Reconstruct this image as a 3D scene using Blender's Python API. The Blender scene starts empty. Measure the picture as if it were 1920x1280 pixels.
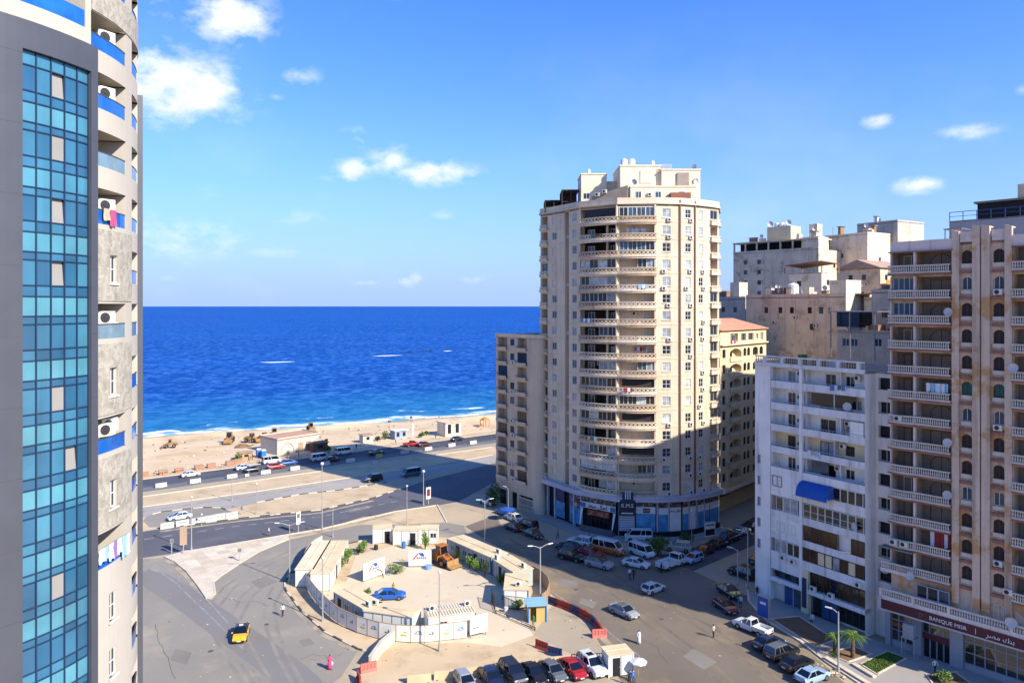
import bpy, math, random
from mathutils import Vector, Matrix, noise as mnoise
random.seed(11)
PI = math.pi
scene = bpy.context.scene
COL = scene.collection

# ------------------------------------------------------------------ camera
CAM_H = 42.0
cam_d = bpy.data.cameras.new('camera')
cam_d.sensor_width = 36.0
cam_d.lens = 36.0 * 1400 / 1920
cam_d.shift_y = -66.0 / 1920
cam_d.clip_start = 0.5
cam_d.clip_end = 300000
cam = bpy.data.objects.new('camera', cam_d)
cam.location = (0, 0, CAM_H)
cam.rotation_euler = (PI / 2, 0, 0)
COL.objects.link(cam)
scene.camera = cam

# ------------------------------------------------------------------ light
SUN_DIR = Vector((0.775, -0.632, 0)).normalized()     # towards the sun, on the ground
SUN_EL = math.radians(34.5)
SUN_AZ = math.atan2(SUN_DIR.x, SUN_DIR.y)             # clockwise from +Y
sun_d = bpy.data.lights.new('sun', 'SUN')
sun_d.energy = 3.2
sun_d.angle = math.radians(0.53)
sun_d.color = (1.0, 0.92, 0.80)
sun = bpy.data.objects.new('sun', sun_d)
sv = Vector((SUN_DIR.x * math.cos(SUN_EL), SUN_DIR.y * math.cos(SUN_EL), math.sin(SUN_EL)))
sun.rotation_euler = sv.to_track_quat('Z', 'Y').to_euler()
sun.location = sv * 200
COL.objects.link(sun)

scene.view_settings.view_transform = 'Standard'
scene.view_settings.look = 'None'
scene.view_settings.exposure = 1.42
scene.view_settings.gamma = 1.0
scene.cycles.use_denoising = True
scene.cycles.max_bounces = 6
scene.cycles.diffuse_bounces = 3
scene.cycles.glossy_bounces = 3
scene.cycles.caustics_reflective = False
scene.cycles.caustics_refractive = False

world = bpy.data.worlds.new('World')
world.cycles.sampling_method = 'MANUAL'; world.cycles.sample_map_resolution = 512
scene.world = world
world.use_nodes = True
wt = world.node_tree
for n_ in list(wt.nodes): wt.nodes.remove(n_)
def WN(t, **k):
    n = wt.nodes.new(t)
    for a, b in k.items(): setattr(n, a, b)
    return n
def wset(sock, v):
    if hasattr(v, 'is_linked'): wt.links.new(v, sock)
    else: sock.default_value = v
def wmath(op, a, b=None, c=None, clamp=False):
    n = WN('ShaderNodeMath', operation=op, use_clamp=clamp)
    wset(n.inputs[0], a)
    if b is not None: wset(n.inputs[1], b)
    if c is not None: wset(n.inputs[2], c)
    return n.outputs[0]
def wmix(f, a, b):
    n = WN('ShaderNodeMix', data_type='RGBA')
    wset(n.inputs[0], f); wset(n.inputs[6], a); wset(n.inputs[7], b)
    return n.outputs[2]
sky = WN('ShaderNodeTexSky', sky_type='NISHITA', sun_disc=False)
sky.sun_elevation = SUN_EL
sky.sun_rotation = SUN_AZ
sky.altitude = 20; sky.air_density = 1.0; sky.dust_density = 0.6; sky.ozone_density = 3.0
hs = WN('ShaderNodeHueSaturation')
hs.inputs['Saturation'].default_value = 1.16
hs.inputs['Value'].default_value = 1.0
wt.links.new(sky.outputs[0], hs.inputs['Color'])
tc = WN('ShaderNodeTexCoord')
sp = WN('ShaderNodeSeparateXYZ'); wt.links.new(tc.outputs['Generated'], sp.inputs[0])
az = wmath('ARCTAN2', sp.outputs[0], sp.outputs[1])
el = wmath('ARCSINE', sp.outputs[2])
ae = WN('ShaderNodeCombineXYZ'); wset(ae.inputs[0], az); wset(ae.inputs[1], el)
cmb = WN('ShaderNodeCombineXYZ')
wset(cmb.inputs[0], az); wset(cmb.inputs[1], wmath('MULTIPLY', el, 1.6))
def wnoise(scale, detail, rough=.55, off=0):
    n = WN('ShaderNodeTexNoise')
    v = WN('ShaderNodeVectorMath', operation='ADD'); wset(v.inputs[0], cmb.outputs[0]); v.inputs[1].default_value = (off, off * .7, off * .3)
    wset(n.inputs['Vector'], v.outputs[0])
    n.inputs['Scale'].default_value = scale; n.inputs['Detail'].default_value = detail; n.inputs['Roughness'].default_value = rough
    return n.outputs[0]
n_big = wnoise(17, 7, .6)
n_fine = wnoise(46, 3, .6, 3.1)
tint = WN('ShaderNodeVectorMath', operation='MULTIPLY'); wset(tint.inputs[0], hs.outputs[0]); tint.inputs[1].default_value = (.36, .522, .84)
hz_f = wmath('MULTIPLY', wmath('EXPONENT', wmath('MULTIPLY', wmath('POWER', wmath('MULTIPLY', wmath('ABSOLUTE', el), 6.3), 1.4), -1.)), .96)
sky_col = wmix(hz_f, tint.outputs[0], (1.36, 1.9, 3.3, 1))       # pale blue sea haze low down, all round
# single cumulus clouds: azimuth, elevation, half width, half height (degrees), density
def azel(px, py):
    x, y = (px - 960) / 1400, (574 - py) / 1400
    return math.atan2(x, 1), math.atan2(y, math.hypot(1, x))
clouds = [(318, 160, 150, 72, 1.05), (430, 32, 92, 52, .95), (290, 18, 60, 34, .5), (560, 148, 62, 26, .5), (664, 258, 36, 26, .5), (662, 320, 36, 24, 1.0),
          (735, 303, 52, 30, .8), (815, 325, 85, 24, 1.05), (620, 335, 40, 10, .4), (520, 182, 18, 10, .5), (765, 525, 32, 18, .7), (890, 522, 36, 11, .5), (690, 530, 50, 6, .4),
          (1650, 228, 42, 15, .75), (1818, 247, 70, 17, .6), (1718, 348, 52, 17, .85), (830, 402, 26, 12, .45), (770, 412, 50, 7, .3), (1010, 398, 40, 10, .25),
          (540, 408, 85, 22, .42), (400, 365, 60, 28, .3), (330, 445, 190, 50, .55), (480, 470, 160, 16, .4), (300, 520, 140, 12, .35), (1918, 170, 24, 14, .4), (1420, 440, 60, 14, .3),
          (760, 0, 60, 8, .35), (60, 120, 160, 60, .8), (2150, 120, 120, 40, .7), (1480, -190, 160, 70, .7), (700, -240, 180, 80, .8)]
clouds += [(0, 0, random.uniform(50, 150), random.uniform(20, 60), random.uniform(.5, 1)) for i in range(9)]
dens = None
for (px, py, hw, hh, k) in clouds:
    a0, e0 = azel(px, py)
    if (px, py) == (0, 0): a0, e0 = random.choice((-1, 1)) * random.uniform(.75, 3.0), random.uniform(.06, .7)
    ca = max(.6, math.cos(a0)); sx = hw / 1400 * ca ** 2; sy = hh / 1400 * ca
    vm = WN('ShaderNodeVectorMath', operation='MULTIPLY_ADD'); wset(vm.inputs[0], ae.outputs[0]); vm.inputs[1].default_value = (.95 / sx, .95 / sy, 0); vm.inputs[2].default_value = (-.95 * a0 / sx, -.95 * e0 / sy, 0)
    vd = WN('ShaderNodeVectorMath', operation='DOT_PRODUCT'); wset(vd.inputs[0], vm.outputs[0]); wset(vd.inputs[1], vm.outputs[0])
    r2 = wmath('SUBTRACT', vd.outputs['Value'], math.log(k))
    dens = r2 if dens is None else wmath('MINIMUM', dens, r2)
dens = wmath('EXPONENT', wmath('MULTIPLY', dens, -1.))
nz = wmath('ADD', wmath('MULTIPLY', n_big, .75), wmath('MULTIPLY', n_fine, .25))
thr = wmath('MULTIPLY', wmath('SUBTRACT', nz, .5), 3.3)
cd = wmath('MULTIPLY', wmath('SUBTRACT', wmath('ADD', dens, wmath('MULTIPLY', thr, wmath('MINIMUM', wmath('MULTIPLY', dens, 2.2), 1.0))), .26), 1.25, clamp=True)
cd = wmath('MULTIPLY', cd, wmath('MINIMUM', wmath('MULTIPLY', dens, 1.25), .96))
# thin veil of scattered wisps all round, stronger towards the horizon
veil = wmath('MULTIPLY', wmath('SUBTRACT', wnoise(3.2, 4, .6, 7.7), .50), 1.6, clamp=True)
veil = wmath('MULTIPLY', veil, wmath('SUBTRACT', .5, wmath('MULTIPLY', wmath('ABSOLUTE', el), 1.2), clamp=True))
cd = wmath('MAXIMUM', cd, veil)
shade = wmath('ADD', .8, wmath('MULTIPLY', wnoise(30, 3, .6, 1.3), .4), clamp=False)
cw = WN('ShaderNodeVectorMath', operation='SCALE'); cw.inputs[0].default_value = (3.3, 3.45, 3.7); wset(cw.inputs[3], shade)
bg = WN('ShaderNodeBackground'); bg.inputs['Strength'].default_value = 0.125
wset(bg.inputs['Color'], wmix(cd, sky_col, cw.outputs[0]))
wo = WN('ShaderNodeOutputWorld'); wt.links.new(bg.outputs[0], wo.inputs[0])

# ------------------------------------------------------------------ helpers
def G(px, py, z=0.0):
    """ground point of the place: metres right, metres ahead of the viewpoint"""
    Y = 1400.0 * (CAM_H - z) / (py - 574.0)
    return Vector(((px - 960.0) * Y / 1400.0, Y, z))
def lin(h):
    h = h.lstrip('#'); r = []
    for i in (0, 2, 4):
        c = int(h[i:i + 2], 16) / 255
        r.append(c / 12.92 if c <= .04045 else ((c + .055) / 1.055) ** 2.4)
    return (r[0], r[1], r[2], 1)
MATS = {}
def mat(name, col, rough=.85, var=.12, scale=.35, streak=0.0, streak_col=None, patch=None, bump=0.0, metal=0.0, spec=.4, fine=.0, coat=0.0, bscale=6.0, dirt=0.0):
    if name in MATS: return MATS[name]
    m = bpy.data.materials.new(name); m.use_nodes = True
    nt = m.node_tree; b = nt.nodes['Principled BSDF']
    if isinstance(col, str): col = lin(col)
    if len(col) == 3: col = (*col, 1)
    b.inputs['Roughness'].default_value = rough; b.inputs['Metallic'].default_value = metal
    b.inputs['Specular IOR Level'].default_value = spec
    if coat: b.inputs['Coat Weight'].default_value = coat; b.inputs['Coat Roughness'].default_value = .08
    MATS[name] = m
    if not (var or streak or patch or bump or fine or dirt):
        b.inputs['Base Color'].default_value = col; return m
    geo = nt.nodes.new('ShaderNodeNewGeometry')
    def noise(sc, det=4, rgh=.55, stretch=None):
        n = nt.nodes.new('ShaderNodeTexNoise'); n.inputs['Scale'].default_value = sc; n.inputs['Detail'].default_value = det; n.inputs['Roughness'].default_value = rgh
        if stretch:
            mp = nt.nodes.new('ShaderNodeMapping'); mp.inputs['Scale'].default_value = stretch
            nt.links.new(geo.outputs['Position'], mp.inputs[0]); nt.links.new(mp.outputs[0], n.inputs['Vector'])
        else: nt.links.new(geo.outputs['Position'], n.inputs['Vector'])
        return n.outputs[0]
    def ramp(s, lo, hi, a=0., c=1.):
        r = nt.nodes.new('ShaderNodeMapRange'); r.inputs[1].default_value = lo; r.inputs[2].default_value = hi; r.inputs[3].default_value = a; r.inputs[4].default_value = c
        nt.links.new(s, r.inputs[0]); return r.outputs[0]
    def mix(f, a, c, blend='MIX'):
        x = nt.nodes.new('ShaderNodeMix'); x.data_type = 'RGBA'; x.blend_type = blend
        for s, v in ((x.inputs[0], f), (x.inputs[6], a), (x.inputs[7], c)):
            if hasattr(v, 'is_linked'): nt.links.new(v, s)
            else: s.default_value = v
        return x.outputs[2]
    def sc3(c, k): return (min(1, c[0] * k), min(1, c[1] * k), min(1, c[2] * k), 1)
    cur = mix(ramp(noise(scale, 5), .3, .7), sc3(col, 1 - var), sc3(col, 1 + var)) if var else col
    if patch:
        pc, ps, lo, hi = patch
        cur = mix(ramp(noise(ps, 6, .65), lo, hi), cur, lin(pc) if isinstance(pc, str) else pc)
    if streak:
        st = ramp(noise(1.0, 4, .6, (1.3, 1.3, .07)), .52, .78, 0, streak)
        cur = mix(st, cur, lin(streak_col) if streak_col else sc3(col, .35))
    if dirt:
        cur = mix(ramp(noise(2.2, 6, .7), .55, .8, 0, dirt), cur, sc3(col, .4))
    if fine:
        cur = mix(ramp(noise(bscale * 3, 3), .3, .7, 0, fine), cur, sc3(col, .55))
    nt.links.new(cur, b.inputs['Base Color']) if hasattr(cur, 'is_linked') else setattr(b.inputs['Base Color'], 'default_value', cur)
    if bump:
        bp = nt.nodes.new('ShaderNodeBump'); bp.inputs['Strength'].default_value = bump; bp.inputs['Distance'].default_value = .05
        nt.links.new(noise(bscale, 6, .65), bp.inputs['Height']); nt.links.new(bp.outputs[0], b.inputs['Normal'])
    return m

class MB:
    """collects faces for one mesh"""
    def __init__(s): s.v = []; s.f = []; s.m = []
    def add(s, vs, fs, mi=0):
        o = len(s.v); s.v += [tuple(v) for v in vs]
        for f in fs: s.f.append(tuple(i + o for i in f)); s.m.append(mi)
        return s
    def quad(s, a, b, c, d, mi=0): return s.add((a, b, c, d), ((0, 1, 2, 3),), mi)
    def box(s, x0, y0, z0, x1, y1, z1, mi=0):
        return s.add([(x0, y0, z0), (x1, y0, z0), (x1, y1, z0), (x0, y1, z0), (x0, y0, z1), (x1, y0, z1), (x1, y1, z1), (x0, y1, z1)],
                     [(3, 2, 1, 0), (4, 5, 6, 7), (0, 1, 5, 4), (1, 2, 6, 5), (2, 3, 7, 6), (3, 0, 4, 7)], mi)
    def hexa(s, p, mi=0):    # 8 points: bottom ring of 4, top ring of 4
        return s.add(p, [(3, 2, 1, 0), (4, 5, 6, 7), (0, 1, 5, 4), (1, 2, 6, 5), (2, 3, 7, 6), (3, 0, 4, 7)], mi)
    def prism(s, poly, z0, z1, mi=0, top=True, bottom=True):
        n = len(poly)
        a = sum(poly[i][0] * poly[(i + 1) % n][1] - poly[(i + 1) % n][0] * poly[i][1] for i in range(n))
        if a < 0: poly = list(reversed(poly))
        vs = [(p[0], p[1], z0) for p in poly] + [(p[0], p[1], z1) for p in poly]
        fs = [(i, (i + 1) % n, n + (i + 1) % n, n + i) for i in range(n)]
        if top: fs.append(tuple(range(n, 2 * n)))
        if bottom: fs.append(tuple(range(n - 1, -1, -1)))
        return s.add(vs, fs, mi)
    def cyl(s, p0, p1, r0, r1=None, n=8, caps=True, mi=0):
        if r1 is None: r1 = r0
        p0 = Vector(p0); p1 = Vector(p1); d = (p1 - p0).normalized()
        a = d.orthogonal().normalized(); b = d.cross(a)
        vs = []
        for p, r in ((p0, r0), (p1, r1)):
            for i in range(n):
                t = 2 * PI * i / n; vs.append(p + a * (r * math.cos(t)) + b * (r * math.sin(t)))
        fs = [(i, (i + 1) % n, n + (i + 1) % n, n + i) for i in range(n)]
        if caps: fs += [tuple(range(n - 1, -1, -1)), tuple(range(n, 2 * n))]
        return s.add(vs, fs, mi)
    def tube(s, pts, r, n=6, mi=0):
        for a, b in zip(pts[:-1], pts[1:]): s.cyl(a, b, r, r, n, True, mi)
        return s
    def lathe(s, prof, n=8, c=(0, 0, 0), mi=0):
        vs = []; k = len(prof)
        for r, z in prof:
            for i in range(n):
                t = 2 * PI * i / n; vs.append((c[0] + r * math.cos(t), c[1] + r * math.sin(t), c[2] + z))
        fs = [(j * n + i, j * n + (i + 1) % n, (j + 1) * n + (i + 1) % n, (j + 1) * n + i) for j in range(k - 1) for i in range(n)]
        fs += [tuple(range(n - 1, -1, -1)), tuple(range((k - 1) * n, k * n))]
        return s.add(vs, fs, mi)
    def xf(s, m):
        s.v = [tuple(m @ Vector(v)) for v in s.v]; return s
    def mesh(s, name, mats, smooth=False):
        me = bpy.data.meshes.new(name); me.from_pydata(s.v, [], s.f)
        for m in (mats if isinstance(mats, (list, tuple)) else [mats]): me.materials.append(m)
        if any(s.m): me.polygons.foreach_set('material_index', s.m)
        if smooth: me.polygons.foreach_set('use_smooth', [True] * len(s.f))
        me.update(); return me
    def build(s, name, mats, parent=None, loc=(0, 0, 0), rz=0, smooth=False):
        return O(name, s.mesh(name, mats, smooth), parent, loc, rz)
def O(name, me, parent=None, loc=(0, 0, 0), rz=0, m=None):
    o = bpy.data.objects.new(name, me); COL.objects.link(o)
    o.location = loc
    if rz: o.rotation_euler = (0, 0, rz)
    if parent is not None: o.parent = parent
    if m is not None:
        o.material_slots[0].link = 'OBJECT'; o.material_slots[0].material = m
    return o
def tag(o, label, cat, group=None, kind=None):
    if label: o['label'] = label
    if cat: o['category'] = cat
    if group: o['group'] = group
    if kind: o['kind'] = kind
    return o
def thing(name, label, cat, loc=(0, 0, 0), rz=0, group=None):
    o = bpy.data.objects.new(name, None); COL.objects.link(o)
    o.empty_display_size = .5; o.location = loc; o.rotation_euler = (0, 0, rz)
    return tag(o, label, cat, group)
def children_of(o): return [c for c in bpy.data.objects if c.parent == o]
def struct(o): o['kind'] = 'structure'; return o
def sheet(name, pts, z, m, parent=None, px=True):
    P = [G(*p, z) if px else Vector((p[0], p[1], z)) for p in pts]
    b = MB(); b.prism([(p.x, p.y) for p in P], z - .003, z, bottom=False)
    o = b.build(name, m, parent)
    if parent is None: struct(o)
    return o
_txt = {}
def text_mesh(s, size, m, ext=.02, align='CENTER'):
    k = (s, size, m.name, ext)
    if k in _txt: return _txt[k]
    cu = bpy.data.curves.new('lettering', 'FONT'); cu.body = s; cu.size = size; cu.extrude = ext; cu.align_x = align; cu.align_y = 'CENTER'; cu.resolution_u = 2
    to = bpy.data.objects.new('lettering', cu); COL.objects.link(to)
    dg = bpy.context.evaluated_depsgraph_get()
    me = bpy.data.meshes.new_from_object(to.evaluated_get(dg))
    bpy.data.objects.remove(to); bpy.data.curves.remove(cu)
    me.materials.clear(); me.materials.append(m); me.name = 'lettering'
    # stand the text up: x along, z up, facing -y
    me.transform(Matrix.Rotation(PI / 2, 4, 'X'))
    _txt[k] = me; return me
# ------------------------------------------------------------------ ground, roads, beach, sea
M_dust = mat('dusty_asphalt', '#a3967f', .92, .14, .05, patch=('#b8a385', .045, .48, .66), bump=.25, fine=.22, bscale=3, dirt=.25)
M_road_grey = mat('worn_grey_asphalt', '#8a8377', .9, .12, .06, patch=('#a09683', .09, .52, .7), bump=.2, fine=.2, bscale=3, dirt=.3)
M_road_dark = mat('dark_asphalt', '#4a4a4f', .8, .18, .08, patch=('#5a5a60', .1, .52, .66), bump=.2, fine=.2, bscale=3)
M_road_mid = mat('mid_asphalt', '#6b6a69', .85, .14, .07, patch=('#807c76', .12, .5, .7), bump=.2, fine=.2, bscale=3)
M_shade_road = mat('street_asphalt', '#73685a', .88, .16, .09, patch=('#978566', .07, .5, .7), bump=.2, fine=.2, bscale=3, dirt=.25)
M_sandy = mat('sandy_pavement', '#c0aa88', .95, .12, .12, patch=('#a8906e', .25, .5, .7), bump=.35, fine=.2, bscale=2.5)
M_concrete_lot = mat('pale_concrete_yard', '#c9b99c', .92, .08, .1, patch=('#b5a283', .2, .55, .75), bump=.15, fine=.12, bscale=3)
M_tile = mat('cream_paving', '#b0a08a', .9, .1, .5, bump=.2, fine=.12)
M_walk = mat('grey_paving', '#9a948c', .9, .12, .3, patch=('#9a8f80', .3, .5, .7), bump=.2, fine=.15, dirt=.2)
M_kerb = mat('pale_kerb_stone', '#c5b8a2', .9, .12, .8, bump=.2)
M_kerb_dark = mat('dark_kerb_paint', '#4b4640', .9, .15, .8)
M_white_paint = mat('road_paint', '#b8b6b0', .8, .15, 2, patch=('#8a8884', 1.5, .5, .62))
M_soil = mat('dry_soil', '#7a5f45', .97, .2, .7, bump=.5, fine=.3)
M_sand = mat('beach_sand', '#cdb692', .97, .08, .05, patch=('#b89c76', .06, .5, .68), bump=.5, fine=.12, bscale=1.2)

# damp sand close to the waterline
nt_ = M_sand.node_tree; bs_ = nt_.nodes['Principled BSDF']; lk = bs_.inputs['Base Color'].links[0].from_socket
gz = nt_.nodes.new('ShaderNodeNewGeometry'); sx_ = nt_.nodes.new('ShaderNodeSeparateXYZ'); nt_.links.new(gz.outputs['Position'], sx_.inputs[0])
mr = nt_.nodes.new('ShaderNodeMapRange'); nt_.links.new(sx_.outputs[2], mr.inputs[0])
for i_, v_ in enumerate((-2.2, -1.6, .75, 0.)): mr.inputs[i_ + 1].default_value = v_
mw = nt_.nodes.new('ShaderNodeMix'); mw.data_type = 'RGBA'; nt_.links.new(mr.outputs[0], mw.inputs[0]); nt_.links.new(lk, mw.inputs[6]); mw.inputs[7].default_value = lin('#8a7558'); nt_.links.new(mw.outputs[2], bs_.inputs['Base Color'])
ce = Vector((.79, .613, 0)).normalized(); cn = Vector((-ce.y, ce.x, 0))      # along the coast, seaward
C0 = G(261, 899)
def coast(a, o, z=0): p = C0 + ce * a + cn * o; return Vector((p.x, p.y, z))
SEA_Z = -2.3
# inland sheet: everything landward of the coast road's sea edge
b = MB()
A, B_ = coast(-4000, 0), coast(4000, 0)
C_, D_ = coast(4000, -7000), coast(-4000, -7000)
b.prism([(p.x, p.y) for p in (A, B_, C_, D_)], -.6, -.004, bottom=False)
struct(b.build('ground', M_dust))
# beach
def shore_off(a): return max(14, 81 - .23 * max(-150, min(a, 260)) + 2.2 * math.sin(a * .06) + 1.3 * math.sin(a * .17 + 1))
av = [-4000, -1500, -700, -400] + [x * 4 - 160 for x in range(0, 120)] + [420, 700, 1500, 4000]
ov = [0, .02, .05] + [i / 40 * 1.0 for i in range(3, 41)] + [1.05, 1.12, 1.25, 1.6, 3]
b = MB(); vs = []
for a in av:
    so = shore_off(a)
    for t in ov:
        o = t * so; p = coast(a, o)
        if t < .12: z = -.002
        else:
            s = (t - .12) / .88
            z = -.002 + (SEA_Z - .05) * s ** 2.2 if t <= 1 else SEA_Z - .05 - (t - 1) * 6
            nz_ = mnoise.noise(Vector((p.x * .11, p.y * .11, 0))) * .4 + mnoise.noise(Vector((p.x * .35, p.y * .35, 3))) * .16
            if .12 < t <= 1: z += nz_ * min(1, (t - .12) * 8) * min(1, (1 - t) * 8)
            if a < 105 and .6 < t < 1: z += 1.25 * math.exp(-((t - .83) / .06) ** 2) * min(1, (105 - a) / 25) * (.8 + .5 * mnoise.noise(Vector((a * .09, 0, 0))))
            if 100 < a < 150 and .2 < t < .8: z += 1.5 * math.exp(-((t - .55) / .09) ** 2 - ((a - 122) / 13) ** 2)
        vs.append((p.x, p.y, z))
nO = len(ov)
b.add(vs, [(i * nO + j, (i + 1) * nO + j, (i + 1) * nO + j + 1, i * nO + j + 1) for i in range(len(av) - 1) for j in range(nO - 1)])
struct(b.build('beach', M_sand, smooth=True))

# sea
m = bpy.data.materials.new('sea_water'); m.use_nodes = True; MATS['sea_water'] = m
nt = m.node_tree; bs = nt.nodes['Principled BSDF']
geo = nt.nodes.new('ShaderNodeNewGeometry')
def SN(t, **k):
    n = nt.nodes.new(t)
    for a, c in k.items(): setattr(n, a, c)
    return n
def smath(op, a, c=None, clamp=False):
    n = SN('ShaderNodeMath', operation=op, use_clamp=clamp)
    for i, v in enumerate((a, c)):
        if v is None: continue
        if hasattr(v, 'is_linked'): nt.links.new(v, n.inputs[i])
        else: n.inputs[i].default_value = v
    return n.outputs[0]
def snoise(scale, det=5, rg=.6, st=None):
    n = SN('ShaderNodeTexNoise'); n.inputs['Scale'].default_value = scale; n.inputs['Detail'].default_value = det; n.inputs['Roughness'].default_value = rg
    mp = SN('ShaderNodeMapping'); mp.inputs['Rotation'].default_value = (0, 0, -.25); mp.inputs['Scale'].default_value = st or (1, 1, 1)
    nt.links.new(geo.outputs['Position'], mp.inputs[0]); nt.links.new(mp.outputs[0], n.inputs['Vector']); return n.outputs[0]
def smix(f, a, c):
    x = SN('ShaderNodeMix', data_type='RGBA')
    for s, v in ((x.inputs[0], f), (x.inputs[6], a), (x.inputs[7], c)):
        if hasattr(v, 'is_linked'): nt.links.new(v, s)
        else: s.default_value = v
    return x.outputs[2]
def smap(s, lo, hi, a=0., c=1.):
    r = SN('ShaderNodeMapRange'); nt.links.new(s, r.inputs[0])
    for i, v in enumerate((lo, hi, a, c)): r.inputs[i + 1].default_value = v
    return r.outputs[0]
# distance offshore (coast frame) minus the shoreline
vm = SN('ShaderNodeVectorMath', operation='SUBTRACT'); nt.links.new(geo.outputs['Position'], vm.inputs[0]); vm.inputs[1].default_value = C0
d1 = SN('ShaderNodeVectorMath', operation='DOT_PRODUCT'); nt.links.new(vm.outputs[0], d1.inputs[0]); d1.inputs[1].default_value = cn
d2 = SN('ShaderNodeVectorMath', operation='DOT_PRODUCT'); nt.links.new(vm.outputs[0], d2.inputs[0]); d2.inputs[1].default_value = ce
al = smath('MINIMUM', smath('MAXIMUM', d2.outputs['Value'], -150.), 260.)
off = smath('SUBTRACT', d1.outputs['Value'], smath('SUBTRACT', 81., smath('MULTIPLY', al, .23)))
wob = smath('MULTIPLY', smath('SUBTRACT', snoise(.05, 3), .5), 30.)
offw = smath('ADD', off, wob)
deep = smix(smap(snoise(.0016, 4, .6, (1, 3, 1)), .35, .7), (.002, .062, .28, 1), (.003, .08, .35, 1))
wv = snoise(.17, 6, .72, (1, .8, 1))  # wave noise; highlights and dark facets are painted into the colour from it
deep = smix(smap(wv, .49, .62, 0, .9), deep, (.045, .16, .46, 1))
deep = smix(smap(wv, .47, .35, 0, .8), deep, (.000, .03, .18, 1))
turq = smix(smap(wv, .35, .65), (.006, .12, .30, 1), (.03, .20, .38, 1))
colr = smix(smap(offw, 8, 130), turq, deep)
shal = (.12, .30, .36, 1)
colr = smix(smap(offw, 14, 1), colr, shal)
# breaking foam: lines parallel to the shore, torn by noise, plus rare whitecaps
fo = snoise(.10, 6, .7, (1, 2.2, 1))
l1 = smath('MULTIPLY', smap(smath('ABSOLUTE', smath('SUBTRACT', offw, 3.)), 6., 1.), smap(fo, .40, .52))
l2 = smath('MULTIPLY', smap(smath('ABSOLUTE', smath('SUBTRACT', offw, 21.)), 3.5, .6), smap(snoise(.035, 5, .6), .55, .62))
wc = smath('MULTIPLY', smap(snoise(.02, 9, .72, (1, 5, 1)), .70, .74), .7)
foam = smath('MAXIMUM', smath('MAXIMUM', l1, l2), wc)
colr = smix(foam, colr, (.85, .87, .86, 1))
nt.nodes.remove(bs); df = SN('ShaderNodeBsdfDiffuse'); gl = SN('ShaderNodeBsdfGlossy'); gl.inputs['Roughness'].default_value = .28; mx = SN('ShaderNodeMixShader'); mx.inputs[0].default_value = .045
nt.links.new(colr, df.inputs['Color']); nt.links.new(df.outputs[0], mx.inputs[1]); nt.links.new(gl.outputs[0], mx.inputs[2]); nt.links.new(mx.outputs[0], nt.nodes['Material Output'].inputs['Surface'])
bp = SN('ShaderNodeBump'); bp.inputs['Strength'].default_value = .8; bp.inputs['Distance'].default_value = 1.1
hh_ = smath('ADD', snoise(.17, 6, .68, (1, .8, 1)), smath('MULTIPLY', snoise(1.1, 4, .6, (1, 2, 1)), .2))
nt.links.new(hh_, bp.inputs['Height']); nt.links.new(bp.outputs[0], df.inputs['Normal']); nt.links.new(bp.outputs[0], gl.inputs['Normal'])
b = MB(); P4 = [coast(-90000, 10), coast(90000, 10), coast(90000, 150000), coast(-90000, 150000)]
b.add([(p.x, p.y, SEA_Z) for p in P4], [(0, 1, 2, 3)])
struct(b.build('sea', m))

# road strips, each 4 mm over the one below
def strip(name, top, bot, z, m): return sheet(name, top + list(reversed(bot)), z, m)
def coast_strip(name, o0, o1, a0, a1, z, m):
    p = [coast(a0, o0), coast(a1, o0), coast(a1, o1), coast(a0, o1)]
    return sheet(name, [(q.x, q.y) for q in p], z, m, px=False)
coast_strip('promenade', -.2, 4.5, -300, 300, .004, M_sandy)
coast_strip('coast_road_carriageway', -9.3, -.4, -300, 300, .004, M_road_dark)
coast_strip('coast_road_hard_shoulder', -13.6, -9.3, -300, 300, .004, M_road_mid)
sheet('sandy_median', [(261, 932), (483, 900), (616, 881), (923, 838), (960, 833), (990, 842), (923, 853), (862, 864), (760, 880), (700, 889), (596, 904), (483, 921), (380, 935), (261, 951), (-500, 1061), (-500, 1038)], .004, M_sandy)
sheet('inner_carriageway', [(-500, 1062), (261, 952), (380, 936), (483, 922), (596, 905), (700, 890), (760, 881), (862, 865), (923, 854), (990, 843), (1010, 855), (923, 868), (800, 888), (725, 903), (640, 917), (560, 926), (500, 938), (420, 955), (340, 962), (261, 968), (-500, 1081)], .004, mat('pale_worn_asphalt', '#9a958d', .9, .1, .08, patch=('#a89f8e', .1, .5, .68), fine=.15, bscale=3))
sheet('sandy_island', [(-500, 1082), (261, 969), (340, 963), (420, 956), (500, 939), (560, 927), (640, 918), (725, 904), (752, 915), (700, 932), (600, 955), (443, 971), (301, 990), (261, 996), (-500, 1102)], .004, M_sandy)
sheet('turning_bay', [(268, 976), (275, 967), (300, 960), (340, 955), (380, 951), (415, 952), (432, 959), (436, 966), (420, 970), (360, 978), (310, 986), (280, 988)], .008, M_road_grey)
sheet('main_carriageway', [(-500, 1103), (261, 997), (301, 991), (443, 972), (600, 956), (700, 933), (752, 916), (800, 900), (923, 869), (1010, 856), (1010, 905), (923, 905), (860, 940), (820, 947), (740, 959), (600, 992), (505, 1008), (359, 1032), (335, 1036), (261, 1046), (-500, 1156)], .004, mat('main_asphalt', '#5a595d', .85, .14, .07, patch=('#68656a', .1, .5, .68), bump=.2, fine=.2, bscale=3))
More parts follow.
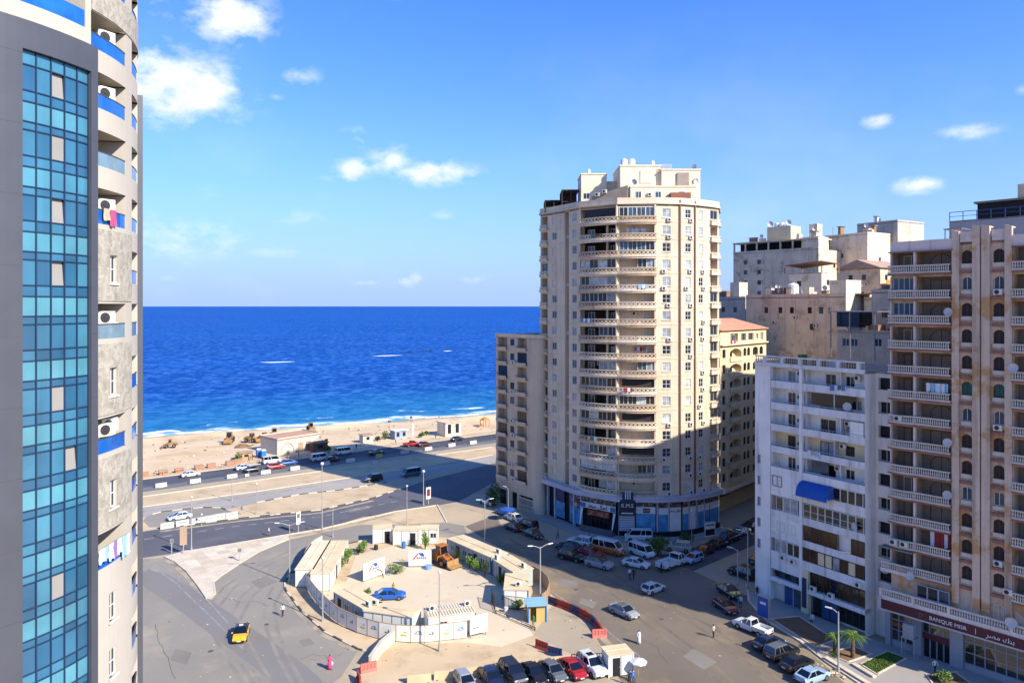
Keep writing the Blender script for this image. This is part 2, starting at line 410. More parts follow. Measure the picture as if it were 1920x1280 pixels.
for pts, nm in (([(310, 1044), (345, 1033), (380, 1029), (505, 1009), (541, 1003), (541, 1010), (487, 1032), (450, 1054), (414, 1078), (400, 1090), (403, 1114), (397, 1122), (389, 1122), (372, 1099), (350, 1071), (328, 1053)], 'paved_triangle'),):
    poly = [G(*p) for p in pts]
    b = MB(); b.prism([(p.x, p.y) for p in poly], -.02, .13, bottom=False)
    tri = struct(b.build(nm, M_kerb))
    # paving slabs, one object each where they can be told apart
    cen = sum(poly, Vector()) / len(poly)
    inner = [(cen + (p - cen) * .955) for p in poly]
    def inside(q, pl):
        c = False; j = len(pl) - 1
        for i in range(len(pl)):
            if (pl[i].y > q.y) != (pl[j].y > q.y) and q.x < (pl[j].x - pl[i].x) * (q.y - pl[i].y) / (pl[j].y - pl[i].y) + pl[i].x: c = not c
            j = i
        return c
    tb = MB(); tb.prism([(-.92, -.92), (.92, -.92), (.92, .92), (-.92, .92)], 0, .012, bottom=False)
    tms = [tb.mesh('paving_slab', mat('cream_paving_%d' % i, c, .9, .1, .6, bump=.2, fine=.14)) for i, c in enumerate(('#cabca5', '#bfb099', '#d0c3ad', '#c4b49b'))]
    k = 0
    for i in range(-30, 30):
        for j in range(-30, 30):
            q = cen + ce * (i * 1.9) + cn * (j * 1.9)
            if all(inside(q + ce * sx * .9 + cn * sy * .9, poly) for sx in (-1, 1) for sy in (-1, 1)) and k < 300:
                O('paving_slab', random.choice(tms), tri, (q.x, q.y, .13 + random.uniform(0, .006)), math.atan2(ce.y, ce.x)); k += 1
sheet('sandy_verge', [(541, 1003), (600, 993), (680, 969), (740, 960), (805, 948), (820, 948), (836, 978), (766, 982), (675, 983), (610, 996), (550, 1009), (541, 1010)], .006, M_sandy)
sheet('loop_road', [(541, 1011), (550, 1010), (610, 997), (675, 984), (766, 983), (836, 979), (870, 985), (880, 1010), (760, 1002), (690, 1010), (640, 1022), (600, 1044), (570, 1064), (543, 1075), (534, 1093), (535, 1105), (566, 1146), (611, 1186), (672, 1217), (640, 1268), (612, 1290), (640, 1900), (-600, 1900), (-900, 1300), (-500, 1157), (261, 1047), (290, 1046), (309, 1045), (327, 1054), (349, 1072), (371, 1100), (388, 1123), (398, 1123), (404, 1115), (401, 1090), (415, 1079), (451, 1055), (488, 1033)], .004, M_road_grey)
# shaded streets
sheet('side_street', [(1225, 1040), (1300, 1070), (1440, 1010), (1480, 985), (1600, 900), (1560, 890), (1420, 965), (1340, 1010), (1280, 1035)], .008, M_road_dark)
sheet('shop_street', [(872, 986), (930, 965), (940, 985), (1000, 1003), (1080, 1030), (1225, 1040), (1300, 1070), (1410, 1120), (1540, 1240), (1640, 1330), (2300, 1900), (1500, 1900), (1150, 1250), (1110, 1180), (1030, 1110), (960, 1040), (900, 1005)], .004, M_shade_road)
# ------------------------------------------------------------------ building kit
V2 = lambda x, y: Vector((x, y))
class Line:
    def __init__(s, p0, p1):
        s.p0 = V2(*p0[:2]); s.p1 = V2(*p1[:2]); s.L = (s.p1 - s.p0).length; s.t = (s.p1 - s.p0) / s.L; s.n = V2(s.t.y, -s.t.x); s.breaks = []
    def pt(s, u, d=0): return s.p0 + s.t * u - s.n * d
    def ang(s, u=0): return math.atan2(s.t.y, s.t.x)
class Arc:
    def __init__(s, c, R, a0, a1, step=.8):
        s.c = V2(*c); s.R = R; s.a0 = a0; s.L = R * (a1 - a0); n = max(2, int(s.L / step)); s.breaks = [s.L * i / n for i in range(1, n)]
    def pt(s, u, d=0):
        a = s.a0 + u / s.R; return s.c + V2(math.cos(a), math.sin(a)) * (s.R - d)
    def ang(s, u=0): return s.a0 + u / s.R + PI / 2
def bulge(p0, p1, b, n=8):
    p0 = V2(*p0[:2]); p1 = V2(*p1[:2]); t = (p1 - p0).normalized(); nn = V2(t.y, -t.x)
    return [p0.lerp(p1, i / n) + nn * (b * 4 * i / n * (1 - i / n)) for i in range(n + 1)]
def offset(pts, d):
    out = []
    for i, p in enumerate(pts):
        a = (pts[i] - pts[i - 1]).normalized() if i else None
        c = (pts[i + 1] - pts[i]).normalized() if i < len(pts) - 1 else None
        na = V2(a.y, -a.x) if a else None; nc = V2(c.y, -c.x) if c else None
        if na and nc:
            m = (na + nc).normalized(); k = min(1.6, 1 / max(.3, m.dot(na)))
        else: m = na or nc; k = 1
        out.append(p + m * d * k)
    return out
def ring(mb, pts, d0, d1, z0, z1, mi=0):
    pts = [V2(*p[:2]) for p in pts]; A = offset(pts, d0); B = offset(pts, d1); n = len(pts)
    vs = [(p.x, p.y, z) for z in (z0, z1) for q in (A, B) for p in q]
    fs = []
    for i in range(n - 1):
        a0, b0, a1, b1 = i, n + i, 2 * n + i, 3 * n + i
        fs += [(a0, a0 + 1, b0 + 1, b0), (a1, b1, b1 + 1, a1 + 1), (a0, a1, a1 + 1, a0 + 1), (b0, b0 + 1, b1 + 1, b1)]
    fs += [(0, n, 3 * n, 2 * n), (n - 1, 3 * n - 1, 4 * n - 1, 2 * n - 1)]
    fs[-1] = (n - 1, 2 * n - 1, 4 * n - 1, 3 * n - 1)
    mb.add(vs, fs, mi)
def walk(pts, step):
    """points every step along a polyline with the tangent angle"""
    pts = [V2(*p[:2]) for p in pts]; out = []; rem = step / 2
    for a, c in zip(pts[:-1], pts[1:]):
        L = (c - a).length; t = (c - a) / L
        while rem < L: out.append((a + t * rem, t)); rem += step
        rem -= L
    return out
def bar3(mb, p, q, w, h=None, mi=0):
    """a straight bar of square section between two 3D points"""
    h = h or w; p = Vector(p); q = Vector(q); d = (q - p).normalized(); s = d.cross(Vector((0, 0, 1)))
    s = s.normalized() if s.length > 1e-4 else Vector((1, 0, 0)); u = s.cross(d).normalized()
    s *= w / 2; u *= h / 2
    mb.hexa([p - s - u, p + s - u, p + s + u, p - s + u, q - s - u, q + s - u, q + s + u, q - s + u], mi)
_WC = {}
def frame_meshes(w, h, cols, rows, t, arch, fm, dp=.07):
    k = (round(w, 2), round(h, 2), cols, rows, t, arch, fm.name)
    if k in _WC: return _WC[k]
    b = MB(); x = w / 2
    hs_ = h - (w * .32 if arch else 0)
    b.box(-x, -.01, 0, -x + t, dp, hs_); b.box(x - t, -.01, 0, x, dp, hs_)
    b.box(-x + t, -.01, 0, x - t, dp, t)
    if not arch: b.box(-x + t, -.01, h - t, x - t, dp, h)
    for i in range(1, cols): xx = -x + w * i / cols; b.box(xx - t * .45, 0, t, xx + t * .45, dp - .01, (h if arch else h - t) - (.05 if arch else 0))
    for j in range(1, rows): zz = hs_ * j / rows; b.box(-x + t, .004, zz - t * .4, x - t, dp - .014, zz + t * .4)
    p = MB()
    if arch:
        n = 8; rise = w * .32
        arc = [(-x + w * i / n, hs_ + rise * math.sin(PI * i / n) ** .75) for i in range(n + 1)]
        for a, c in zip(arc[:-1], arc[1:]): bar3(b, (a[0], dp / 2, a[1]), (c[0], dp / 2, c[1]), dp, t)
        vs = [(-x, dp * .6, 0)] + [(q[0], dp * .6, q[1]) for q in arc] + [(x, dp * .6, 0)]
        p.add(vs, [tuple(range(len(vs)))])
    else: p.add([(-x + t * .5, dp * .6, t * .5), (x - t * .5, dp * .6, t * .5), (x - t * .5, dp * .6, h - t * .5), (-x + t * .5, dp * .6, h - t * .5)], [(0, 1, 2, 3)])
    r = (b.mesh('window', fm), p.mesh('pane', M_glass[0]))
    _WC[k] = r; return r
def glass(name, col, rough=.12, spec=.5, var=.5): return mat(name, col, rough, var, .9, spec=spec)
M_glass = [glass('dark_glass', '#20262c'), glass('blue_grey_glass', '#3a4a58'), glass('curtained_glass', '#8b9094', .25), glass('brown_glass', '#2c2019'), glass('pale_curtain_glass', '#b0b4b4', .3), glass('dim_glass', '#14171c')]
M_wframe = mat('white_window_frame', '#c9c8c2', .6, .06); M_bframe = mat('brown_window_frame', '#4a3a30', .6, .1); M_dframe = mat('dark_window_frame', '#2a2a2c', .5, .1)
M_shut = mat('dark_brown_shutter', '#3a2f2d', .8, .2, 3); M_green_shut = mat('green_shutter', '#2c5f58', .7, .1, 3); M_blue_shut = mat('blue_shutter', '#2a5a8c', .7, .1)
M_ac = mat('air_conditioner_casing', '#cfcabd', .6, .1, 1.5, dirt=.2); M_acd = mat('air_conditioner_grille', '#2f2f30', .7, .1)
M_metal = mat('grey_metal', '#7d8084', .45, .1, metal=.5); M_dish = mat('dish_grey', '#b3b5b8', .55, .1)
def _acm():
    b = MB(); b.box(-.42, -.36, 0, .42, 0, .62)
    b.box(-.4, -.3, -.06, -.33, 0, 0); b.box(.33, -.3, -.06, .4, 0, 0)
    f = MB(); f.cyl((-.09, -.36, .31), (-.09, -.375, .31), .25, .25, 12); f.cyl((-.09, -.376, .31), (-.09, -.39, .31), .08, .08, 8)
    return b.mesh('air_conditioner', M_ac), f.mesh('fan_grille', M_acd)
AC_ME = _acm()
def _dishm():
    b = MB(); n = 12; pr = [(0, 0), (.2, .03), (.36, .1), (.46, .19)]
    vs = []; 
    for r, z in pr:
        for i in range(n): t = 2 * PI * i / n; vs.append((r * math.cos(t), -z - .1, r * math.sin(t) + .5))
    b.add(vs, [(j * n + i, j * n + (i + 1) % n, (j + 1) * n + (i + 1) % n, (j + 1) * n + i) for j in range(3) for i in range(n)])
    b.cyl((0, 0, 0), (0, -.02, .5), .03, .03, 6); b.cyl((0, -.12, .3), (0, -.5, .5), .015, .015, 4); b.cyl((0, -.5, .47), (0, -.5, .55), .04, .04, 6)
    return b.mesh('satellite_dish', M_dish)
DISH_ME = _dishm()
class Bld:
    def __init__(s, name, label, cat, base, group=None):
        s.b = Vector((base[0], base[1], base[2] if len(base) > 2 else 0)); s.root = thing(name, label, cat, s.b, 0, group); s.w = MB()
    def part(s, name, mb, mats, parent=None, smooth=False):
        mb.v = [(v[0] - s.b.x, v[1] - s.b.y, v[2] - s.b.z) for v in mb.v]
        return mb.build(name, mats, parent or s.root, smooth=smooth)
    def wall(s, fac, z0, z1, ops=(), u0=0, u1=None, d=0, mb=None, mi=0, bmi=None):
        mb = mb or s.w; u1 = fac.L if u1 is None else u1
        us = sorted({round(x, 4) for x in [u0, u1] + [b for b in fac.breaks if u0 < b < u1] + [c for o in ops for c in o[:2] if u0 < c < u1]})
        zs = sorted({round(x, 4) for x in [z0, z1] + [c for o in ops for c in o[2:4] if z0 < c < z1]})
        P = lambda u, z, dd: (*fac.pt(u, d + dd), z)
        for i in range(len(us) - 1):
            um = (us[i] + us[i + 1]) / 2; run = None
            for j in range(len(zs)):
                solid = False
                if j < len(zs) - 1:
                    zm = (zs[j] + zs[j + 1]) / 2
                    solid = not any(o[0] < um < o[1] and o[2] < zm < o[3] for o in ops)
                if solid and run is None: run = zs[j]
                if not solid and run is not None:
                    mb.quad(P(us[i], run, 0), P(us[i + 1], run, 0), P(us[i + 1], zs[j], 0), P(us[i], zs[j], 0), mi); run = None
        for o in ops:
            a, c, za, zb, dp = o[:5]; q = [x for x in us if a <= x <= c] or [a, c]
            mb.quad(P(a, za, 0), P(a, za, dp), P(a, zb, dp), P(a, zb, 0), mi); mb.quad(P(c, za, dp), P(c, za, 0), P(c, zb, 0), P(c, zb, dp), mi)
            for x, y in zip(q[:-1], q[1:]):
                mb.quad(P(x, za, 0), P(y, za, 0), P(y, za, dp), P(x, za, dp), mi); mb.quad(P(x, zb, dp), P(y, zb, dp), P(y, zb, 0), P(x, zb, 0), mi)
                if len(o) > 5 and o[5]: mb.quad(P(x, za, dp), P(y, za, dp), P(y, zb, dp), P(x, zb, dp), mi if bmi is None else bmi)
    def fbox(s, mb, fac, u0, u1, z0, z1, d0, d1, mi=0):
        """box on a facade; d is depth inward, negative stands proud"""
        us = [u0] + [b for b in fac.breaks if u0 < b < u1] + [u1]
        for a, c in zip(us[:-1], us[1:]):
            P = [fac.pt(a, d0), fac.pt(c, d0), fac.pt(c, d1), fac.pt(a, d1)]
            mb.hexa([(*p, z0) for p in P] + [(*p, z1) for p in P], mi)
    def loc(s, p, z): return (p.x - s.b.x, p.y - s.b.y, z - s.b.z)
    def win(s, fac, u, z, w, h, d=.14, cols=2, rows=1, t=.08, arch=False, frame=None, pane=None, name='window', parent=None):
        frame = frame or M_wframe; fm, pm = frame_meshes(w, h, cols, rows, t, arch, frame)
        p = fac.pt(u, d); o = O(name, fm, parent or s.root, s.loc(p, z), fac.ang(u))
        O('pane', pm, o, m=pane or random.choice(M_glass[:3]))
        return o
    def ac(s, fac, u, z, d=0, rz=0):
        p = fac.pt(u, d - .04); o = O('air_conditioner', AC_ME[0], s.root, s.loc(p, z), fac.ang(u) + rz); O('fan_grille', AC_ME[1], o); return o
    def dish(s, fac, u, z, d=0, rz=0, sc=1):
        p = fac.pt(u, d); o = O('satellite_dish', DISH_ME, s.root, s.loc(p, z), fac.ang(u) + rz); o.scale = (sc, sc, sc); return o
    def done(s, mats, name='wall'): return s.part(name, s.w, mats)
def lattice(mb, pts, z0, z1, step, w=.09):
    for p, t in walk(pts, step):
        h = t * (step / 2 - .03)
        bar3(mb, (*(p - h), z0), (*(p + h), z1), w, .12); bar3(mb, (*(p - h), z1), (*(p + h), z0), w * .8, .12)
BAL = [(.075, 0), (.075, .05), (.05, .1), (.085, .26), (.085, .34), (.045, .5), (.07, .62), (.075, .7)]
def balusters(mb, pts, z, step=.26, h=.7, n=6):
    pr = [(r, zz * h / .7) for r, zz in BAL]
    for p, t in walk(pts, step): mb.lathe(pr, n, (p.x, p.y, z))
def laundry(name, label, fac, u0, u1, z, d, cols, drop=(.5, .9), group=None):
    """clothes hung along a line: each garment a soft folded sheet"""
    p = fac.pt((u0 + u1) / 2, d); r = thing(name, label, 'laundry', (p.x, p.y, z), fac.ang((u0 + u1) / 2), group)
    L = u1 - u0; b = MB(); b.tube([(-L / 2, 0, 0), (L / 2, 0, 0)], .012, 4); b.build('line', M_metal, r)
    x = -L / 2; i = 0
    while x < L / 2 - .1:
        w = min(random.uniform(.35, .7), L / 2 - x); h = random.uniform(*drop); m = cols[i % len(cols)]; b = MB(); vs = []
        for j in range(5):
            for k in range(4): vs.append((x + w * j / 4, -.02 + .05 * math.sin(j * 1.9 + k) * k / 3, -.0 - h * k / 3 - (.05 * math.sin(j * 1.3) if k == 3 else 0)))
        b.add(vs, [(j * 4 + k, (j + 1) * 4 + k, (j + 1) * 4 + k + 1, j * 4 + k + 1) for j in range(4) for k in range(3)])
        b.build('garment', m, r, smooth=True); x += w + .05; i += 1
    return r
def cloth(n, c): return mat('cloth_' + n, c, .95, .1, 3)
CL = {n: cloth(n, c) for n, c in dict(white='#c8cbd0', pink='#b04a70', blue='#4a76a8', red='#8c3030', green='#4d6b58', lilac='#8a6a9a', cream='#b5a68c', sky='#8fb2cc').items()}
# ------------------------------------------------------------------ the round apartment tower
M_tow = mat('beige_render', '#ccbaa0', .9, .1, .25, streak=.6, streak_col='#9a8672', bump=.1, dirt=.35)
M_tow2 = mat('pale_balcony_render', '#d0bea4', .9, .1, .4, streak=.55, streak_col='#9a8672', dirt=.25)
M_towv = [M_tow2] + [mat('balcony_render_%d' % i, c, .9, .12, .5, streak=.6, streak_col='#7d6a58', dirt=.4) for i, c in enumerate(('#c2ab90', '#d2c2ac', '#b9a48c'))]
M_pipe = mat('brown_drainpipe', '#7a5a4c', .8, .12, .5)
T = Bld('apartment_tower', 'tall curved beige apartment tower with stacked balconies above a rounded shop corner', 'tower', (22, 146, 0))
TP = [(5.8, 152.4), (10.3, 145.6), (11.0, 144.4), (12.9, 141.4), (19.3, 136.5), (26.2, 135.9), (31.0, 136.7), (33.9, 138.1), (36.9, 140.1), (39.3, 142.2), (41.6, 150), (41, 160), (24, 172), (10, 166)]
TF = [Line(TP[i], TP[(i + 1) % len(TP)]) for i in range(len(TP))]
Z0, FH, NF = 7.5, 3.118, 17
ZT = Z0 + FH * NF
inw = -TF[0].n
nA, nB = TF[0].p1 + inw * 1.9, TF[2].p0 + inw * 1.9
zs_ = [Z0 + FH * k for k in range(NF)]
T.wall(TF[0], Z0, ZT, [(.35, 2.5, z + .95, z + 2.7, 1.4, 1) for z in zs_] + [(4.0, 5.5, z + .9, z + 2.4, .22) for z in zs_])
T.wall(Line(TF[0].p1, nA), Z0, ZT); T.wall(Line(nA, nB), Z0, ZT); T.wall(Line(nB, TF[2].p0), Z0, ZT)
T.wall(TF[2], Z0, ZT, [(1.05, 2.45, z + .85, z + 2.45, .22) for z in zs_])
T.wall(TF[3], Z0, ZT, [(.2, TF[3].L - .25, z + .05, z + 2.72, 1.35, 1) for z in zs_])
T.wall(TF[4], Z0, ZT, [(.3, TF[4].L - .3, z + .05, z + 2.72, 1.35, 1) for z in zs_])
T.wall(TF[5], Z0, ZT, [(1.2, 2.8, z + .8, z + 2.4, .22) for z in zs_])
T.wall(TF[6], Z0, ZT, [(.9, 2.25, z + .8, z + 2.4, .22) for z in zs_])
T.wall(TF[7], Z0, ZT, [(.9, 2.1, z + .8, z + 2.4, .22) for z in zs_])
T.wall(TF[8], Z0, ZT, [(.5, 2.9, z + .95, z + 2.7, 1.4, 1) for z in zs_])
T.wall(TF[9], Z0, ZT, [(1.0, 3.0, z + .95, z + 2.6, 1.2, 1) for z in zs_])
for i in (10, 11, 12, 13): T.wall(TF[i], 0, ZT)
T.wall(TF[9], 0, Z0)
T.done(M_tow)
# thin string courses, pilasters
for z in zs_:
    for i in (0, 2, 5, 6, 7):
        b = MB(); T.fbox(b, TF[i], .05, TF[i].L - .05, z - .06, z + .06, -.06, -.002); T.part('string_course', b, M_tow2)
for i, u in ((5, TF[5].L - .25), (6, TF[6].L - .12)):
    b = MB(); T.fbox(b, TF[i], u - .16, u + .12, Z0, ZT + .9, -.22, -.003); T.part('drainpipe', b, M_pipe)
b = MB(); T.fbox(b, TF[3], TF[3].L - .25, TF[3].L - .003, Z0, ZT, -.35, .4); T.fbox(b, TF[3], 0.003, .2, Z0, ZT, -.3, .4)
T.fbox(b, TF[4], TF[4].L - .3, TF[4].L - .003, Z0, ZT, -.25, .4); T.part('pilaster', b, M_tow)
bay = [bulge(TF[3].p0, TF[3].p1, .75, 8), bulge(TF[4].p0, TF[4].p1, .7, 8)]
glz = {0: {16: 'd', 13: 'g', 12: 'g', 11: 'g', 6: 'g', 4: 'g', 2: 'g', 1: 'w', 7: 'h', 9: 'h'}, 1: {16: 'g', 14: 'g', 5: 'g', 4: 'd', 6: 'd', 2: 'd'}}
M_gframe = mat('white_balcony_glazing', '#c2bfb6', .6, .1)
for k, z in enumerate(zs_):
    for s_, pts in enumerate(bay):
        f = TF[3 + s_]
        b = MB(); ring(b, pts, -.6, .55, z - .18, z + .05); ring(b, pts, .22, .40, z - .48, z - .18); ring(b, pts, .3, .46, z + .05, z + .27)
        mv = M_towv[(k * 5 + s_ * 3 + k // 4) % 4]; bo = T.part('balcony', b, mv)
        b = MB(); ring(b, pts, .28, .48, z + .90, z + 1.02); lattice(b, offset(pts, .38), z + .27, z + .90, .75, .1); T.part('railing', b, mv, bo)
        # inside: door and window in the back wall, dividing column
        sd = 1.31
        T.win(f, 1.7, z + .08, 1.5, 2.1, sd, 2, 1, pane=random.choice(M_glass[:2])); T.win(f, f.L - 1.6, z + .9, 1.1, 1.2, sd, 2, 1)
        if s_ == 0:
            b = MB(); T.fbox(b, f, 5.5, 5.85, z + .05, z + 2.72, .3, .7); T.part('column', b, M_tow)
        g = glz[s_].get(k)
        if g is None and (k * 7 + s_ * 5) % 6 == 0: g = 'h'
        if (k * 3 + s_) % 5 == 1: T.ac(f, f.L * .45, z + 1.7, 1.3)
        if g in ('g', 'w'):
            for i in range(4):
                w = (f.L - .6) / 4
                T.win(f, .3 + w * (i + .5), z + 1.02, w, 1.68, -.14, 2, 1, .09, frame=M_gframe, pane=random.choice(M_glass[:5]) if g == 'g' else M_glass[4], name='balcony_window')
        elif g == 'h':
            for i in range(2):
                w = f.L * .24; T.win(f, f.L * .52 + w * (i + .5), z + 1.02, w, 1.68, -.1, 2, 1, .09, frame=M_gframe, name='balcony_window')
        elif g == 'd':
            b = MB(); T.fbox(b, f, f.L * .12, f.L - .35, z + 1.25, z + 2.65, .1, .16); T.part('balcony_screen', b, mat('dark_balcony_screen', '#2b2a2c', .7, .3, 2))
    # narrow balconies at both ends of the front
    for f, u0, u1 in ((TF[0], .25, 2.6), (TF[8], .35, 3.05), (TF[9], .9, 3.1)):
        b = MB(); T.fbox(b, f, u0, u1, z - .16, z + .06, -.5, -.003); T.fbox(b, f, u0, u1, z + .06, z + .4, -.5, -.35)
        bo = T.part('balcony', b, M_tow2); p0, p1 = f.pt(u0 + .05, -.42), f.pt(u1 - .05, -.42)
        b = MB(); T.fbox(b, f, u0, u1, z + .86, z + .97, -.52, -.34); lattice(b, [p0, p1], z + .4, z + .86, .7, .07); T.part('railing', b, M_tow2, bo)
        if random.random() < .3: T.win(f, (u0 + u1) / 2, z + 1.0, u1 - u0 - .35, 1.68, .12, 2, 1, frame=M_gframe, pane=M_glass[0], name='balcony_window')
        else: T.win(f, (u0 + u1) / 2, z + 1.0, 1.0, 1.5, 1.15, 1, 1, frame=M_bframe, pane=M_glass[5])
    T.win(TF[0], 4.75, z + .92, 1.46, 1.46, .1, 2, 1, pane=random.choice((M_glass[1], M_glass[1], M_glass[2], M_tow2)))
    T.win(TF[2], 1.75, z + .87, 1.36, 1.56, .1, 2, 1, pane=random.choice((M_glass[1], M_glass[1], M_glass[2])))
    for f, u, w in ((TF[5], 2.0, 1.56), (TF[6], 1.57, 1.3), (TF[7], 1.5, 1.15)):
        T.win(f, u, z + .82, w, 1.56, .1, 2, 2, pane=random.choice((M_glass[0], M_glass[2], M_glass[4], M_glass[3])))
        b = MB(); T.fbox(b, f, u - w / 2 - .12, u + w / 2 + .12, z + .68, z + .77, -.12, -.003); T.part('sill', b, M_tow2)
        if random.random() < .62: T.ac(f, u + random.choice((-.55, .35, .5)), z + .05)
    if random.random() < .4: T.ac(bay and Line(TF[0].p1, nA), 1.0, z + 1.0)
for k, u0, u1, nm, cl in ((15, 3.2, 5.6, 'green and red washing hung over the shaded balcony two floors below the tower roof', ('green', 'green', 'red')),):
    laundry('hanging_laundry', nm, TF[3], u0, u1, zs_[k] + 1.05, -1.32, [CL[c] for c in cl])
laundry('hanging_laundry', 'white washing line strung inside the sunny balcony two floors below the tower roof', TF[4], 1.6, 5.2, zs_[15] + 2.0, .5, [CL['white'], CL['sky'], CL['white']])
laundry('hanging_laundry', 'lilac and white washing in a sunny balcony halfway up the curved tower', TF[4], 3.0, 5.4, zs_[8] + 2.1, .6, [CL['lilac'], CL['white'], CL['red']])
for k, s_, u0, u1, nm, cl in ((10, 3, 1.0, 3.0, 'blue and white washing on the shaded side of the curved tower, upper middle', ('blue', 'white')), (6, 4, 1.0, 2.6, 'red towel and sheet on a sunny lower balcony of the curved tower', ('red', 'white')), (3, 3, 2.4, 4.6, 'cream and green washing on a low shaded balcony of the curved tower', ('cream', 'green', 'white')), (12, 4, 3.6, 5.4, 'pale sheets on a sunny upper balcony of the curved tower', ('sky', 'white'))):
    laundry('hanging_laundry', nm, TF[s_], u0, u1, zs_[k] + 1.04, -1.3, [CL[c] for c in cl], (.5, .8))
# roof, parapet, penthouses
b = MB(); b.prism(TP, ZT - .3, ZT + .1); T.part('roof', b, mat('roof_screed', '#a3937f', .95, .15, .5, dirt=.3))
b = MB(); ring(b, [V2(*p) for p in TP] + [V2(*TP[0])], -.3, .35, ZT + .1, ZT + .35); ring(b, [V2(*p) for p in TP] + [V2(*TP[0])], -.15, .15, ZT + .35, ZT + 1.3); T.part('parapet', b, M_tow2)
M_pent = mat('cream_penthouse_render', '#dccdb0', .9, .07, .5, streak=.2, streak_col='#9a8468')
for nm, x0, y0, x1, y1, z in (('penthouse', 20.6, 142, 28.3, 152, 68.6), ('penthouse', 28.304, 141.2, 35.6, 151, 67.7), ('penthouse', 13.6, 146.5, 18.6, 154, 67.8), ('stair_tower', 18.603, 147.5, 20.597, 154, 66.4), ('penthouse', 22.2, 139.9, 34.5, 141.9, 64.3)):
    b = MB(); b.box(x0, y0, ZT + .1, x1, y1, z); b.box(x0 - .12, y0 - .12, z, x1 + .12, y1 + .12, z + .25); T.part(nm, b, M_pent)
PH = Line((22.2, 139.9), (34.5, 139.9))
for u, zz in ((3.6, 62.6), (7.5, 62.4)): T.ac(PH, u, zz)
T.ac(Line((28.3, 141.2), (35.6, 141.2)), 6.6, 65.5); T.win(Line((13.6, 146.5), (18.6, 146.5)), 1, 63, 1.2, 1.2, -.05)
for u in (1.5, 5.2, 9.6): T.win(PH, u, 62.2, 1.1, 1.3, -.05, 2, 1)
b = MB(); b.box(29.5, 138.6, ZT + .1, 33.2, 139.8, 63.1); T.part('shed', b, mat('brick_red_render', '#8a5a48', .9, .1))
b = MB()
for x0, y0, x1, y1, z in ((6.6, 150.5, 10.2, 156, 63.4), (9.9, 148.5, 13.4, 155, 65.2)):
    b.box(x0, y0, z - .18, x1, y1, z)
    for x in (x0, (x0 + x1) / 2, x1 - .15):
        for y in (y0, y1 - .15): b.box(x, y, ZT + .1, x + .15, y + .15, z - .18)
    b.box(x0, y1 - .3, ZT + .1, x1, y1 - .16, z - .18); b.box(x0, y0 + .02, (ZT + z) / 2 - .1, x1, y0 + .1, (ZT + z) / 2)
T.part('roof_pergola', b, mat('dark_pergola_steel', '#3a332f', .7, .2))
M_tank = mat('white_tank_plastic', '#d2d2cf', .5, .05)
def tank(label, x, y, z, r=.65, h=1.5):
    t = thing('water_tank', label, 'water tank', (x, y, z)); b = MB(); b.lathe([(r, 0), (r * 1.02, h * .3), (r, h * .32), (r * 1.02, h * .65), (r, h * .67), (r, h * .88), (r * .7, h * .97), (r * .25, h)], 14); b.build('tank_body', M_tank, t, smooth=False)
    b = MB(); b.cyl((0, 0, h - .01), (0, 0, h + .08), r * .28, r * .28, 10); b.build('lid', M_tank, t)
tank('left of two white water tanks on the highest penthouse of the curved tower', 21.6, 144, 68.86); tank('right of two white water tanks on the highest penthouse of the curved tower', 23.1, 144, 68.86)
b = MB(); tw = Line((15.2, 142.4), (21.6, 139.4)); P = lambda u, z, d: (*tw.pt(u, d), z)
b.hexa([P(0, ZT + .1, 0), P(tw.L, ZT + .1, 0), P(tw.L, ZT + .1, .25), P(0, ZT + .1, .25), P(0, 62.9, 0), P(tw.L, 64.6, 0), P(tw.L, 64.6, .25), P(0, 62.9, .25)]); T.part('terrace_wall', b, mat('grey_terrace_wall', '#8f8478', .9, .15, .6, dirt=.4))
T.ac(tw, 1.2, 62.9, .1); T.ac(tw, 2.6, 63.4, .1); T.ac(tw, .4, ZT + .5, -.1)
for x0, y0, x1, y1, z0, z1 in ((31.2, 140.9, 33.4, 141.2, 64.4, 67.2), (24.4, 141.85, 26.6, 142.0, 65.4, 67.8)): b = MB(); b.box(x0, y0, z0, x1, y1, z1); T.part('chimney_shaft', b, MATS['grey_terrace_wall'] if x0 > 30 else M_pent)
b = MB()
for i in range(9): b.box(28.4 + i * .22, 141.25, 67.95, 28.46 + i * .22, 141.3, 68.8)
b.box(28.4, 141.24, 68.75, 30.3, 141.31, 68.82); T.part('roof_rail', b, M_tow2)
for x, y, z, s_ in ((34.9, 142.2, 67.95, 1.1), (21.2, 142.8, 68.85, 1.0), (15.0, 147.5, 68.05, 1.2), (26.8, 143, 68.85, 1.2)): o = O('satellite_dish', DISH_ME, T.root, (x - 22, y - 146, z), random.uniform(-1, 1)); o.scale = (s_,) * 3
T.dish(PH, 12.1, 64.55, .3, .5, 1.4); T.dish(PH, .8, 64.55, .3, -.4, 1.3)

# shop floor: fascia, glass, panels, signs
M_fas = mat('lavender_fascia', '#b3adb5', .7, .1, .5, dirt=.25); M_bluep = mat('blue_shop_panel', '#4a86ad', .35, .35, .7, spec=.5); M_navy = mat('navy_sign_panel', '#1f2a52', .5, .1)
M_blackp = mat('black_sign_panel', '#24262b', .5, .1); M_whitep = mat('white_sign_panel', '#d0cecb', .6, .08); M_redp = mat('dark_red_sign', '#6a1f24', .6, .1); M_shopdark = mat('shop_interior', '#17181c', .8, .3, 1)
M_shutter = mat('pale_roller_shutter', '#a9abb2', .5, .08)
FP = [V2(*p) for p in TP[:10]]
b = MB(); ring(b, FP, -.3, 1.3, Z0 - .75, Z0 - .02); ring(b, FP, .9, 1.36, Z0 - .9, Z0 - .75); ring(b, FP, 1.32, 1.42, Z0 - .2, Z0 - .06); T.part('shop_fascia', b, M_fas)
b = MB()
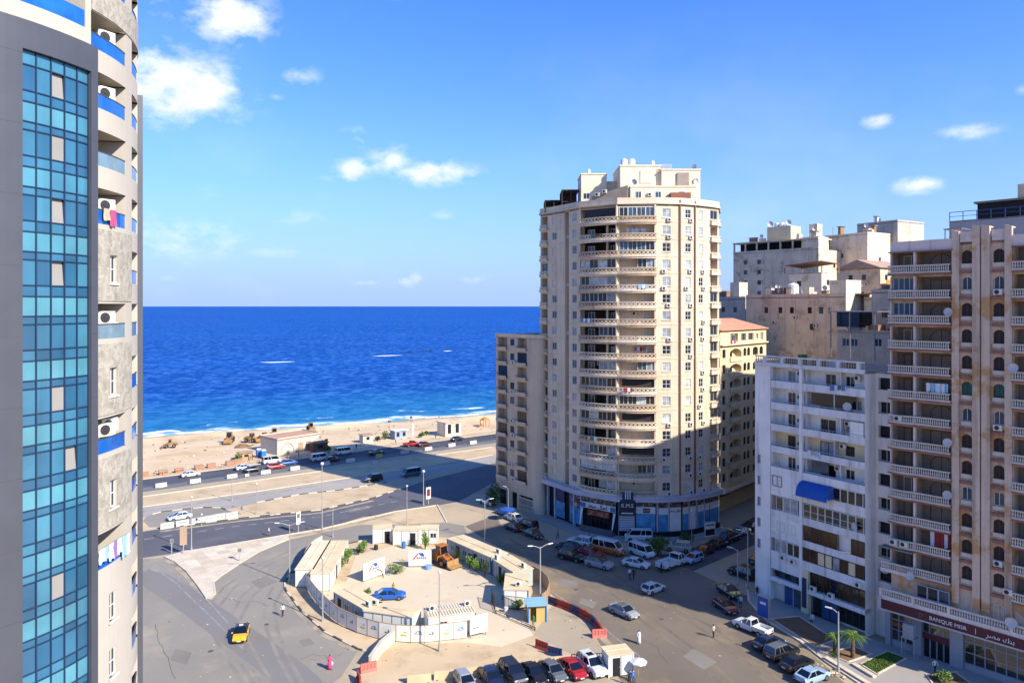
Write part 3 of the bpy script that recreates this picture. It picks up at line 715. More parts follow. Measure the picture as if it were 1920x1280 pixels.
for i in list(range(9)): T.wall(TF[i], 0, Z0 - .75, mb=b, d=.5)
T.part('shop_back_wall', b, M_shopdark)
def panel(i, u0, u1, z0, z1, d, m, name='shop_panel'):
    b = MB(); T.fbox(b, TF[i], u0, u1, z0, z1, d, d + .1); return T.part(name, b, m)
for i, u0, u1 in ((0, .1, 2.4), (0, 5.2, 7.9), (2, .1, 1.6), (2, 1.75, 3.4)):
    panel(i, u0, u1, .5, 3.6, .1, M_bluep); panel(i, u0, u1, 3.7, 6.6, .1, M_navy if i == 0 else M_bluep)
panel(2, .1, 3.45, 3.75, 6.5, .04, mat('photo_poster', '#4b5568', .5, .5, 1.2, patch=('#c8bfb8', 1.3, .55, .62)), 'poster')
for i, u in ((0, 2.6), (0, 5.0), (2, 1.68), (3, .25), (5, .2), (5, 2.4), (6, 1.6), (7, .2), (7, 2.2)):
    b = MB(); T.fbox(b, TF[i], u - .14, u + .14, 0, 6.6, -.2, .3); T.part('shop_column', b, M_fas)
# entrance under the arabic sign
b = MB()
for k in range(8): T.fbox(b, TF[3], .9, 7.8, 0, .16 * (8 - k), -1.6 + .22 * k, -1.6 + .22 * (k + 1))
T.part('entrance_steps', b, mat('dark_step_stone', '#5a5a5e', .8, .15, 1))
panel(3, .4, 7.9, 4.3, 5.4, -.5, M_whitep, 'sign_band'); panel(3, .4, 7.9, 5.45, 6.6, -.3, mat('bric_a_brac_window', '#4c3a35', .5, .6, 2.5, patch=('#a39488', 2.2, .52, .6)), 'display_window')
panel(3, 2.2, 6.8, 3.2, 4.2, -.9, mat('red_gold_banner', '#7a3a34', .7, .4, 1.4, patch=('#a8764a', 1.6, .52, .62)), 'banner')
panel(3, .42, 1.5, 4.45, 5.2, -.62, mat('blue_sign_patch', '#3b5f92', .6, .2, 2), 'sign_patch'); panel(3, 6.9, 7.8, 4.45, 5.2, -.62, MATS['blue_sign_patch'], 'sign_patch')
for u in (.55, 7.5):
    b = MB(); P = [TF[3].pt(u, -.6), TF[3].pt(u + .5, -.6)]; b.quad((*P[0], 4.2), (*P[1], 4.2), (*TF[3].pt(u + .2, -1.2), 1.3), (*TF[3].pt(u, -1.2), 1.2)); b.quad((*TF[3].pt(u, -.58), 4.2), (*TF[3].pt(u + .5, -.58), 4.2), (*TF[3].pt(u + .2, -1.18), 1.3), (*TF[3].pt(u, -1.18), 1.2)); T.part('drape', b, CL['white'])
T.win(TF[3], 4.1, 0.6, 3.6, 2.7, .3, 4, 1, frame=M_dframe, pane=M_glass[5], name='shop_window'); 
def letters(B, fac, u, z, d, s, size, m, ext=.03): return O('lettering', text_mesh(s, size, m, ext), B.root, B.loc(fac.pt(u, d), z), fac.ang(u))
M_letw = mat('white_lettering', '#d5d5d2', .6, 0); M_letr = mat('red_lettering', '#7c1c1c', .6, 0)
def arabic(s): return s[::-1]      # presentation forms are given in reading order
KAMAL = arabic('\uFEDB\uFEE4\uFE8E\uFEDD \uFEB3\uFECC\uFEAA')
letters(T, TF[3], 4.15, 4.85, -.63, KAMAL, 1.05, M_letr)
# dark K.M.S tower sign with navy crown and shutter
panel(4, .2, 3.1, 4.2, 7.0, -1.45, M_blackp, 'sign_board'); panel(4, .75, 2.75, 7.002, 8.4, -1.5, M_navy, 'sign_crown')
for u in (1.35, 1.75, 2.15): panel(4, u - .07, u + .07, 7.2, 8.75, -1.62, M_letw, 'sign_bar')
letters(T, TF[4], 1.65, 6.0, -1.58, 'K.M.S', .95, M_letw); panel(4, .6, 2.7, 4.55, 4.72, -1.49, M_letw, 'sign_line')
b = MB()
for k in range(9): T.fbox(b, TF[4], .25, 3.05, 1.2 + k * .33, 1.2 + k * .33 + .25, -.6, -.5)
T.part('roller_shutter', b, M_shutter)
for i, u0, u1, z1, z0 in ((4, 3.3, 6.8, 4.3, 1.0), (5, .4, 2.2, 4.1, 1.0), (5, 2.6, 4.7, 4.1, 1.0), (6, .1, 1.45, 4.0, 1.0), (6, 1.8, 3.1, 4.0, 1.0), (7, .4, 2.0, 4.0, 1.0), (7, 2.4, 3.5, 4.0, 1.0), (8, .1, 3.0, 4.0, 1.0)):
    panel(i, u0, u1, z0, z1, -.25, M_bluep if (i, u0) not in ((5, 2.6), (6, 1.8)) else M_whitep, 'shop_panel')
    panel(i, u0, u1, z1 + .02, z1 + 1.25, -.3, M_whitep, 'sign_band'); panel(i, u0, u1, z1 + 1.3, 6.6, -.2, MATS['bric_a_brac_window'], 'display_window')
panel(4, 4.6, 5.8, 4.5, 5.3, -.42, M_redp, 'shop_sign'); letters(T, TF[4], 5.2, 4.9, -.44, 'K.M.S', .35, M_letw); panel(2, 2.4, 3.4, 4.6, 5.5, -.1, M_redp, 'shop_sign')
letters(T, TF[5], 3.6, 4.75, -.36, KAMAL, .6, M_letr)
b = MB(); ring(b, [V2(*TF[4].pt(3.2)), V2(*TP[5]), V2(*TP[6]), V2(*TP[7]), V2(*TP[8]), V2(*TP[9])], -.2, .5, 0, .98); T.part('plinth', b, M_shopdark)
b = MB(); ring(b, FP, .2, 3.4, .0, .14); struct(b.build('tower_pavement', M_walk))

# ------------------------------------------------------------------ ten storey block beside the tower
M_ann = mat('sand_render', '#c4ae94', .9, .08, .3, streak=.4, streak_col='#8a755f', dirt=.2)
A_ = Bld('apartment_block', 'ten storey sandy apartment block with small balconies left of the curved tower', 'apartment block', (3, 158, 0))
AL, AR = (-3.4, 160.6), (4.6, 150.4)
f = Line(AL, AR); AZ, AH = 5.6, 3.03
zz_ = [AZ + AH * k for k in range(10)]
mid = {k: (k % 3 != 1) for k in range(10)}
ops = [(.7, 3.9, z + .05, z + 2.6, 1.5, 1) for z in zz_] + [(7.3, 10.4, z + .05, z + 2.6, 1.5, 1) for z in zz_] + [(4.9, 6.3, z + .9, z + 2.3, .2) for k, z in enumerate(zz_) if mid[k]]
A_.wall(f, AZ, 36, ops)
A_.wall(f, 0, AZ, [(1.0, 3.6, 0, 3.2, .8, 1), (5.4, 7.2, 0, 3.3, .8, 1), (8, 12.4, 0.6, 3.2, .4, 1)])
inn = -f.n; q0 = V2(*AL) + inn * 12; q1 = V2(*AR) + inn * 12
nose = bulge(AR, V2(*AR) + f.t * .9 + inn * 2.2, .7, 5)
for a, c in zip(nose[:-1], nose[1:]): A_.wall(Line(a, c), 0, 36)
A_.wall(Line(nose[-1], q1), 0, 36); A_.wall(Line(q1, q0), 0, 36)
bl = bulge(q0, AL, 0, 1)
sf = Line(q0, AL); A_.wall(sf, 0, 36, [(u, u + 1.3, z + .8, z + 2.2, .2, 1) for u in (2, 6, 9.5) for z in zz_])
A_.done(M_ann)
b = MB(); b.prism([tuple(AL), tuple(AR)] + [tuple(p) for p in nose[1:]] + [tuple(q1), tuple(q0)], 35.4, 35.55); A_.part('roof', b, MATS['roof_screed'])
b = MB(); ring(b, [V2(*AL), V2(*AR)] + nose[1:], -.02, .25, 35.5, 36.25); A_.part('parapet', b, M_tow2)
for k, z in enumerate(zz_):
    for u0, u1 in ((.7, 3.9), (7.3, 10.4)):
        b = MB(); A_.fbox(b, f, u0 - .15, u1 + .15, z - .2, z + .05, -.55, -.003); A_.fbox(b, f, u0 - .15, u1 + .15, z + .05, z + .55, -.55, -.42); bo = A_.part('balcony', b, M_ann)
        b = MB(); A_.fbox(b, f, u0 - .15, u1 + .15, z + .95, z + 1.0, -.52, -.46)
        for i in range(9): u = u0 + (u1 - u0) * i / 8; A_.fbox(b, f, u - .015, u + .015, z + .55, z + .95, -.5, -.47)
        A_.part('railing', b, M_dframe, bo)
        A_.win(f, u0 + 2.1, z + .06, 1.5, 2.0, 1.44, 2, 1, frame=M_dframe, pane=random.choice((M_glass[5], M_glass[0])))
        if (k + int(u0)) % 4 == 3: A_.win(f, (u0 + u1) / 2, z + .55, u1 - u0 - .1, 2.0, .1, 4, 1, frame=M_dframe, pane=M_glass[0], name='balcony_window')
    if mid[k]: A_.win(f, 5.6, z + .92, 1.36, 1.36, .1, 2, 1, frame=M_dframe, pane=random.choice((M_glass[0], M_glass[1])))
    if k % 2 == 0 or k < 5: A_.ac(f, 5.6 + random.uniform(-.4, .9), z + .1)
for u, w, h in ((2.3, 2.5, 3.1), (6.3, 1.7, 3.2), (10.2, 4.2, 2.4)): A_.win(f, u, .6 if u > 8 else .02, w, h, .3, 3, 2, frame=M_dframe, pane=M_glass[5], name='shop_window')
b = MB()
for i in range(15): A_.fbox(b, f, 8.0 + i * .31, 8.08 + i * .31, .1, 2.6, -.1, -.02)
A_.fbox(b, f, 7.9, 12.6, 2.6, 2.75, -.14, 0); A_.fbox(b, f, 7.9, 12.6, 1.2, 1.3, -.12, 0); A_.part('window_grille', b, M_tow2)
# ------------------------------------------------------------------ glass fronted tower on the left
M_lt = mat('cream_tower_render', '#b3ab9d', .9, .05, .3, streak=.12, bump=.08, dirt=.1)
M_stone = mat('rough_stone_cladding', '#a09989', .95, .25, 1.2, patch=('#b8b1a2', 2.5, .45, .6), bump=.9, bscale=5, fine=.4)
M_clad = mat('grey_metal_cladding', '#494b52', .45, .08, .4, spec=.4)
M_cladj = mat('cladding_joint', '#44464c', .6, .05)
M_mull = mat('dark_blue_mullion', '#1f3550', .4, .1)
LG = [mat('tower_glass_%d' % i, c, .08, .22, .25, streak=.3, spec=.7, coat=.3) for i, c in enumerate(('#427a90', '#376a86', '#3b7089', '#30607c', '#4c8595', '#538c9a', '#2c5874'))]  # tone noise and streaks paint uneven reflections into the glass colour
LP = mat('tower_blank_panel', '#8d8a83', .6, .06); M_blueglass = mat('blue_balcony_glass', '#1f5fae', .1, .25, 1, spec=.6, coat=.3)
L_ = Bld('glass_tower', 'tall curved cream tower with blue curtain wall in a grey frame at the left edge', 'tower', (-36, 43, 0))
LC, LR = (-36, 43), 12.9
D2 = math.radians
def lt_ang(px, R=12.9):
    # angle on the round tower seen at a photo column
    lo, hi = D2(-60), D2(30)
    for _ in range(40):
        m_ = (lo + hi) / 2; x, y = LC[0] + R * math.cos(m_), LC[1] + R * math.sin(m_)
        if 960 + 1400 * x / y < px: lo = m_
        else: hi = m_
    return lo
aF0, aG0, aG1, aF1 = lt_ang(-2, 13.35), lt_ang(37, 13.1), lt_ang(164, 13.1), lt_ang(184, 13.35)
TOPZ = 72.0
FZ, FHL = 42.15, 3.24
floors = [FZ + FHL * k for k in range(-13, 9)]      # soffit heights
AE = D2(62)
arcW = Arc(LC, LR, aF1, AE, .5)
ub0, ub1 = .02, LR * (lt_ang(236) - aF1)          # big loggias next to the frame
uc0, uc1 = LR * (lt_ang(247) - aF1), LR * (lt_ang(247) - aF1) + 2.6
ops = []; stonefl = []
kinds = {-4: 'w', -3: 'b', -2: 'w', -1: 's', 0: 'b', 1: 'w', 2: 'b', 3: 'b', 4: 'b', 5: 'b'}
def kind(k):
    # k: soffit index relative to the horizon line
    return {5: 'b', 4: 'b', 3: 'b', 2: 'b', 1: 'w', 0: 'b', -1: 'w', -2: 'b', -3: 'w', -4: 'b', -5: 'w', -6: 'w', 6: 'b', 7: 'b'}.get(k, 'w')
uw = LR * (lt_ang(212) - aF1)
for i, z in enumerate(floors):
    k = i - 13
    if kind(k) == 'b': ops.append((ub0, ub1, z - 2.0, z, 2.2, 1))
    else: ops.append((uw - .4, uw + .42, z - 2.05, z - .45, .2))
    ops.append((uc0, uc1, z - 2.0, z, 1.8, 1))
L_.wall(arcW, -1, 63.1, [o for o in ops if o[3] < 63])
arcTop = Arc(LC, LR, aF0 - .2, AE, .5); arcL = Arc(LC, LR, D2(-150), aF0, 1.0); arcB = Arc(LC, LR, AE, D2(210), 1.0)
arcA = Arc(LC, LR, aF0, aF1, .5)
zc = 57.6
uL0, uL1 = LR * (lt_ang(38) - aF0), LR * (lt_ang(160) - aF0)
L_.wall(arcA, 56.2, 63.1, [(uL0, uL1, 57.2, 60.6, 2.2, 1)]); L_.wall(arcL, 0, TOPZ); L_.wall(arcB, 0, TOPZ)
L_.wall(arcA, 63.1, TOPZ); L_.wall(arcW, 63.1, TOPZ)
L_.done(M_lt)
b = MB(); n = 40; b.prism([tuple(V2(*LC) + V2(math.cos(2 * PI * i / n), math.sin(2 * PI * i / n)) * LR) for i in range(n)], TOPZ - .2, TOPZ); L_.part('roof', b, MATS['roof_screed'])
# stone cladding bands on the closed storeys
def band(z0, z1, u0, u1, holes=()):
    b = MB(); L_.wall(arcW, z0, z1, holes, u0, u1, d=-.05, mb=b)
    us = [u0] + [x for x in arcW.breaks if u0 < x < u1] + [u1]
    for a, c in zip(us[:-1], us[1:]):
        for z in (z0, z1): b.quad((*arcW.pt(a, -.05), z), (*arcW.pt(c, -.05), z), (*arcW.pt(c, .0), z), (*arcW.pt(a, .0), z))
    L_.part('stone_cladding', b, M_stone)
for k in (1, -1, -3):
    z = FZ + FHL * k
    band(z - 3.1, z + .95, ub0 + .02, uc0 - .15, [(uw - .4, uw + .42, z - 2.05, z - .45, .05)])
band(FZ + FHL * 5 + .05, FZ + FHL * 5 + 1.7, ub0 + .02, uc0 + 4)
for i, z in enumerate(floors):
    k = i - 13
    if z > 63: continue
    for (u0, u1, dp) in (((ub0, ub1, 2.2),) if kind(k) == 'b' else ()) + ((uc0, uc1, 1.8),):
        b = MB(); L_.fbox(b, arcW, u0 + .03, u1 - .03, z - 2.0, z - 1.2, .05, .09); po = L_.part('balcony_glass', b, M_blueglass if k not in (3, 0) else mat('grey_balcony_glass', '#6f8894', .15, .2, 1, spec=.6))
        b = MB(); L_.fbox(b, arcW, u0 + .01, u1 - .01, z - 1.2, z - 1.14, .03, .11); L_.part('rail', b, M_cladj, po)
        b = MB(); L_.fbox(b, arcW, u1 - .7, u1 - .05, z - 2.0, z - .1, dp - .06, dp - .02); L_.part('balcony_door', b, M_bframe)
    if kind(k) == 'b':
        n_ac = {5: 1, 4: 1, 3: 0, 2: 1, 0: 2, -2: 2, -4: 0}.get(k, 1)
        for j in range(n_ac): L_.ac(arcW, ub0 + (ub1 - ub0) * (.6 + .1 * j), z - 1.18 - .66 * (j if k == 0 else -.35 * j), .75, -.55).scale = (1.2, 1.2, 1.2)
    else:
        L_.win(arcW, uw + .01, z - 2.05, .8, 1.6, .12, 2, 2, .07, pane=M_glass[0])
        b = MB(); L_.fbox(b, arcW, uw - .5, uw + .52, z - 2.17, z - 2.06, -.12, -.052); L_.part('sill', b, M_wframe)
b = MB(); L_.fbox(b, arcA, uL0, uL1, 57.2, 58.15, .05, .09); L_.part('balcony_glass', b, M_blueglass)
for u in (.34, .72): L_.ac(arcA, uL0 + (uL1 - uL0) * u, 58.9, 1.9)
# curved white balcony fronts between the openings
# grey frame and curtain wall
fr = MB(); arcF = Arc(LC, LR + .45, aF0 - .02, aF1, .5); R2 = LR + .45
g0, g1 = R2 * (aG0 - aF0 + .02), R2 * (aG1 - aF0 + .02)
ZF = 56.2; ZGt = 54.75
L_.fbox(fr, arcF, 0, g0, -1, ZF, 0, .45); L_.fbox(fr, arcF, g1, arcF.L, -1, ZF, 0, .45); L_.fbox(fr, arcF, g0, g1, ZGt, ZF, 0, .45)
L_.part('grey_frame', fr, M_clad)
for k in range(16):
    z = 2 + k * 3.5
    for u0, u1 in ((0, g0), (g1, arcF.L)):
        b = MB(); L_.fbox(b, arcF, u0 + .01, u1 - .01, z, z + .035, -.006, 0); L_.part('cladding_joint', b, M_cladj)
arcG = Arc(LC, LR + .2, aG0, aG1, .5)
b = MB(); L_.wall(arcA, -1, ZGt, (), LR * (aG0 - aF0), LR * (aG1 - aF0), d=.12, mb=b); L_.part('curtain_backing', b, M_mull)
wc = arcG.L / 5
# four pane rows a storey: clear row, spandrel, ...
rows = []; z = ZGt - .02; k = 0
pat = (1.28, .55, 1.0, .41)         # vision, transom strip, pale spandrel, dark strip (sums to one storey)
rows.append((ZGt - .7, ZGt, 'x')); z = ZGt - .7
while z > 0:
    for hgt, kd in zip(pat, 'vdsd'):
        rows.append((z - hgt, z, kd)); z -= hgt
blank = {1: 2, 5: 2, 9: 2, 13: 2, 21: 2, 25: 3, 33: 2}
n_pane = 0
for ri, (za, zb, kd) in enumerate(rows):
    if zb < 8: continue
    for c in range(5):
        u = wc * (c + .5); w = wc - .06; h = zb - za - .06
        p = arcG.pt(u); isb = blank.get(ri) == c
        key = ('lp', round(w, 3), round(h, 3))
        if key not in _WC:
            q = MB(); q.box(-w / 2, 0, 0, w / 2, .04, h); _WC[key] = q.mesh('glass_pane', LG[0])
        m_ = LP if isb else {'v': random.choice((LG[1], LG[2], LG[3], LG[0], LG[6])), 's': random.choice((LG[4], LG[5], LG[0], LG[4])), 'd': random.choice((LG[3], LG[1], LG[2], LG[6])), 'x': LG[0]}[kd]
        o = O('glass_pane' if not isb else 'blank_panel', _WC[key], L_.root, L_.loc(p, za + .03), arcG.ang(u) + random.uniform(-.008, .008), m_)
        if isb and random.random() < .5: o.rotation_euler = (-.09, 0, o.rotation_euler[2])
mb_ = []
for ri, (za, zb, kd) in enumerate(rows):
    if zb < 4: continue
    b = MB(); L_.fbox(b, arcG, 0, arcG.L, za - .028, za + .028, -.06, .05); L_.part('transom', b, M_mull)
for c in range(6):
    b = MB(); u = wc * c; L_.fbox(b, arcG, max(0, u - .03), min(arcG.L, u + .03), -1, ZGt, -.075, .055); L_.part('mullion', b, M_mull)
# grey fin on the seaward side
b = MB(); fa = Arc(LC, LR + .62, D2(38.5), D2(42), .5); L_.fbox(b, fa, 0, fa.L, 0, 56.5, 0, .7); L_.part('grey_fin', b, M_clad)
# washing on the loggias
zl = FZ + FHL * 2
laundry('hanging_laundry', 'pink and brown rugs hung over a balcony of the glass tower', arcW, ub0 + .9, ub0 + 2.2, zl - 1.1, -.1, [CL['cream'], CL['pink']], (.5, 1.3))
zl = FZ + FHL * -4
laundry('hanging_laundry', 'white and lilac washing on a low balcony of the glass tower', arcW, ub0 + .3, ub1 - .1, zl - .75, -.12, [CL['white'], CL['sky'], CL['white'], CL['lilac']], (.7, 1.3))

# ------------------------------------------------------------------ yellow block with arched loggias
M_yel = mat('yellow_render', '#cfbd97', .9, .09, .3, streak=.35, streak_col='#a08a62', dirt=.2)
M_terra = mat('terracotta_tile', '#b5836a', .9, .15, 1, bump=.4)
Y_ = Bld('arched_apartment_block', 'yellow apartment block with arched loggias behind the curved tower', 'apartment block', (50, 162, 0))
YA, YB = (41.7, 149.6), (56.5, 166.0)
f = Line(YA, YB); FHY = 3.13
yz = [30.7 - FHY * k for k in range(9)]
def arch_fill(B, fac, u0, u1, zt, rise, depth, mb):
    n = 8
    for i in range(n):
        a, c = u0 + (u1 - u0) * i / n, u0 + (u1 - u0) * (i + 1) / n
        ha = zt - rise * (1 - math.sin(PI * i / n) ** .7) if i else zt - rise; hc = zt - rise * (1 - math.sin(PI * (i + 1) / n) ** .7) if i < n - 1 else zt - rise
        P = lambda u, z, d: (*fac.pt(u, d), z)
        mb.quad(P(a, ha, 0), P(c, hc, 0), P(c, zt, 0), P(a, zt, 0)); mb.quad(P(a, ha, 0), P(c, hc, 0), P(c, hc, depth), P(a, ha, depth))
uu = [(1.0, 2.4, 0), (4.3, 9.7, 1), (10.6, 12.0, 2), (12.4, 13.8, 2), (15.2, 17.8, 2), (18.6, 20.4, 2)]
ops = []
for k, z in enumerate(yz):
    for u0, u1, ty in uu: ops.append((u0, u1, z + (.75 if ty == 1 else .8), z + 2.55, 1.3 if ty == 1 else .35, 1))
Y_.wall(f, 4.6, 37.3, ops + [(4.6, 8, 34.6, 36.4, 1.0, 1), (9.6, 12, 34.7, 36.3, .3, 1), (13, 15.6, 34.7, 36.3, .3, 1), (17, 18, 34.9, 36.1, .3, 1), (19, 20.6, 34.6, 36.3, .3, 1)])
Y_.wall(f, 0, 4.6, (), d=1.5)
for k, z in enumerate(yz):
    for u0, u1, ty in uu:
        if ty: arch_fill(Y_, f, u0, u1, z + 2.55, .75 if ty == 1 else .45, .3, Y_.w)
yi = -f.n; e0, e1 = V2(*YA) + yi * 12, V2(*YB) + yi * 12
Y_.wall(Line(e0, YA), 0, 37.3); Y_.wall(Line(YB, e1), 0, 37.3); Y_.wall(Line(e1, e0), 0, 37.3)
Y_.done(M_yel)
b = MB(); Y_.fbox(b, f, -.2, f.L + .2, 4.45, 4.9, -.9, 1.5); Y_.part('canopy', b, M_yel)
b = MB(); Y_.fbox(b, f, .2, f.L - .2, 3.0, 4.2, 1.3, 1.45); Y_.part('shop_sign', b, M_shopdark)
letters(Y_, f, 8, 3.5, 1.28, arabic('\uFEE3\uFED8\uFEEC\uFEF0'), .8, M_fas)
for k, z in enumerate(yz):
    b = MB(); Y_.fbox(b, f, 4.2, 9.8, z + .1, z + .75, -.25, -.1); Y_.fbox(b, f, 4.2, 9.8, z - .1, z + .1, -.25, -.003); bo = Y_.part('balcony', b, M_yel)
    Y_.win(f, 7, z + .78, 1.8, 1.5, 1.25, 2, 1, frame=M_dframe, pane=M_glass[5])
    for u0, u1, ty in uu:
        if ty != 1: Y_.win(f, (u0 + u1) / 2, z + .82, u1 - u0 - .06, 1.7, .2, 2, 1, frame=M_bframe, pane=random.choice((M_glass[0], M_glass[5], M_glass[3])))
    if k % 2: Y_.ac(f, 3.2, z + .9)
for u, w, zz in ((6.3, 1.6, 34.7), (10.8, 2.2, 34.75), (14.3, 2.4, 34.75), (17.5, .9, 34.95), (19.8, 1.4, 34.7)): Y_.win(f, u, zz, w, 1.5, .22, 2, 1, pane=random.choice((M_glass[2], M_glass[0])))
b = MB(); Y_.fbox(b, f, 0, f.L, 34.0, 34.25, -.6, -.003); Y_.part('cornice', b, M_yel)
b = MB(); P = [f.pt(-.3, -.5), f.pt(f.L + .3, -.5), f.pt(f.L + .3, 8), f.pt(-.3, 8)]
b.add([(*P[0], 37.2), (*P[1], 37.2), (*P[2], 39.3), (*P[3], 39.3), (*P[0], 37.05), (*P[1], 37.05), (*P[2], 37.05), (*P[3], 37.05)], [(0, 1, 2, 3), (0, 4, 5, 1), (1, 5, 6, 2), (2, 6, 7, 3), (3, 7, 4, 0), (7, 6, 5, 4)])
Y_.part('roof', b, M_terra)
laundry('hanging_laundry', 'red and white washing on the yellow block, just under its terracotta roof', f, 4.6, 6.8, 35.0, -.2, [CL['red'], CL['white'], CL['pink']], (.6, 1.0))

# ------------------------------------------------------------------ white block with long balconies
M_whi = mat('white_weathered_render', '#e2dcd3', .9, .1, .3, streak=.6, streak_col='#837d80', dirt=.25)
M_whi2 = mat('grey_white_balcony', '#d6d1cd', .9, .12, .4, streak=.65, streak_col='#767077', dirt=.3)
M_creamw = mat('cream_flat_render', '#d6c399', .9, .07, .4)
W_ = Bld('apartment_block', 'white nine storey apartment block with long balconies and a blue awning', 'apartment block', (43, 104, 0))
WA, WB, WC_ = V2(37, 107), V2(44.77, 94.66), V2(35.4, 108.6)
f = Line(WA, WB); WI = -f.n
wz = [30.6 - 3.05 * k for k in range(9)]; WT = 33.65
wall_colour = {3: 1}
WS = .0
rear = Line(WA + WI * 1.3, WB + WI * 1.3)          # flat wall behind the balconies
for k, z in enumerate(wz):
    mbk = MB(); ops = []
    if k in (0, 1, 2, 3, 4):
        ops = [(2.0, 3.3, z + .1, z + 2.3, .2), (7.2 if k else 8.0, 9.6 if k != 1 else 12.2, z + .1, z + 2.3, .25), (11.0 if k != 1 else 12.6, 12.3 if k != 1 else 13.3, z + (.9 if k else .8), z + 2.2, .2)]
        W_.wall(rear, z, z + 3.05, ops, mb=mbk); W_.part('wall', mbk, M_creamw if k == 3 else M_whi)
        for o in ops: W_.win(rear, (o[0] + o[1]) / 2, o[2], o[1] - o[0], o[3] - o[2], .08, max(2, int((o[1] - o[0]) / .8)), 1, frame=M_wframe if k != 3 else M_bframe, pane=random.choice((M_glass[0], M_glass[5], M_glass[2])))
b = MB()
b = MB(); W_.wall(rear, 0, wz[8] + 3.05, [], mb=b); W_.part('wall', b, M_whi)
# end walls, chamfer, side
for l_ in (Line(WC_, WA), Line(V2(39.05, 120), WC_)):
    o_ = [(.25 + i * .8, .8 + i * .8, z + .8, z + 2.2, .2, 1) for i in (0,) for z in wz[4:]] if l_.L < 4 else [(2 + 3 * i, 3.2 + 3 * i, z + .8, z + 2.3, .2, 1) for i in range(3) for z in wz]
    W_.wall(l_, 3.4, WT, o_); W_.wall(l_, 0, 3.4)
    for o in o_: W_.win(l_, (o[0] + o[1]) / 2, o[2], o[1] - o[0], o[3] - o[2], .1, 2, 1, frame=M_wframe, pane=M_glass[0])
W_.wall(Line(WA, rear.p0), 0, WT); side = Line(WB, WB + WI * 2.3); W_.wall(side, 0, WT)
R0 = WB + WI * 2.3; rf = Line(R0, R0 + f.t * 2.6)
o_ = [(.35, 2.1, z + .75, z + 2.3, .8, 1) for z in wz]
W_.wall(rf, 0, WT, o_)
bk = WA + WI * 15; W_.wall(Line(R0 + f.t * 2.6, R0 + f.t * 2.6 + WI * 10), 0, WT)
W_.done(M_whi)
for i, z in enumerate(wz):
    W_.win(rf, 1.2, z + .78, 1.7, 1.5, .5, 2, 1, frame=M_wframe if i % 2 else M_dframe, pane=M_glass[5])
b = MB(); b.prism([tuple(p) for p in (WC_, WA, WB, R0, R0 + f.t * 2.6, R0 + f.t * 2.6 + WI * 10, WA + WI * 15, V2(39.05, 120))], WT - .25, WT + .02); W_.part('roof', b, MATS['roof_screed'])
# floor slabs and balcony fronts, each a part with its railing
M_rail = mat('pale_blue_railing', '#9aa0b0', .5, .1); M_bglass = mat('blue_railing_glass', '#3f7ea6', .15, .2, 1, spec=.6)
for k, z in enumerate(wz):
    b = MB(); W_.fbox(b, f, .1, f.L - .02, z - .2, z + .03, 0, 1.3)
    ph = {0: .82, 1: .78, 2: .75, 3: .7, 4: .8, 5: 1.05, 6: .75, 7: .75, 8: 1.0}[k]
    W_.fbox(b, f, .1, f.L - .02, z + .03, z + ph, 0, .14); W_.fbox(b, f, .1, .24, z + .03, z + ph, .14, 1.3)
    bo = W_.part('balcony', b, M_whi if k in (4, 5) else M_whi2)
    if k <= 4 or k == 6:
        b = MB(); W_.fbox(b, f, .1, f.L - .02, z + 1.0, z + 1.06, .03, .1)
        for i in range(30): u = .2 + i * (f.L - .4) / 29; W_.fbox(b, f, u - .02, u + .02, z + ph, z + 1.0, .05, .08)
        W_.part('railing', b, M_rail, bo)
    if k == 4:
        b = MB(); W_.fbox(b, f, 5.4, f.L - .1, z + ph, z + .98, .055, .075); W_.part('railing_glass', b, M_bglass, bo)
# glazed-in balconies
def glaze(B, fac, u0, u1, z0, h, n, d=.02, fr=None, panes=None, rows=1):
    w = (u1 - u0) / n
    for i in range(n): B.win(fac, u0 + w * (i + .5), z0, w - .01, h, d, 1, rows, .07, frame=fr or M_wframe, pane=random.choice(panes or M_glass[:4]), name='balcony_window')
b = MB(); W_.fbox(b, f, .15, 5.0, wz[5] + 1.05, wz[4] - .2, .02, .12); 
W_.part('infill_wall', b, M_whi)
W_.win(f, 1.2, wz[5] + 1.1, 1.6, 1.5, -.02, 2, 1, frame=M_dframe, pane=M_glass[5])
glaze(W_, f, 10.0, 14.3, wz[5] + 1.06, 1.75, 4, panes=[M_glass[3], M_glass[3], M_glass[0]])
glaze(W_, f, 5.5, 14.4, wz[6] + .76, 2.0, 8, panes=[M_glass[3], M_glass[0], M_glass[5]], rows=2); glaze(W_, f, 1.0, 4.6, wz[6] + .76, 2.0, 3, panes=[M_glass[0], M_glass[2]])
glaze(W_, f, 5.5, 10.6, wz[7] + .76, 2.0, 4, fr=M_bframe, panes=[M_glass[3], M_glass[5]]); glaze(W_, f, 12.6, 14.4, wz[7] + .76, 2.0, 2, fr=M_bframe, panes=[M_glass[3]])
b = MB(); W_.fbox(b, f, .15, 5.0, wz[7] + .75, wz[6] - .2, .02, .12); W_.part('infill_wall', b, M_whi); b = MB(); W_.fbox(b, f, 10.6, 12.6, wz[7] + .75, wz[6] - .2, .5, .6); W_.part('infill_wall', b, M_whi)
for u in (1.8, 3.6): W_.win(f, u, wz[7] + .9, 1.3, 1.4, -.02, 2, 1, pane=M_glass[2])
glaze(W_, f, .8, 4.9, wz[8] + 1.02, 1.75, 4, panes=[M_glass[3], M_glass[2], M_glass[0]]); glaze(W_, f, 5.4, 14.4, wz[8] + 1.02, 1.75, 8, fr=M_bframe, panes=[M_glass[3], M_glass[2], M_glass[0], M_creamw])
b = MB(); W_.fbox(b, f, 4.9, 5.35, 3.2, WT + .2, -.12, .3); W_.part('duct', b, M_whi)
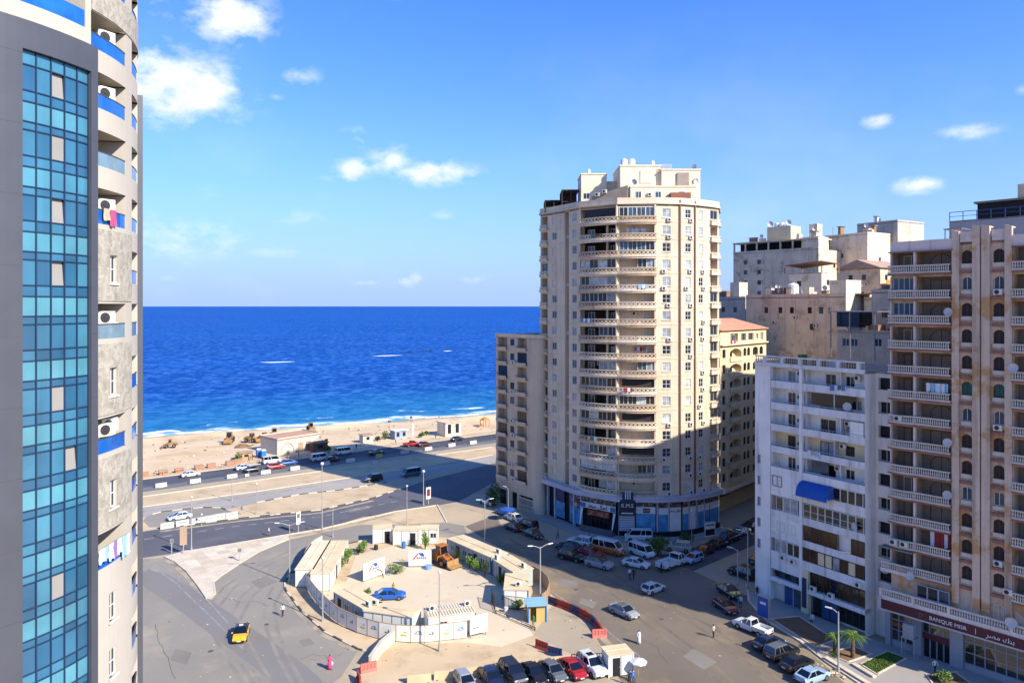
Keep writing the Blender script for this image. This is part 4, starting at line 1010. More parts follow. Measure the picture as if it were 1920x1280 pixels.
# ground storeys
b = MB(); W_.fbox(b, f, .1, f.L, 2.9, 3.5, -.1, 1.3); W_.part('ground_floor_beam', b, M_whi2); b = MB(); W_.fbox(b, f, 5.2, 6.3, 3.502, 6.0, -.1, .6); W_.fbox(b, f, 5.2, 6.3, 0, 2.898, -.1, .6); W_.part('stone_pier', b, M_creamw); b = MB(); W_.fbox(b, f, 0.1, 5.198, 4.6, 6.0, .05, .3); W_.part('spandrel', b, M_whi2)
glaze(W_, f, 6.4, 14.5, 3.7, 2.0, 8, .3, M_dframe, [M_glass[3], M_glass[0], M_glass[5]])
glaze(W_, f, .6, 5.0, 3.6, 1.0, 5, .3, M_dframe, [M_glass[1], M_glass[0]])
glaze(W_, f, 2.0, 5.0, .05, 2.7, 2, .5, M_rail, [mat('blue_shop_door', '#2b4a74', .4, .3, 1), M_glass[1]]); glaze(W_, f, 6.6, 10.4, .05, 2.6, 3, .6, M_dframe, [M_glass[5], MATS['blue_shop_door']]); glaze(W_, f, 10.6, 14.4, .6, 1.9, 4, .6, M_dframe, [M_glass[5]])
b = MB(); W_.fbox(b, f, 5.45, 6.05, .9, 4.9, -.26, -.103); W_.part('blue_sign', b, M_navy)
for u, z in ((2.4, 6.4), (4.0, 6.3), (7.2, 3.6), (9.9, 3.55), (13.8, 6.2)): W_.ac(f, u, z, 0)
W_.dish(f, 12.2, wz[1] + .9, 0, .3, 1.2); W_.dish(f, 13.4, wz[6] + .9, 0, -.3, 1.2); W_.dish(rf, 1.4, 8.2, -.1, .2, 1.5)
b = MB(); n = 6; P = lambda u, z, d: (*f.pt(u, d), z); z1 = wz[4] - .25
for i in range(n):
    t0, t1 = i / n * 1.25, (i + 1) / n * 1.25
    for dz in (0,):
        b.quad(P(5.4, z1 - 1.6 * (1 - math.cos(t0)), -1.5 * math.sin(t0) - .05), P(10.2, z1 - 1.6 * (1 - math.cos(t0)), -1.5 * math.sin(t0) - .05), P(10.2, z1 - 1.6 * (1 - math.cos(t1)), -1.5 * math.sin(t1) - .05), P(5.4, z1 - 1.6 * (1 - math.cos(t1)), -1.5 * math.sin(t1) - .05))
zl = z1 - 1.6 * (1 - math.cos(1.25)); dl = -1.5 * math.sin(1.25) - .05
b.quad(P(5.4, zl, dl), P(10.2, zl, dl), P(10.2, zl - .75, dl - .12), P(5.4, zl - .75, dl - .12))
for u in (5.4, 10.2): b.add([P(u, z1, -.05), P(u, zl, dl), P(u, zl - .5, dl * .9), P(u, zl - .4, -.05)], [(0, 1, 2, 3)])
W_.part('awning', b, mat('blue_awning_cloth', '#1c4f9e', .8, .1, 1), smooth=True)
# partitions, posts and clutter on the open balconies of the white block
for k in range(5):
    z = wz[k]
    for u in (.17, 5.6, 9.9 if k % 2 else 10.8, f.L - .12):
        b = MB(); W_.fbox(b, f, u - .07, u + .07, z + .03, z + 2.84, .16 if u in (.17,) or u > 14 else .45, .3 if u in (.17,) or u > 14 else 1.29); W_.part('balcony_partition', b, M_whi2)
    if k in (1, 4): b = MB(); W_.fbox(b, f, 6.4, 13.0 if k == 1 else 9.0, z + 1.1, z + 2.75, .5, .56); W_.part('balcony_screen', b, M_glass[5] if k == 1 else M_glass[1])
    W_.ac(f, 12.9 - k * .7, z + 1.8, 1.25); W_.ac(f, 4.2, z + 1.7 - .2 * k, 1.25)
b = MB(); W_.fbox(b, f, 12.4, 14.3, wz[2] + .75, wz[2] + 2.6, .05, .12); W_.part('white_screen', b, M_whi)
laundry('hanging_laundry', 'dark and white washing on the top balcony of the white block', f, 9.6, 12.0, wz[0] + 1.0, -.06, [CL['blue'], CL['white'], CL['green']], (.5, .8))
laundry('hanging_laundry', 'white sheets on the cream balcony of the white block', f, 6.2, 8.2, wz[3] + .98, -.06, [CL['white'], CL['cream'], CL['sky']], (.5, .9))
# roof balustrade
rp = [WC_ - V2(0, 0), WA, WB]
b = MB(); ring(b, rp, -.1, .25, WT - .25, WT + .3); ring(b, rp, -.02, .2, WT + 1.1, WT + 1.28)
for p, t in walk(rp, 2.9): b.box(p.x - .25, p.y - .25, WT + .3, p.x + .25, p.y + .25, WT + 1.1)
bo = W_.part('parapet', b, M_whi2); b = MB(); balusters(b, offset(rp, .08), WT + .3, .36, .8, 5); W_.part('balustrade', b, mat('cream_baluster', '#b09a7c', .9, .1), bo)
# things left on the roof
def clutter(label, x, y, z, dims, m, rz=0, kind='crate', cat='crate'):
    t = thing(kind, label, cat, (x, y, z), rz); w, d, h = dims; b = MB()
    for i in range(5): b.box(-w / 2, -d / 2 + .02, i * h / 5, w / 2, -d / 2 + .05, (i + .8) * h / 5); b.box(-w / 2, d / 2 - .05, i * h / 5, w / 2, d / 2 - .02, (i + .8) * h / 5)
    b.build('slats', m, t); b = MB(); b.box(-w / 2, -d / 2 + .051, 0, w / 2, d / 2 - .051, h * .9); b.build('load', m, t)
M_wood = mat('weathered_wood', '#8d7252', .9, .2, 1.5); M_green = mat('green_tarp', '#3d7a3c', .8, .1)
RB = lambda u, d: f.pt(u, d)
for i, (u, d, dm, m_, lb) in enumerate(((1.5, 3, (2.4, 1, .9), M_wood, 'pale timber stack on the white block roof, nearest the yellow block'), (3.6, 2.4, (.9, .9, 1.6), M_green, 'bright green wrapped crate on the roof of the white block'), (6, 2.6, (1.6, 1.1, .8), M_wood, 'low wooden crate beside the green one on the white block roof'), (8.6, 3.0, (1.9, 1, 1.1), M_whi2, 'grey slatted crate in the middle of the white block roof'), (11.2, 2.6, (1.2, 1.4, 1.0), M_wood, 'wooden crate towards the right end of the white block roof'))):
    p = RB(u, d); clutter(lb, p.x, p.y, WT + .02, dm, m_, f.ang())

# ------------------------------------------------------------------ pink block with baluster balconies
M_pnk = mat('pink_plaster', '#cbb29b', .92, .09, .35, patch=('#b98e60', .28, .52, .6), streak=.75, streak_col='#6d5748', dirt=.35, bump=.2)
M_pnk2 = mat('pale_pink_plaster', '#d6c4b8', .92, .08, .4, streak=.5, streak_col='#8f7a70', dirt=.35)
M_rust = mat('rust_red_slab_edge', '#8f6355', .92, .15, .6, dirt=.3); M_bal = mat('pale_baluster', '#c9bcac', .9, .1, .6, dirt=.3)
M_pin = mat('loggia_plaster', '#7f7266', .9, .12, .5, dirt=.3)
K_ = Bld('apartment_block', 'tall stained pink apartment block with baluster balconies above a bank', 'apartment block', (55, 88, 0))
KP = V2(47, 92.5); KT = V2(.65, -.76).normalized(); KL = 27.0
f = Line(KP, KP + KT * KL); KI = -f.n
kz = [45.95 - 3.03 * k for k in range(13)]       # floor levels
KTOP = 49.4
baysb = [(.15, 2.8), (3.0, 6.8), (13.1, 16.3), (16.5, 19.9), (23.4, 26.8)]; wins = [(7.85, 8.95), (11.08, 12.2), (20.8, 22.0)]
ops = []
for z in kz:
    for u0, u1 in baysb: ops.append((u0, u1, z + .1, z + 2.62, 1.5, 1))
    for u0, u1 in wins: ops.append((u0, u1, z + .95, z + 2.5, .3))
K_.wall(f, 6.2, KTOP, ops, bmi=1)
K_.wall(Line(KP + KI * 34, KP), 0, KTOP); K_.wall(Line(f.p1, f.p1 + KI * 34), 0, KTOP); K_.wall(Line(f.p1 + KI * 34, KP + KI * 34), 0, KTOP)
for z in kz:
    for u0, u1 in wins: arch_fill(K_, f, u0, u1, z + 2.5, .36, .3, K_.w)
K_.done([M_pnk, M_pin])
b = MB(); b.prism([tuple(p) for p in (KP, f.p1, f.p1 + KI * 34, KP + KI * 34)], KTOP - .3, KTOP + .02); K_.part('roof', b, MATS['roof_screed'])
for u0, u1, top, pr in ((6.95, 7.7, 51.0, .45), (9.1, 9.88, 51.4, .5), (10.02, 10.85, 51.4, .5), (12.3, 13.0, 51.2, .45), (20.0, 20.7, 51, .45), (22.1, 22.8, 51, .45)):
    b = MB(); K_.fbox(b, f, u0, u1, 7.6, top - .5, -pr, -.003)
    P = [f.pt(u0, -pr), f.pt(u1, -pr), f.pt(u1, .8), f.pt(u0, .8)]; um = (u0 + u1) / 2
    b.hexa([(*p, top - .5) for p in P] + [(*P[0], top - .1), (*P[1], top - .35), (*P[2], top - .35), (*P[3], top - .1)]); K_.part('pilaster', b, M_pnk)
for u0, u1 in wins:
    b = MB(); K_.fbox(b, f, u0 - .08, u1 + .08, KTOP, KTOP + 1.2, -.25, .3); K_.part('attic_panel', b, M_pnk2)
    K_.win(f, (u0 + u1) / 2, KTOP + .3, u1 - u0 - .3, .6, -.27, 1, 1, arch=True, frame=M_pnk2, pane=M_shut)
for k, z in enumerate(kz):
    for u0, u1 in baysb:
        bp_ = bulge(f.pt(u0 - .05), f.pt(u1 + .05), .3 if u0 < 1 else .02, 6)
        b = MB(); ring(b, bp_, 0.003, .75, z - .22, z + .02); b2 = b; bo = K_.part('balcony', b, M_rust)
        b = MB(); ring(b, bp_, .0, .82, z + .02, z + .12); ring(b, bp_, .55, .78, z + .12, z + .2); ring(b, bp_, .55, .78, z + .88, z + 1.0); K_.part('handrail', b, M_bal, bo)
        b = MB(); balusters(b, offset(bp_, .66), z + .2, .24, .68, 5); K_.part('balustrade', b, M_bal, bo)
        r_ = random.random(); um = (u0 + u1) / 2
        if u1 - u0 > 3: K_.win(f, um + .3, z + .12, 2.5, 2.2, 1.46, 2, 1, arch=k % 3 != 1, frame=M_bframe, pane=random.choice((M_shut, M_shut, M_glass[5], M_glass[3])), name='balcony_door')
        else: K_.win(f, um + .3, z + .12, 1.8, 2.15, 1.46, 2, 1, frame=random.choice((M_bframe, M_wframe)), pane=random.choice((M_shut, M_glass[5], M_glass[0])), name='balcony_door')
        if (k, u0) in ((2, .15), (1, .15)): K_.win(f, um, z + 1.02, u1 - u0 - .1, 1.55, .1, 4, 1, frame=M_wframe, pane=M_glass[1], name='balcony_window')
    for cu in ((2.8, 3.0, -.6), (.0, .14, -.35)): b = MB(); K_.fbox(b, f, cu[0], cu[1], z + .02, z + 2.7, cu[2], .2); K_.part('column', b, M_pnk2)
    for wi, (u0, u1) in enumerate(wins):
        pn = M_green_shut if k == 5 else (M_glass[1] if k in (6, 9, 1) else M_shut)
        K_.win(f, (u0 + u1) / 2, z + .97, u1 - u0 - .04, 1.5, .16, 2, 1, arch=k not in (9,), frame=M_wframe if k in (6, 9, 1) else M_bframe, pane=pn)
        b = MB(); K_.fbox(b, f, u0 - .05, u1 + .05, z + .5, z + .95, -.14, -.003); K_.part('sill', b, M_bal)
        b = MB(); K_.fbox(b, f, u0 - .05, u1 + .05, z - .15, z + .2, -.3, -.003); K_.part('ledge', b, M_rust)
        if (k, wi) in ((1, 1), (6, 1), (11, 1), (3, 2)): K_.ac(f, (u0 + u1) / 2, z + .35, -.1)
b = MB(); K_.fbox(b, f, 0, 6.95, KTOP - .75, KTOP + .5, -.35, -.003); K_.part('parapet', b, M_pnk2); b = MB(); K_.fbox(b, f, 13, 20, KTOP - .75, KTOP + .5, -.35, -.003); K_.part('parapet', b, M_pnk2)
b = MB(); K_.fbox(b, f, -.1, 7.05, KTOP - .9, KTOP - .75, -.7, -.003); K_.fbox(b, f, 13, 20, KTOP - .9, KTOP - .75, -.7, -.003); K_.part('cornice', b, M_rust)
for u, k in ((6.85, 2), (6.7, 9), (13.2, 4), (6.6, 7)): K_.dish(f, u, kz[k] + .9, -.85, random.uniform(-.5, .5), 1.1)
for u, k in ((.7, 11), (1.9, 11), (1.2, 6)): K_.ac(f, u, kz[k] + .3, -.9)
K_.dish(f, 2.7, 9.2, -1.3, .3, 1.1); K_.dish(f, 13.2, 6.9, -1.3, .2, 1.3); K_.ac(f, 12.7, 10.2, -.5)
laundry('hanging_laundry', 'pale blue and white sheets hung across a balcony of the pink block', f, 4.2, 6.6, kz[5] + 2.1, -.5, [CL['white'], CL['sky'], CL['white']], (1.0, 1.3))
laundry('hanging_laundry', 'red cloth and white curtain hung in a low balcony of the pink block', f, 4.4, 6.6, kz[11] + 2.5, .2, [CL['white'], CL['red'], CL['red']], (1.5, 1.9))
# wide terrace over the bank
bp_ = [f.pt(-.8), f.pt(2.9), f.pt(2.95)]
b = MB(); K_.fbox(b, f, -.9, KL, 6.0, 6.35, -1.4, .2); K_.fbox(b, f, -.9, KL, 5.3, 6.0, -1.2, .2); K_.fbox(b, f, -.9, KL, 6.35, 6.5, -1.4, -1.1); K_.fbox(b, f, -.9, KL, 7.2, 7.34, -1.42, -1.12)
for u in (-.75, 3.0, 6.95, 13.2, 20): K_.fbox(b, f, u - .15, u + .15, 6.5, 7.2, -1.4, -1.1)
to = K_.part('terrace', b, M_pnk2); b = MB(); balusters(b, [f.pt(-.7, -1.26), f.pt(KL - .2, -1.26)], 6.5, .27, .7, 5); K_.part('balustrade', b, M_bal, to)
b = MB(); K_.fbox(b, f, -.8, 2.9, 9.4, 9.6, -1.2, -.003); K_.fbox(b, f, -.8, 2.9, 9.6, 9.8, -1.2, -1.0); K_.fbox(b, f, -.8, 2.9, 10.5, 10.62, -1.2, -1.0); bo = K_.part('balcony', b, M_pnk2); b = MB(); balusters(b, [f.pt(-.8, -1.1), f.pt(2.9, -1.1)], 9.8, .25, .7, 5); K_.part('balustrade', b, M_bal, bo)
b = MB(); K_.fbox(b, f, -.8, 2.9, 12.3, 12.45, -1.3, -.003); K_.part('canopy', b, M_metal)
glaze(K_, f, 3.2, 6.8, 7.2, 1.5, 3, -.7, M_rail, [M_glass[1], M_glass[0]])
for u in (8.4, 11.6): K_.win(f, u, 6.9, 1.1, 1.7, -.04, 2, 1, arch=True, pane=M_glass[0])
# bank front
M_bank = mat('dark_red_bank_band', '#4a1a26', .5, .08, .5); M_bcol = mat('grey_bank_column', '#8a8d93', .6, .08, .5)
b = MB(); K_.fbox(b, f, -.6, KL, 4.9, 6.0, -1.5, -1.21); K_.part('bank_sign_band', b, M_bank)
b = MB(); K_.fbox(b, f, -1.0, -.6, 4.7, 6.3, -1.55, -.2); K_.fbox(b, f, -.6, KL, 4.72, 4.9, -1.55, -.2); K_.part('bank_trim', b, mat('pale_bank_trim', '#aaa6a8', .6, .06))
for u0, u1 in ((-.6, .0), (2.6, 3.6), (6.7, 8.1), (14.5, 15.6), (21, 22)):
    b = MB(); K_.fbox(b, f, u0, u1, 0, 4.72, -.35, .5); K_.part('bank_column', b, M_bcol)
M_bglz = mat('bank_glass', '#26292c', .06, .3, .4, spec=.9, coat=.5)
for u0, u1, n, z0, z1 in ((.05, 2.55, 3, .9, 4.7), (3.65, 6.65, 4, 3.0, 4.7), (8.15, 14.45, 6, .9, 4.7), (15.65, 20.9, 5, .9, 4.7)):
    w = (u1 - u0) / n; rn = 1 if z0 > 2 else 3; h = (z1 - z0) / rn
    for i in range(n):
        for j in range(rn): K_.win(f, u0 + w * (i + .5), z0 + h * j, w - .012, h - .012, 0, 1, 1, .05, frame=M_bcol, pane=M_bglz, name='bank_window')
    b = MB(); K_.fbox(b, f, u0, u1, 0 if rn > 1 else 2.3, z0 - .01, -.1, .3); K_.part('bank_sill_wall' if rn > 1 else 'bank_door_sign', b, M_bcol if rn > 1 else M_bank)
for i in range(4): K_.win(f, 4.03 + i * .75, .03, .72, 2.25, .12, 1, 1, .06, frame=M_bcol, pane=M_glass[5], name='bank_door')
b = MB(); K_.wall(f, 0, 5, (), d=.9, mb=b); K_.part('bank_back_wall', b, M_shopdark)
letters(K_, f, 6.9, 5.42, -1.52, 'BANQUE MISR', .62, M_letw); letters(K_, f, 12.2, 5.42, -1.52, arabic('\uFE91\uFEE8\uFEDA \uFEE3\uFEBC\uFEAE'), .75, M_letw)
b = MB(); K_.fbox(b, f, 9.75, 9.8, 5.1, 5.75, -1.52, -1.5); K_.part('sign_divider', b, M_letw)
b = MB()
for i in range(6):
    t = 2 * PI * i / 6; p = f.pt(4.0 + .2 * math.cos(t), -1.52); b.lathe([(.02, -.02), (.13, 0), (.02, .02)], 6, (p.x, p.y, 5.45 + .22 * math.sin(t)))
K_.part('bank_emblem', b, mat('pale_gold_emblem', '#b3a08a', .5, 0))
b = MB(); t_ = thing('bank_kiosk', 'small grey canopy frame on thin posts by the bank door', 'kiosk', (*f.pt(2.9, -1.9), 0), f.ang())
for x in (-.7, .7):
    for y in (-.5, .5): b.box(x - .05, y - .05, 0, x + .05, y + .05, 2.5)
b.build('posts', M_bcol, t_); b = MB(); b.box(-.8, -.6, 2.5, .8, .6, 2.62); b.box(-.6, -.55, 2.62, .6, .1, 4.2); b.build('canopy', M_bcol, t_)
b = MB(); K_.fbox(b, f, 5.2, 7.2, 51.2, 51.3, 2, 5); 
for u in (5.3, 7.0): K_.fbox(b, f, u, u + .08, KTOP, 51.2, 2.1, 2.2); K_.fbox(b, f, u, u + .08, KTOP, 51.2, 4.8, 4.9)
K_.part('roof_canopy', b, M_metal)

# ------------------------------------------------------------------ older buildings behind
def block(name, label, face, depth, z0, z1, m, rows=(), cat='building', wsize=(1.2, 1.3), roofm=None, frame=None, panes=None, parap=.8, side_rows=()):
    fl = Line(*face); B = Bld(name, label, cat, (*((fl.p0 + fl.p1) / 2), z0)); inn = -fl.n
    rt = Line(fl.p1, fl.p1 + inn * depth)
    for ff, rr in ((fl, rows), (rt, side_rows)):
        ops = [(u, u + wsize[0], z, z + wsize[1], .22, 0) for (u, z) in rr]
        B.wall(ff, z0, z1, ops)
        for (u, z) in rr: B.win(ff, u + wsize[0] / 2, z, wsize[0], wsize[1], .12, 2, 1, frame=frame or M_bframe, pane=random.choice(panes or (M_glass[0], M_glass[5], M_glass[1])))
    B.wall(Line(rt.p1, fl.p0 + inn * depth), z0, z1); B.wall(Line(fl.p0 + inn * depth, fl.p0), z0, z1)
    B.done(m)
    poly = [fl.p0, fl.p1, rt.p1, fl.p0 + inn * depth]
    b = MB(); b.prism([tuple(p) for p in poly], z1 - .2, z1 + .01); B.part('roof', b, roofm or MATS['roof_screed'])
    if parap:
        b = MB(); ring(b, poly + [poly[0]], -.2, .06, z1 + .01, z1 + parap); B.part('parapet', b, m)
    return B, fl, rt
M_old = mat('bare_plaster', '#cfbaa0', .95, .14, .3, patch=('#b09a7e', .35, .54, .62), streak=.6, streak_col='#8d7a66', dirt=.3, bump=.2)
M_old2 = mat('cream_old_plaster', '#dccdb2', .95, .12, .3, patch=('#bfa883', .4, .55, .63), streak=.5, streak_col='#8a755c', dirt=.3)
M_old3 = mat('grey_raw_wall', '#aca59b', .95, .15, .5, streak=.5, streak_col='#6b645f', dirt=.4, bump=.3)
M_rustroof = mat('rusty_sheet_roof', '#86695a', .9, .2, 1)
B, fl, rt = block('apartment_block', 'large blank beige block with a dark open top storey far behind', ((67.6, 228), (85.4, 208)), 22, 0, 58.0, M_old, [(u, z) for u in (3.5, 8) for z in (54.5, 51.5, 48.4, 45.2)], parap=0, side_rows=[(9, 53), (13, 49)])
b = MB(); B.fbox(b, fl, 0, fl.L, 60.8, 61.2, -.3, 8); B.fbox(b, fl, 0, fl.L, 58, 58.5, -.1, .1)
for i in range(8): u = i * (fl.L - .4) / 7; B.fbox(b, fl, u, u + .4, 58.5, 60.8, .05, .45)
B.part('top_storey', b, M_old); b = MB(); B.fbox(b, fl, .3, fl.L - .3, 58.02, 60.8, 3.5, 7.5); B.part('recessed_rooms', b, M_shopdark)
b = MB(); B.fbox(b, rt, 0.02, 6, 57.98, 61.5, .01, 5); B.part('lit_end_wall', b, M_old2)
b = MB(); B.fbox(b, fl, 9.5, 17, 61.2, 65.5, 3, 9); B.part('penthouse', b, M_yel)
for i, u in enumerate((11, 12.6, 14.6)): p = fl.pt(u, 6); tank(('white roof tank left of three on the far beige block', 'middle white roof tank of three on the far beige block', 'right white roof tank of three on the far beige block')[i], p.x, p.y, 65.5, .7, 1.4)
for u in (10.3, 16): B.dish(fl, u, 65.5, 3.4, .6, 1.8)
b = MB(); B.fbox(b, fl, 20.5, 23, 60, 65.8, 7, 10); B.part('stair_tower', b, M_old2)
B2, fl2, rt2 = block('apartment_block', 'cream block with blank sunny walls behind the red roofed house', ((93, 222), (100, 210)), 16, 0, 62.4, M_old2, [(5, 56)], side_rows=[(5, 54.6)], parap=.5)
B3, fl3, rt3 = block('apartment_block', 'narrow grey and cream tower block at the far right of the old roofs', ((104, 225), (110.5, 214)), 13, 0, 66.3, M_old3, [], side_rows=[(4, 60), (4, 56), (8, 56), (4, 52)], parap=.5)
b = MB(); B3.fbox(b, rt3, .3, 5, 30, 65.5, -.05, -.003); B3.fbox(b, rt3, 6.5, 12.5, 30, 65.8, -.05, -.003); B3.part('rendered_panel', b, M_old2)
B4, fl4, rt4 = block('old_apartment_block', 'low old beige block with a row of small windows above the white block', ((55.5, 177), (69.5, 156)), 16, 0, 44.0, M_old, [(u, 40.4) for u in (5.2, 9, 12, 16.5, 19.3, 21.5)] + [(17, 36.8), (23, 40.8)], wsize=(1.0, 1.4), side_rows=[(3, 40.5), (7, 37)], parap=.7)
for u, lb in ((11, 'big white tank on the low old beige block'),): p = fl4.pt(u, 2.5); tank(lb, p.x, p.y, 44, 1.2, 3.2)
for u in (4, 7, 14): b = MB(); B4.fbox(b, fl4, u, u + 1.6, 44, 46.2, 2, 3.6); B4.part('roof_hut', b, M_old2)
B5, fl5, rt5 = block('old_apartment_block', 'dark grey weathered block between the curved tower and the old roofs', ((50.5, 196), (57.5, 184)), 12, 0, 43.8, M_old3, [(u, z) for u in (2, 6, 10) for z in (40.5, 37.4, 34.3)], parap=.6)
b = MB(); B5.fbox(b, fl5, 1, 5, 43.8, 46, 1, 5); B5.part('roof_hut', b, M_rustroof); b = MB(); B5.fbox(b, fl5, 8, 11, 43.8, 48, 1, 4); B5.part('stair_tower', b, M_old2)
B6, fl6, rt6 = block('rooftop_house', 'pale house with a lean-to sheet roof among the old roofs', ((68, 183), (73, 176)), 6, 0, 50.0, M_old2, [(2, 46.8)], parap=0, side_rows=[(2, 47)], cat='house')
b = MB(); P = [fl6.pt(-.8, -.8), fl6.pt(fl6.L + .5, -.8), rt6.pt(6.5, -.4), fl6.pt(-.8, 6.5)]
b.hexa([(*p, z) for p, z in zip(P, (51.9, 52.6, 52.2, 51.4))] + [(*p, z + .12) for p, z in zip(P, (51.9, 52.6, 52.2, 51.4))])
for p in P: b.box(p.x - .1, p.y - .1, 50, p.x + .1, p.y + .1, 51.5)
B6.part('sheet_roof', b, M_rustroof)
B7, fl7, rt7 = block('rooftop_house', 'grey gabled house with pink tile roof and orange balcony on the old roofs', ((82, 188), (88, 178.5)), 12, 0, 51.2, M_old, [(3, 48.4), (6.5, 48.4), (2, 44.5), (6, 44.2)], parap=0, side_rows=[(2, 48.3), (6, 48.3)], wsize=(1.1, 1.3), cat='house')
b = MB(); P = [fl7.pt(-.5, -.6), fl7.pt(fl7.L + .6, -.6), rt7.pt(12, -.6), fl7.pt(-.5, 12)]; mid_ = [fl7.pt(fl7.L / 2, -.6), fl7.pt(fl7.L / 2, 12)]
b.add([(*P[0], 51.2), (*P[1], 51.2), (*P[2], 51.2), (*P[3], 51.2), (*mid_[0], 53.4), (*mid_[1], 53.4)], [(0, 4, 5, 3), (1, 2, 5, 4), (0, 1, 4), (3, 5, 2), (0, 3, 2, 1)]); B7.part('gable_roof', b, mat('faded_tile', '#a58874', .9, .15, 1))
for z in (47.2, 44.0):
    b = MB(); B7.fbox(b, rt7, .2, 11.5, z, z + .2, -1.6, -.003); B7.fbox(b, rt7, .2, 11.5, z + .2, z + 1.1, -1.6, -1.45); B7.part('balcony', b, mat('orange_render', '#b07a44', .9, .1) if z > 46 else M_terra)
B8, fl8, rt8 = block('old_apartment_block', 'grey stained building edge squeezed between the white and pink blocks', ((65, 135), (69.5, 127)), 9, 0, 44.5, M_old3, [(2, 40), (6, 36.5), (2, 33)], parap=.5)
B9, fl9, rt9 = block('rooftop_shack', 'dark rooftop shack with glazed veranda behind the white block roof', ((57.5, 132), (63, 123)), 7, 0, 37.6, M_old3, [(1, 35), (2.6, 35), (7, 35.2)], wsize=(1.3, 1.4), frame=M_wframe, parap=.3, cat='shack')
b = MB()
for u in (.3, 4, 8.5):
    for d in (-2.5, 3): B9.fbox(b, fl9, u, u + .18, 33, 41, d, d + .18)
B9.fbox(b, fl9, 0, 9.2, 41, 41.2, -2.6, 3.4); B9.part('steel_frame', b, M_metal)
b = MB(); B9.fbox(b, fl9, .6, 5, 38.4, 41, -1, 2.5); B9.part('veranda', b, M_glass[0])
B10, fl10, rt10 = block('old_apartment_block', 'cream building with terracotta veranda roof right of the low old beige block', ((74.5, 158), (79.5, 150)), 10, 0, 43.5, M_old2, [(2, 40.5), (5, 40.5)], parap=.4, side_rows=[(3, 40)])
b = MB(); B10.fbox(b, fl10, -1, 10, 44.5, 44.7, -2, 4); B10.part('veranda_roof', b, M_rustroof)
B11, fl11, rt11 = block('old_apartment_block', 'tall plain beige building far behind the pink block roof', ((112, 205), (122, 190)), 14, 0, 48, M_old, [], parap=.5)

# grey block behind the pink one, its roof terrace showing above
M_gp = mat('grey_penthouse_render', '#a09c9c', .9, .1, .4, streak=.3)
B12, fl12, rt12 = block('apartment_block', 'grey block with railed roof terrace showing above the pink block', ((73.2, 125), (89, 106.5)), 34, 0, 56.2, M_gp, [(u, z) for u in (2, 6) for z in (52, 49)], parap=0)
b = MB(); B12.fbox(b, fl12, 3.4, 13, 56.2, 59.0, 2.5, 8); B12.part('roof_shelter', b, M_shopdark); b = MB(); B12.fbox(b, fl12, 3, 13.5, 59.0, 59.3, 2, 8.5); B12.part('shelter_roof', b, M_pin); b = MB(); B12.fbox(b, fl12, 9, 13, 59.3, 61.6, 3, 7); B12.part('stair_tower', b, M_yel)
b = MB(); B12.fbox(b, fl12, 0, fl12.L, 57.6, 57.7, 0, .08); B12.fbox(b, fl12, 0, fl12.L, 56.9, 56.97, 0, .08)
for i in range(13): u = i * (fl12.L - .1) / 12; B12.fbox(b, fl12, u, u + .1, 56.2, 57.6, 0, .08)
B12.part('roof_railing', b, mat('blue_roof_railing', '#33507e', .6, .1))

# roof clutter on the old houses: huts, sheets, tanks, dishes, cables
def clut(Bx, fx, zt, n, dmax, seed):
    rr = random.Random(seed)
    for i in range(n):
        u = rr.uniform(.5, fx.L - 1.5); d = rr.uniform(.3, dmax); w = rr.uniform(.8, 2.6); dd = rr.uniform(.8, 2.2); h = rr.uniform(.5, 2.4)
        b = MB(); Bx.fbox(b, fx, u, u + w, zt, zt + h, d, d + dd); Bx.part('roof_hut', b, rr.choice((M_old2, M_old, M_old3, M_rustroof, M_whi2, M_wood)))
        if h > 1.4: b = MB(); Bx.fbox(b, fx, u - .3, u + w + .3, zt + h, zt + h + .1, d - .4, d + dd + .3); Bx.part('hut_roof', b, rr.choice((M_rustroof, M_metal, M_old3)))
        if rr.random() < .5: Bx.dish(fx, u + w / 2, zt + h, d + .3, rr.uniform(-.8, .8), 1.3)
    for i in range(n // 2):
        u = rr.uniform(.5, fx.L - .5); b = MB(); Bx.fbox(b, fx, u, u + .07, zt, zt + rr.uniform(1.5, 3.5), .6, .67); Bx.part('aerial_mast', b, M_metal)
clut(B, fl, 61.2, 5, 3, 1); clut(B2, fl2, 62.9, 4, 5, 2); clut(B4, fl4, 44.02, 12, 7, 3); clut(B5, fl5, 43.82, 6, 5, 4); clut(B9, fl9, 37.62, 5, 4, 6); clut(B10, fl10, 43.52, 5, 5, 7); clut(B8, fl8, 44.52, 4, 4, 8); clut(B3, fl3, 66.32, 3, 4, 9)
for Bx, fx, lst in ((B4, fl4, ((8, 38), (13.5, 39.2), (18.5, 37.5))), (B10, fl10, ((3.5, 41.2), (7, 41))), (B7, fl7, ((1, 46.8), (8, 47), (5, 43.6))), (B8, fl8, ((4.5, 40), (7, 38)))):
    for u, z in lst: Bx.ac(fx, u, z)
b = MB(); B4.fbox(b, rt4, .02, 5.5, 30, 47.5, -.3, 3.5); B4.part('lit_stair_wall', b, M_old2)
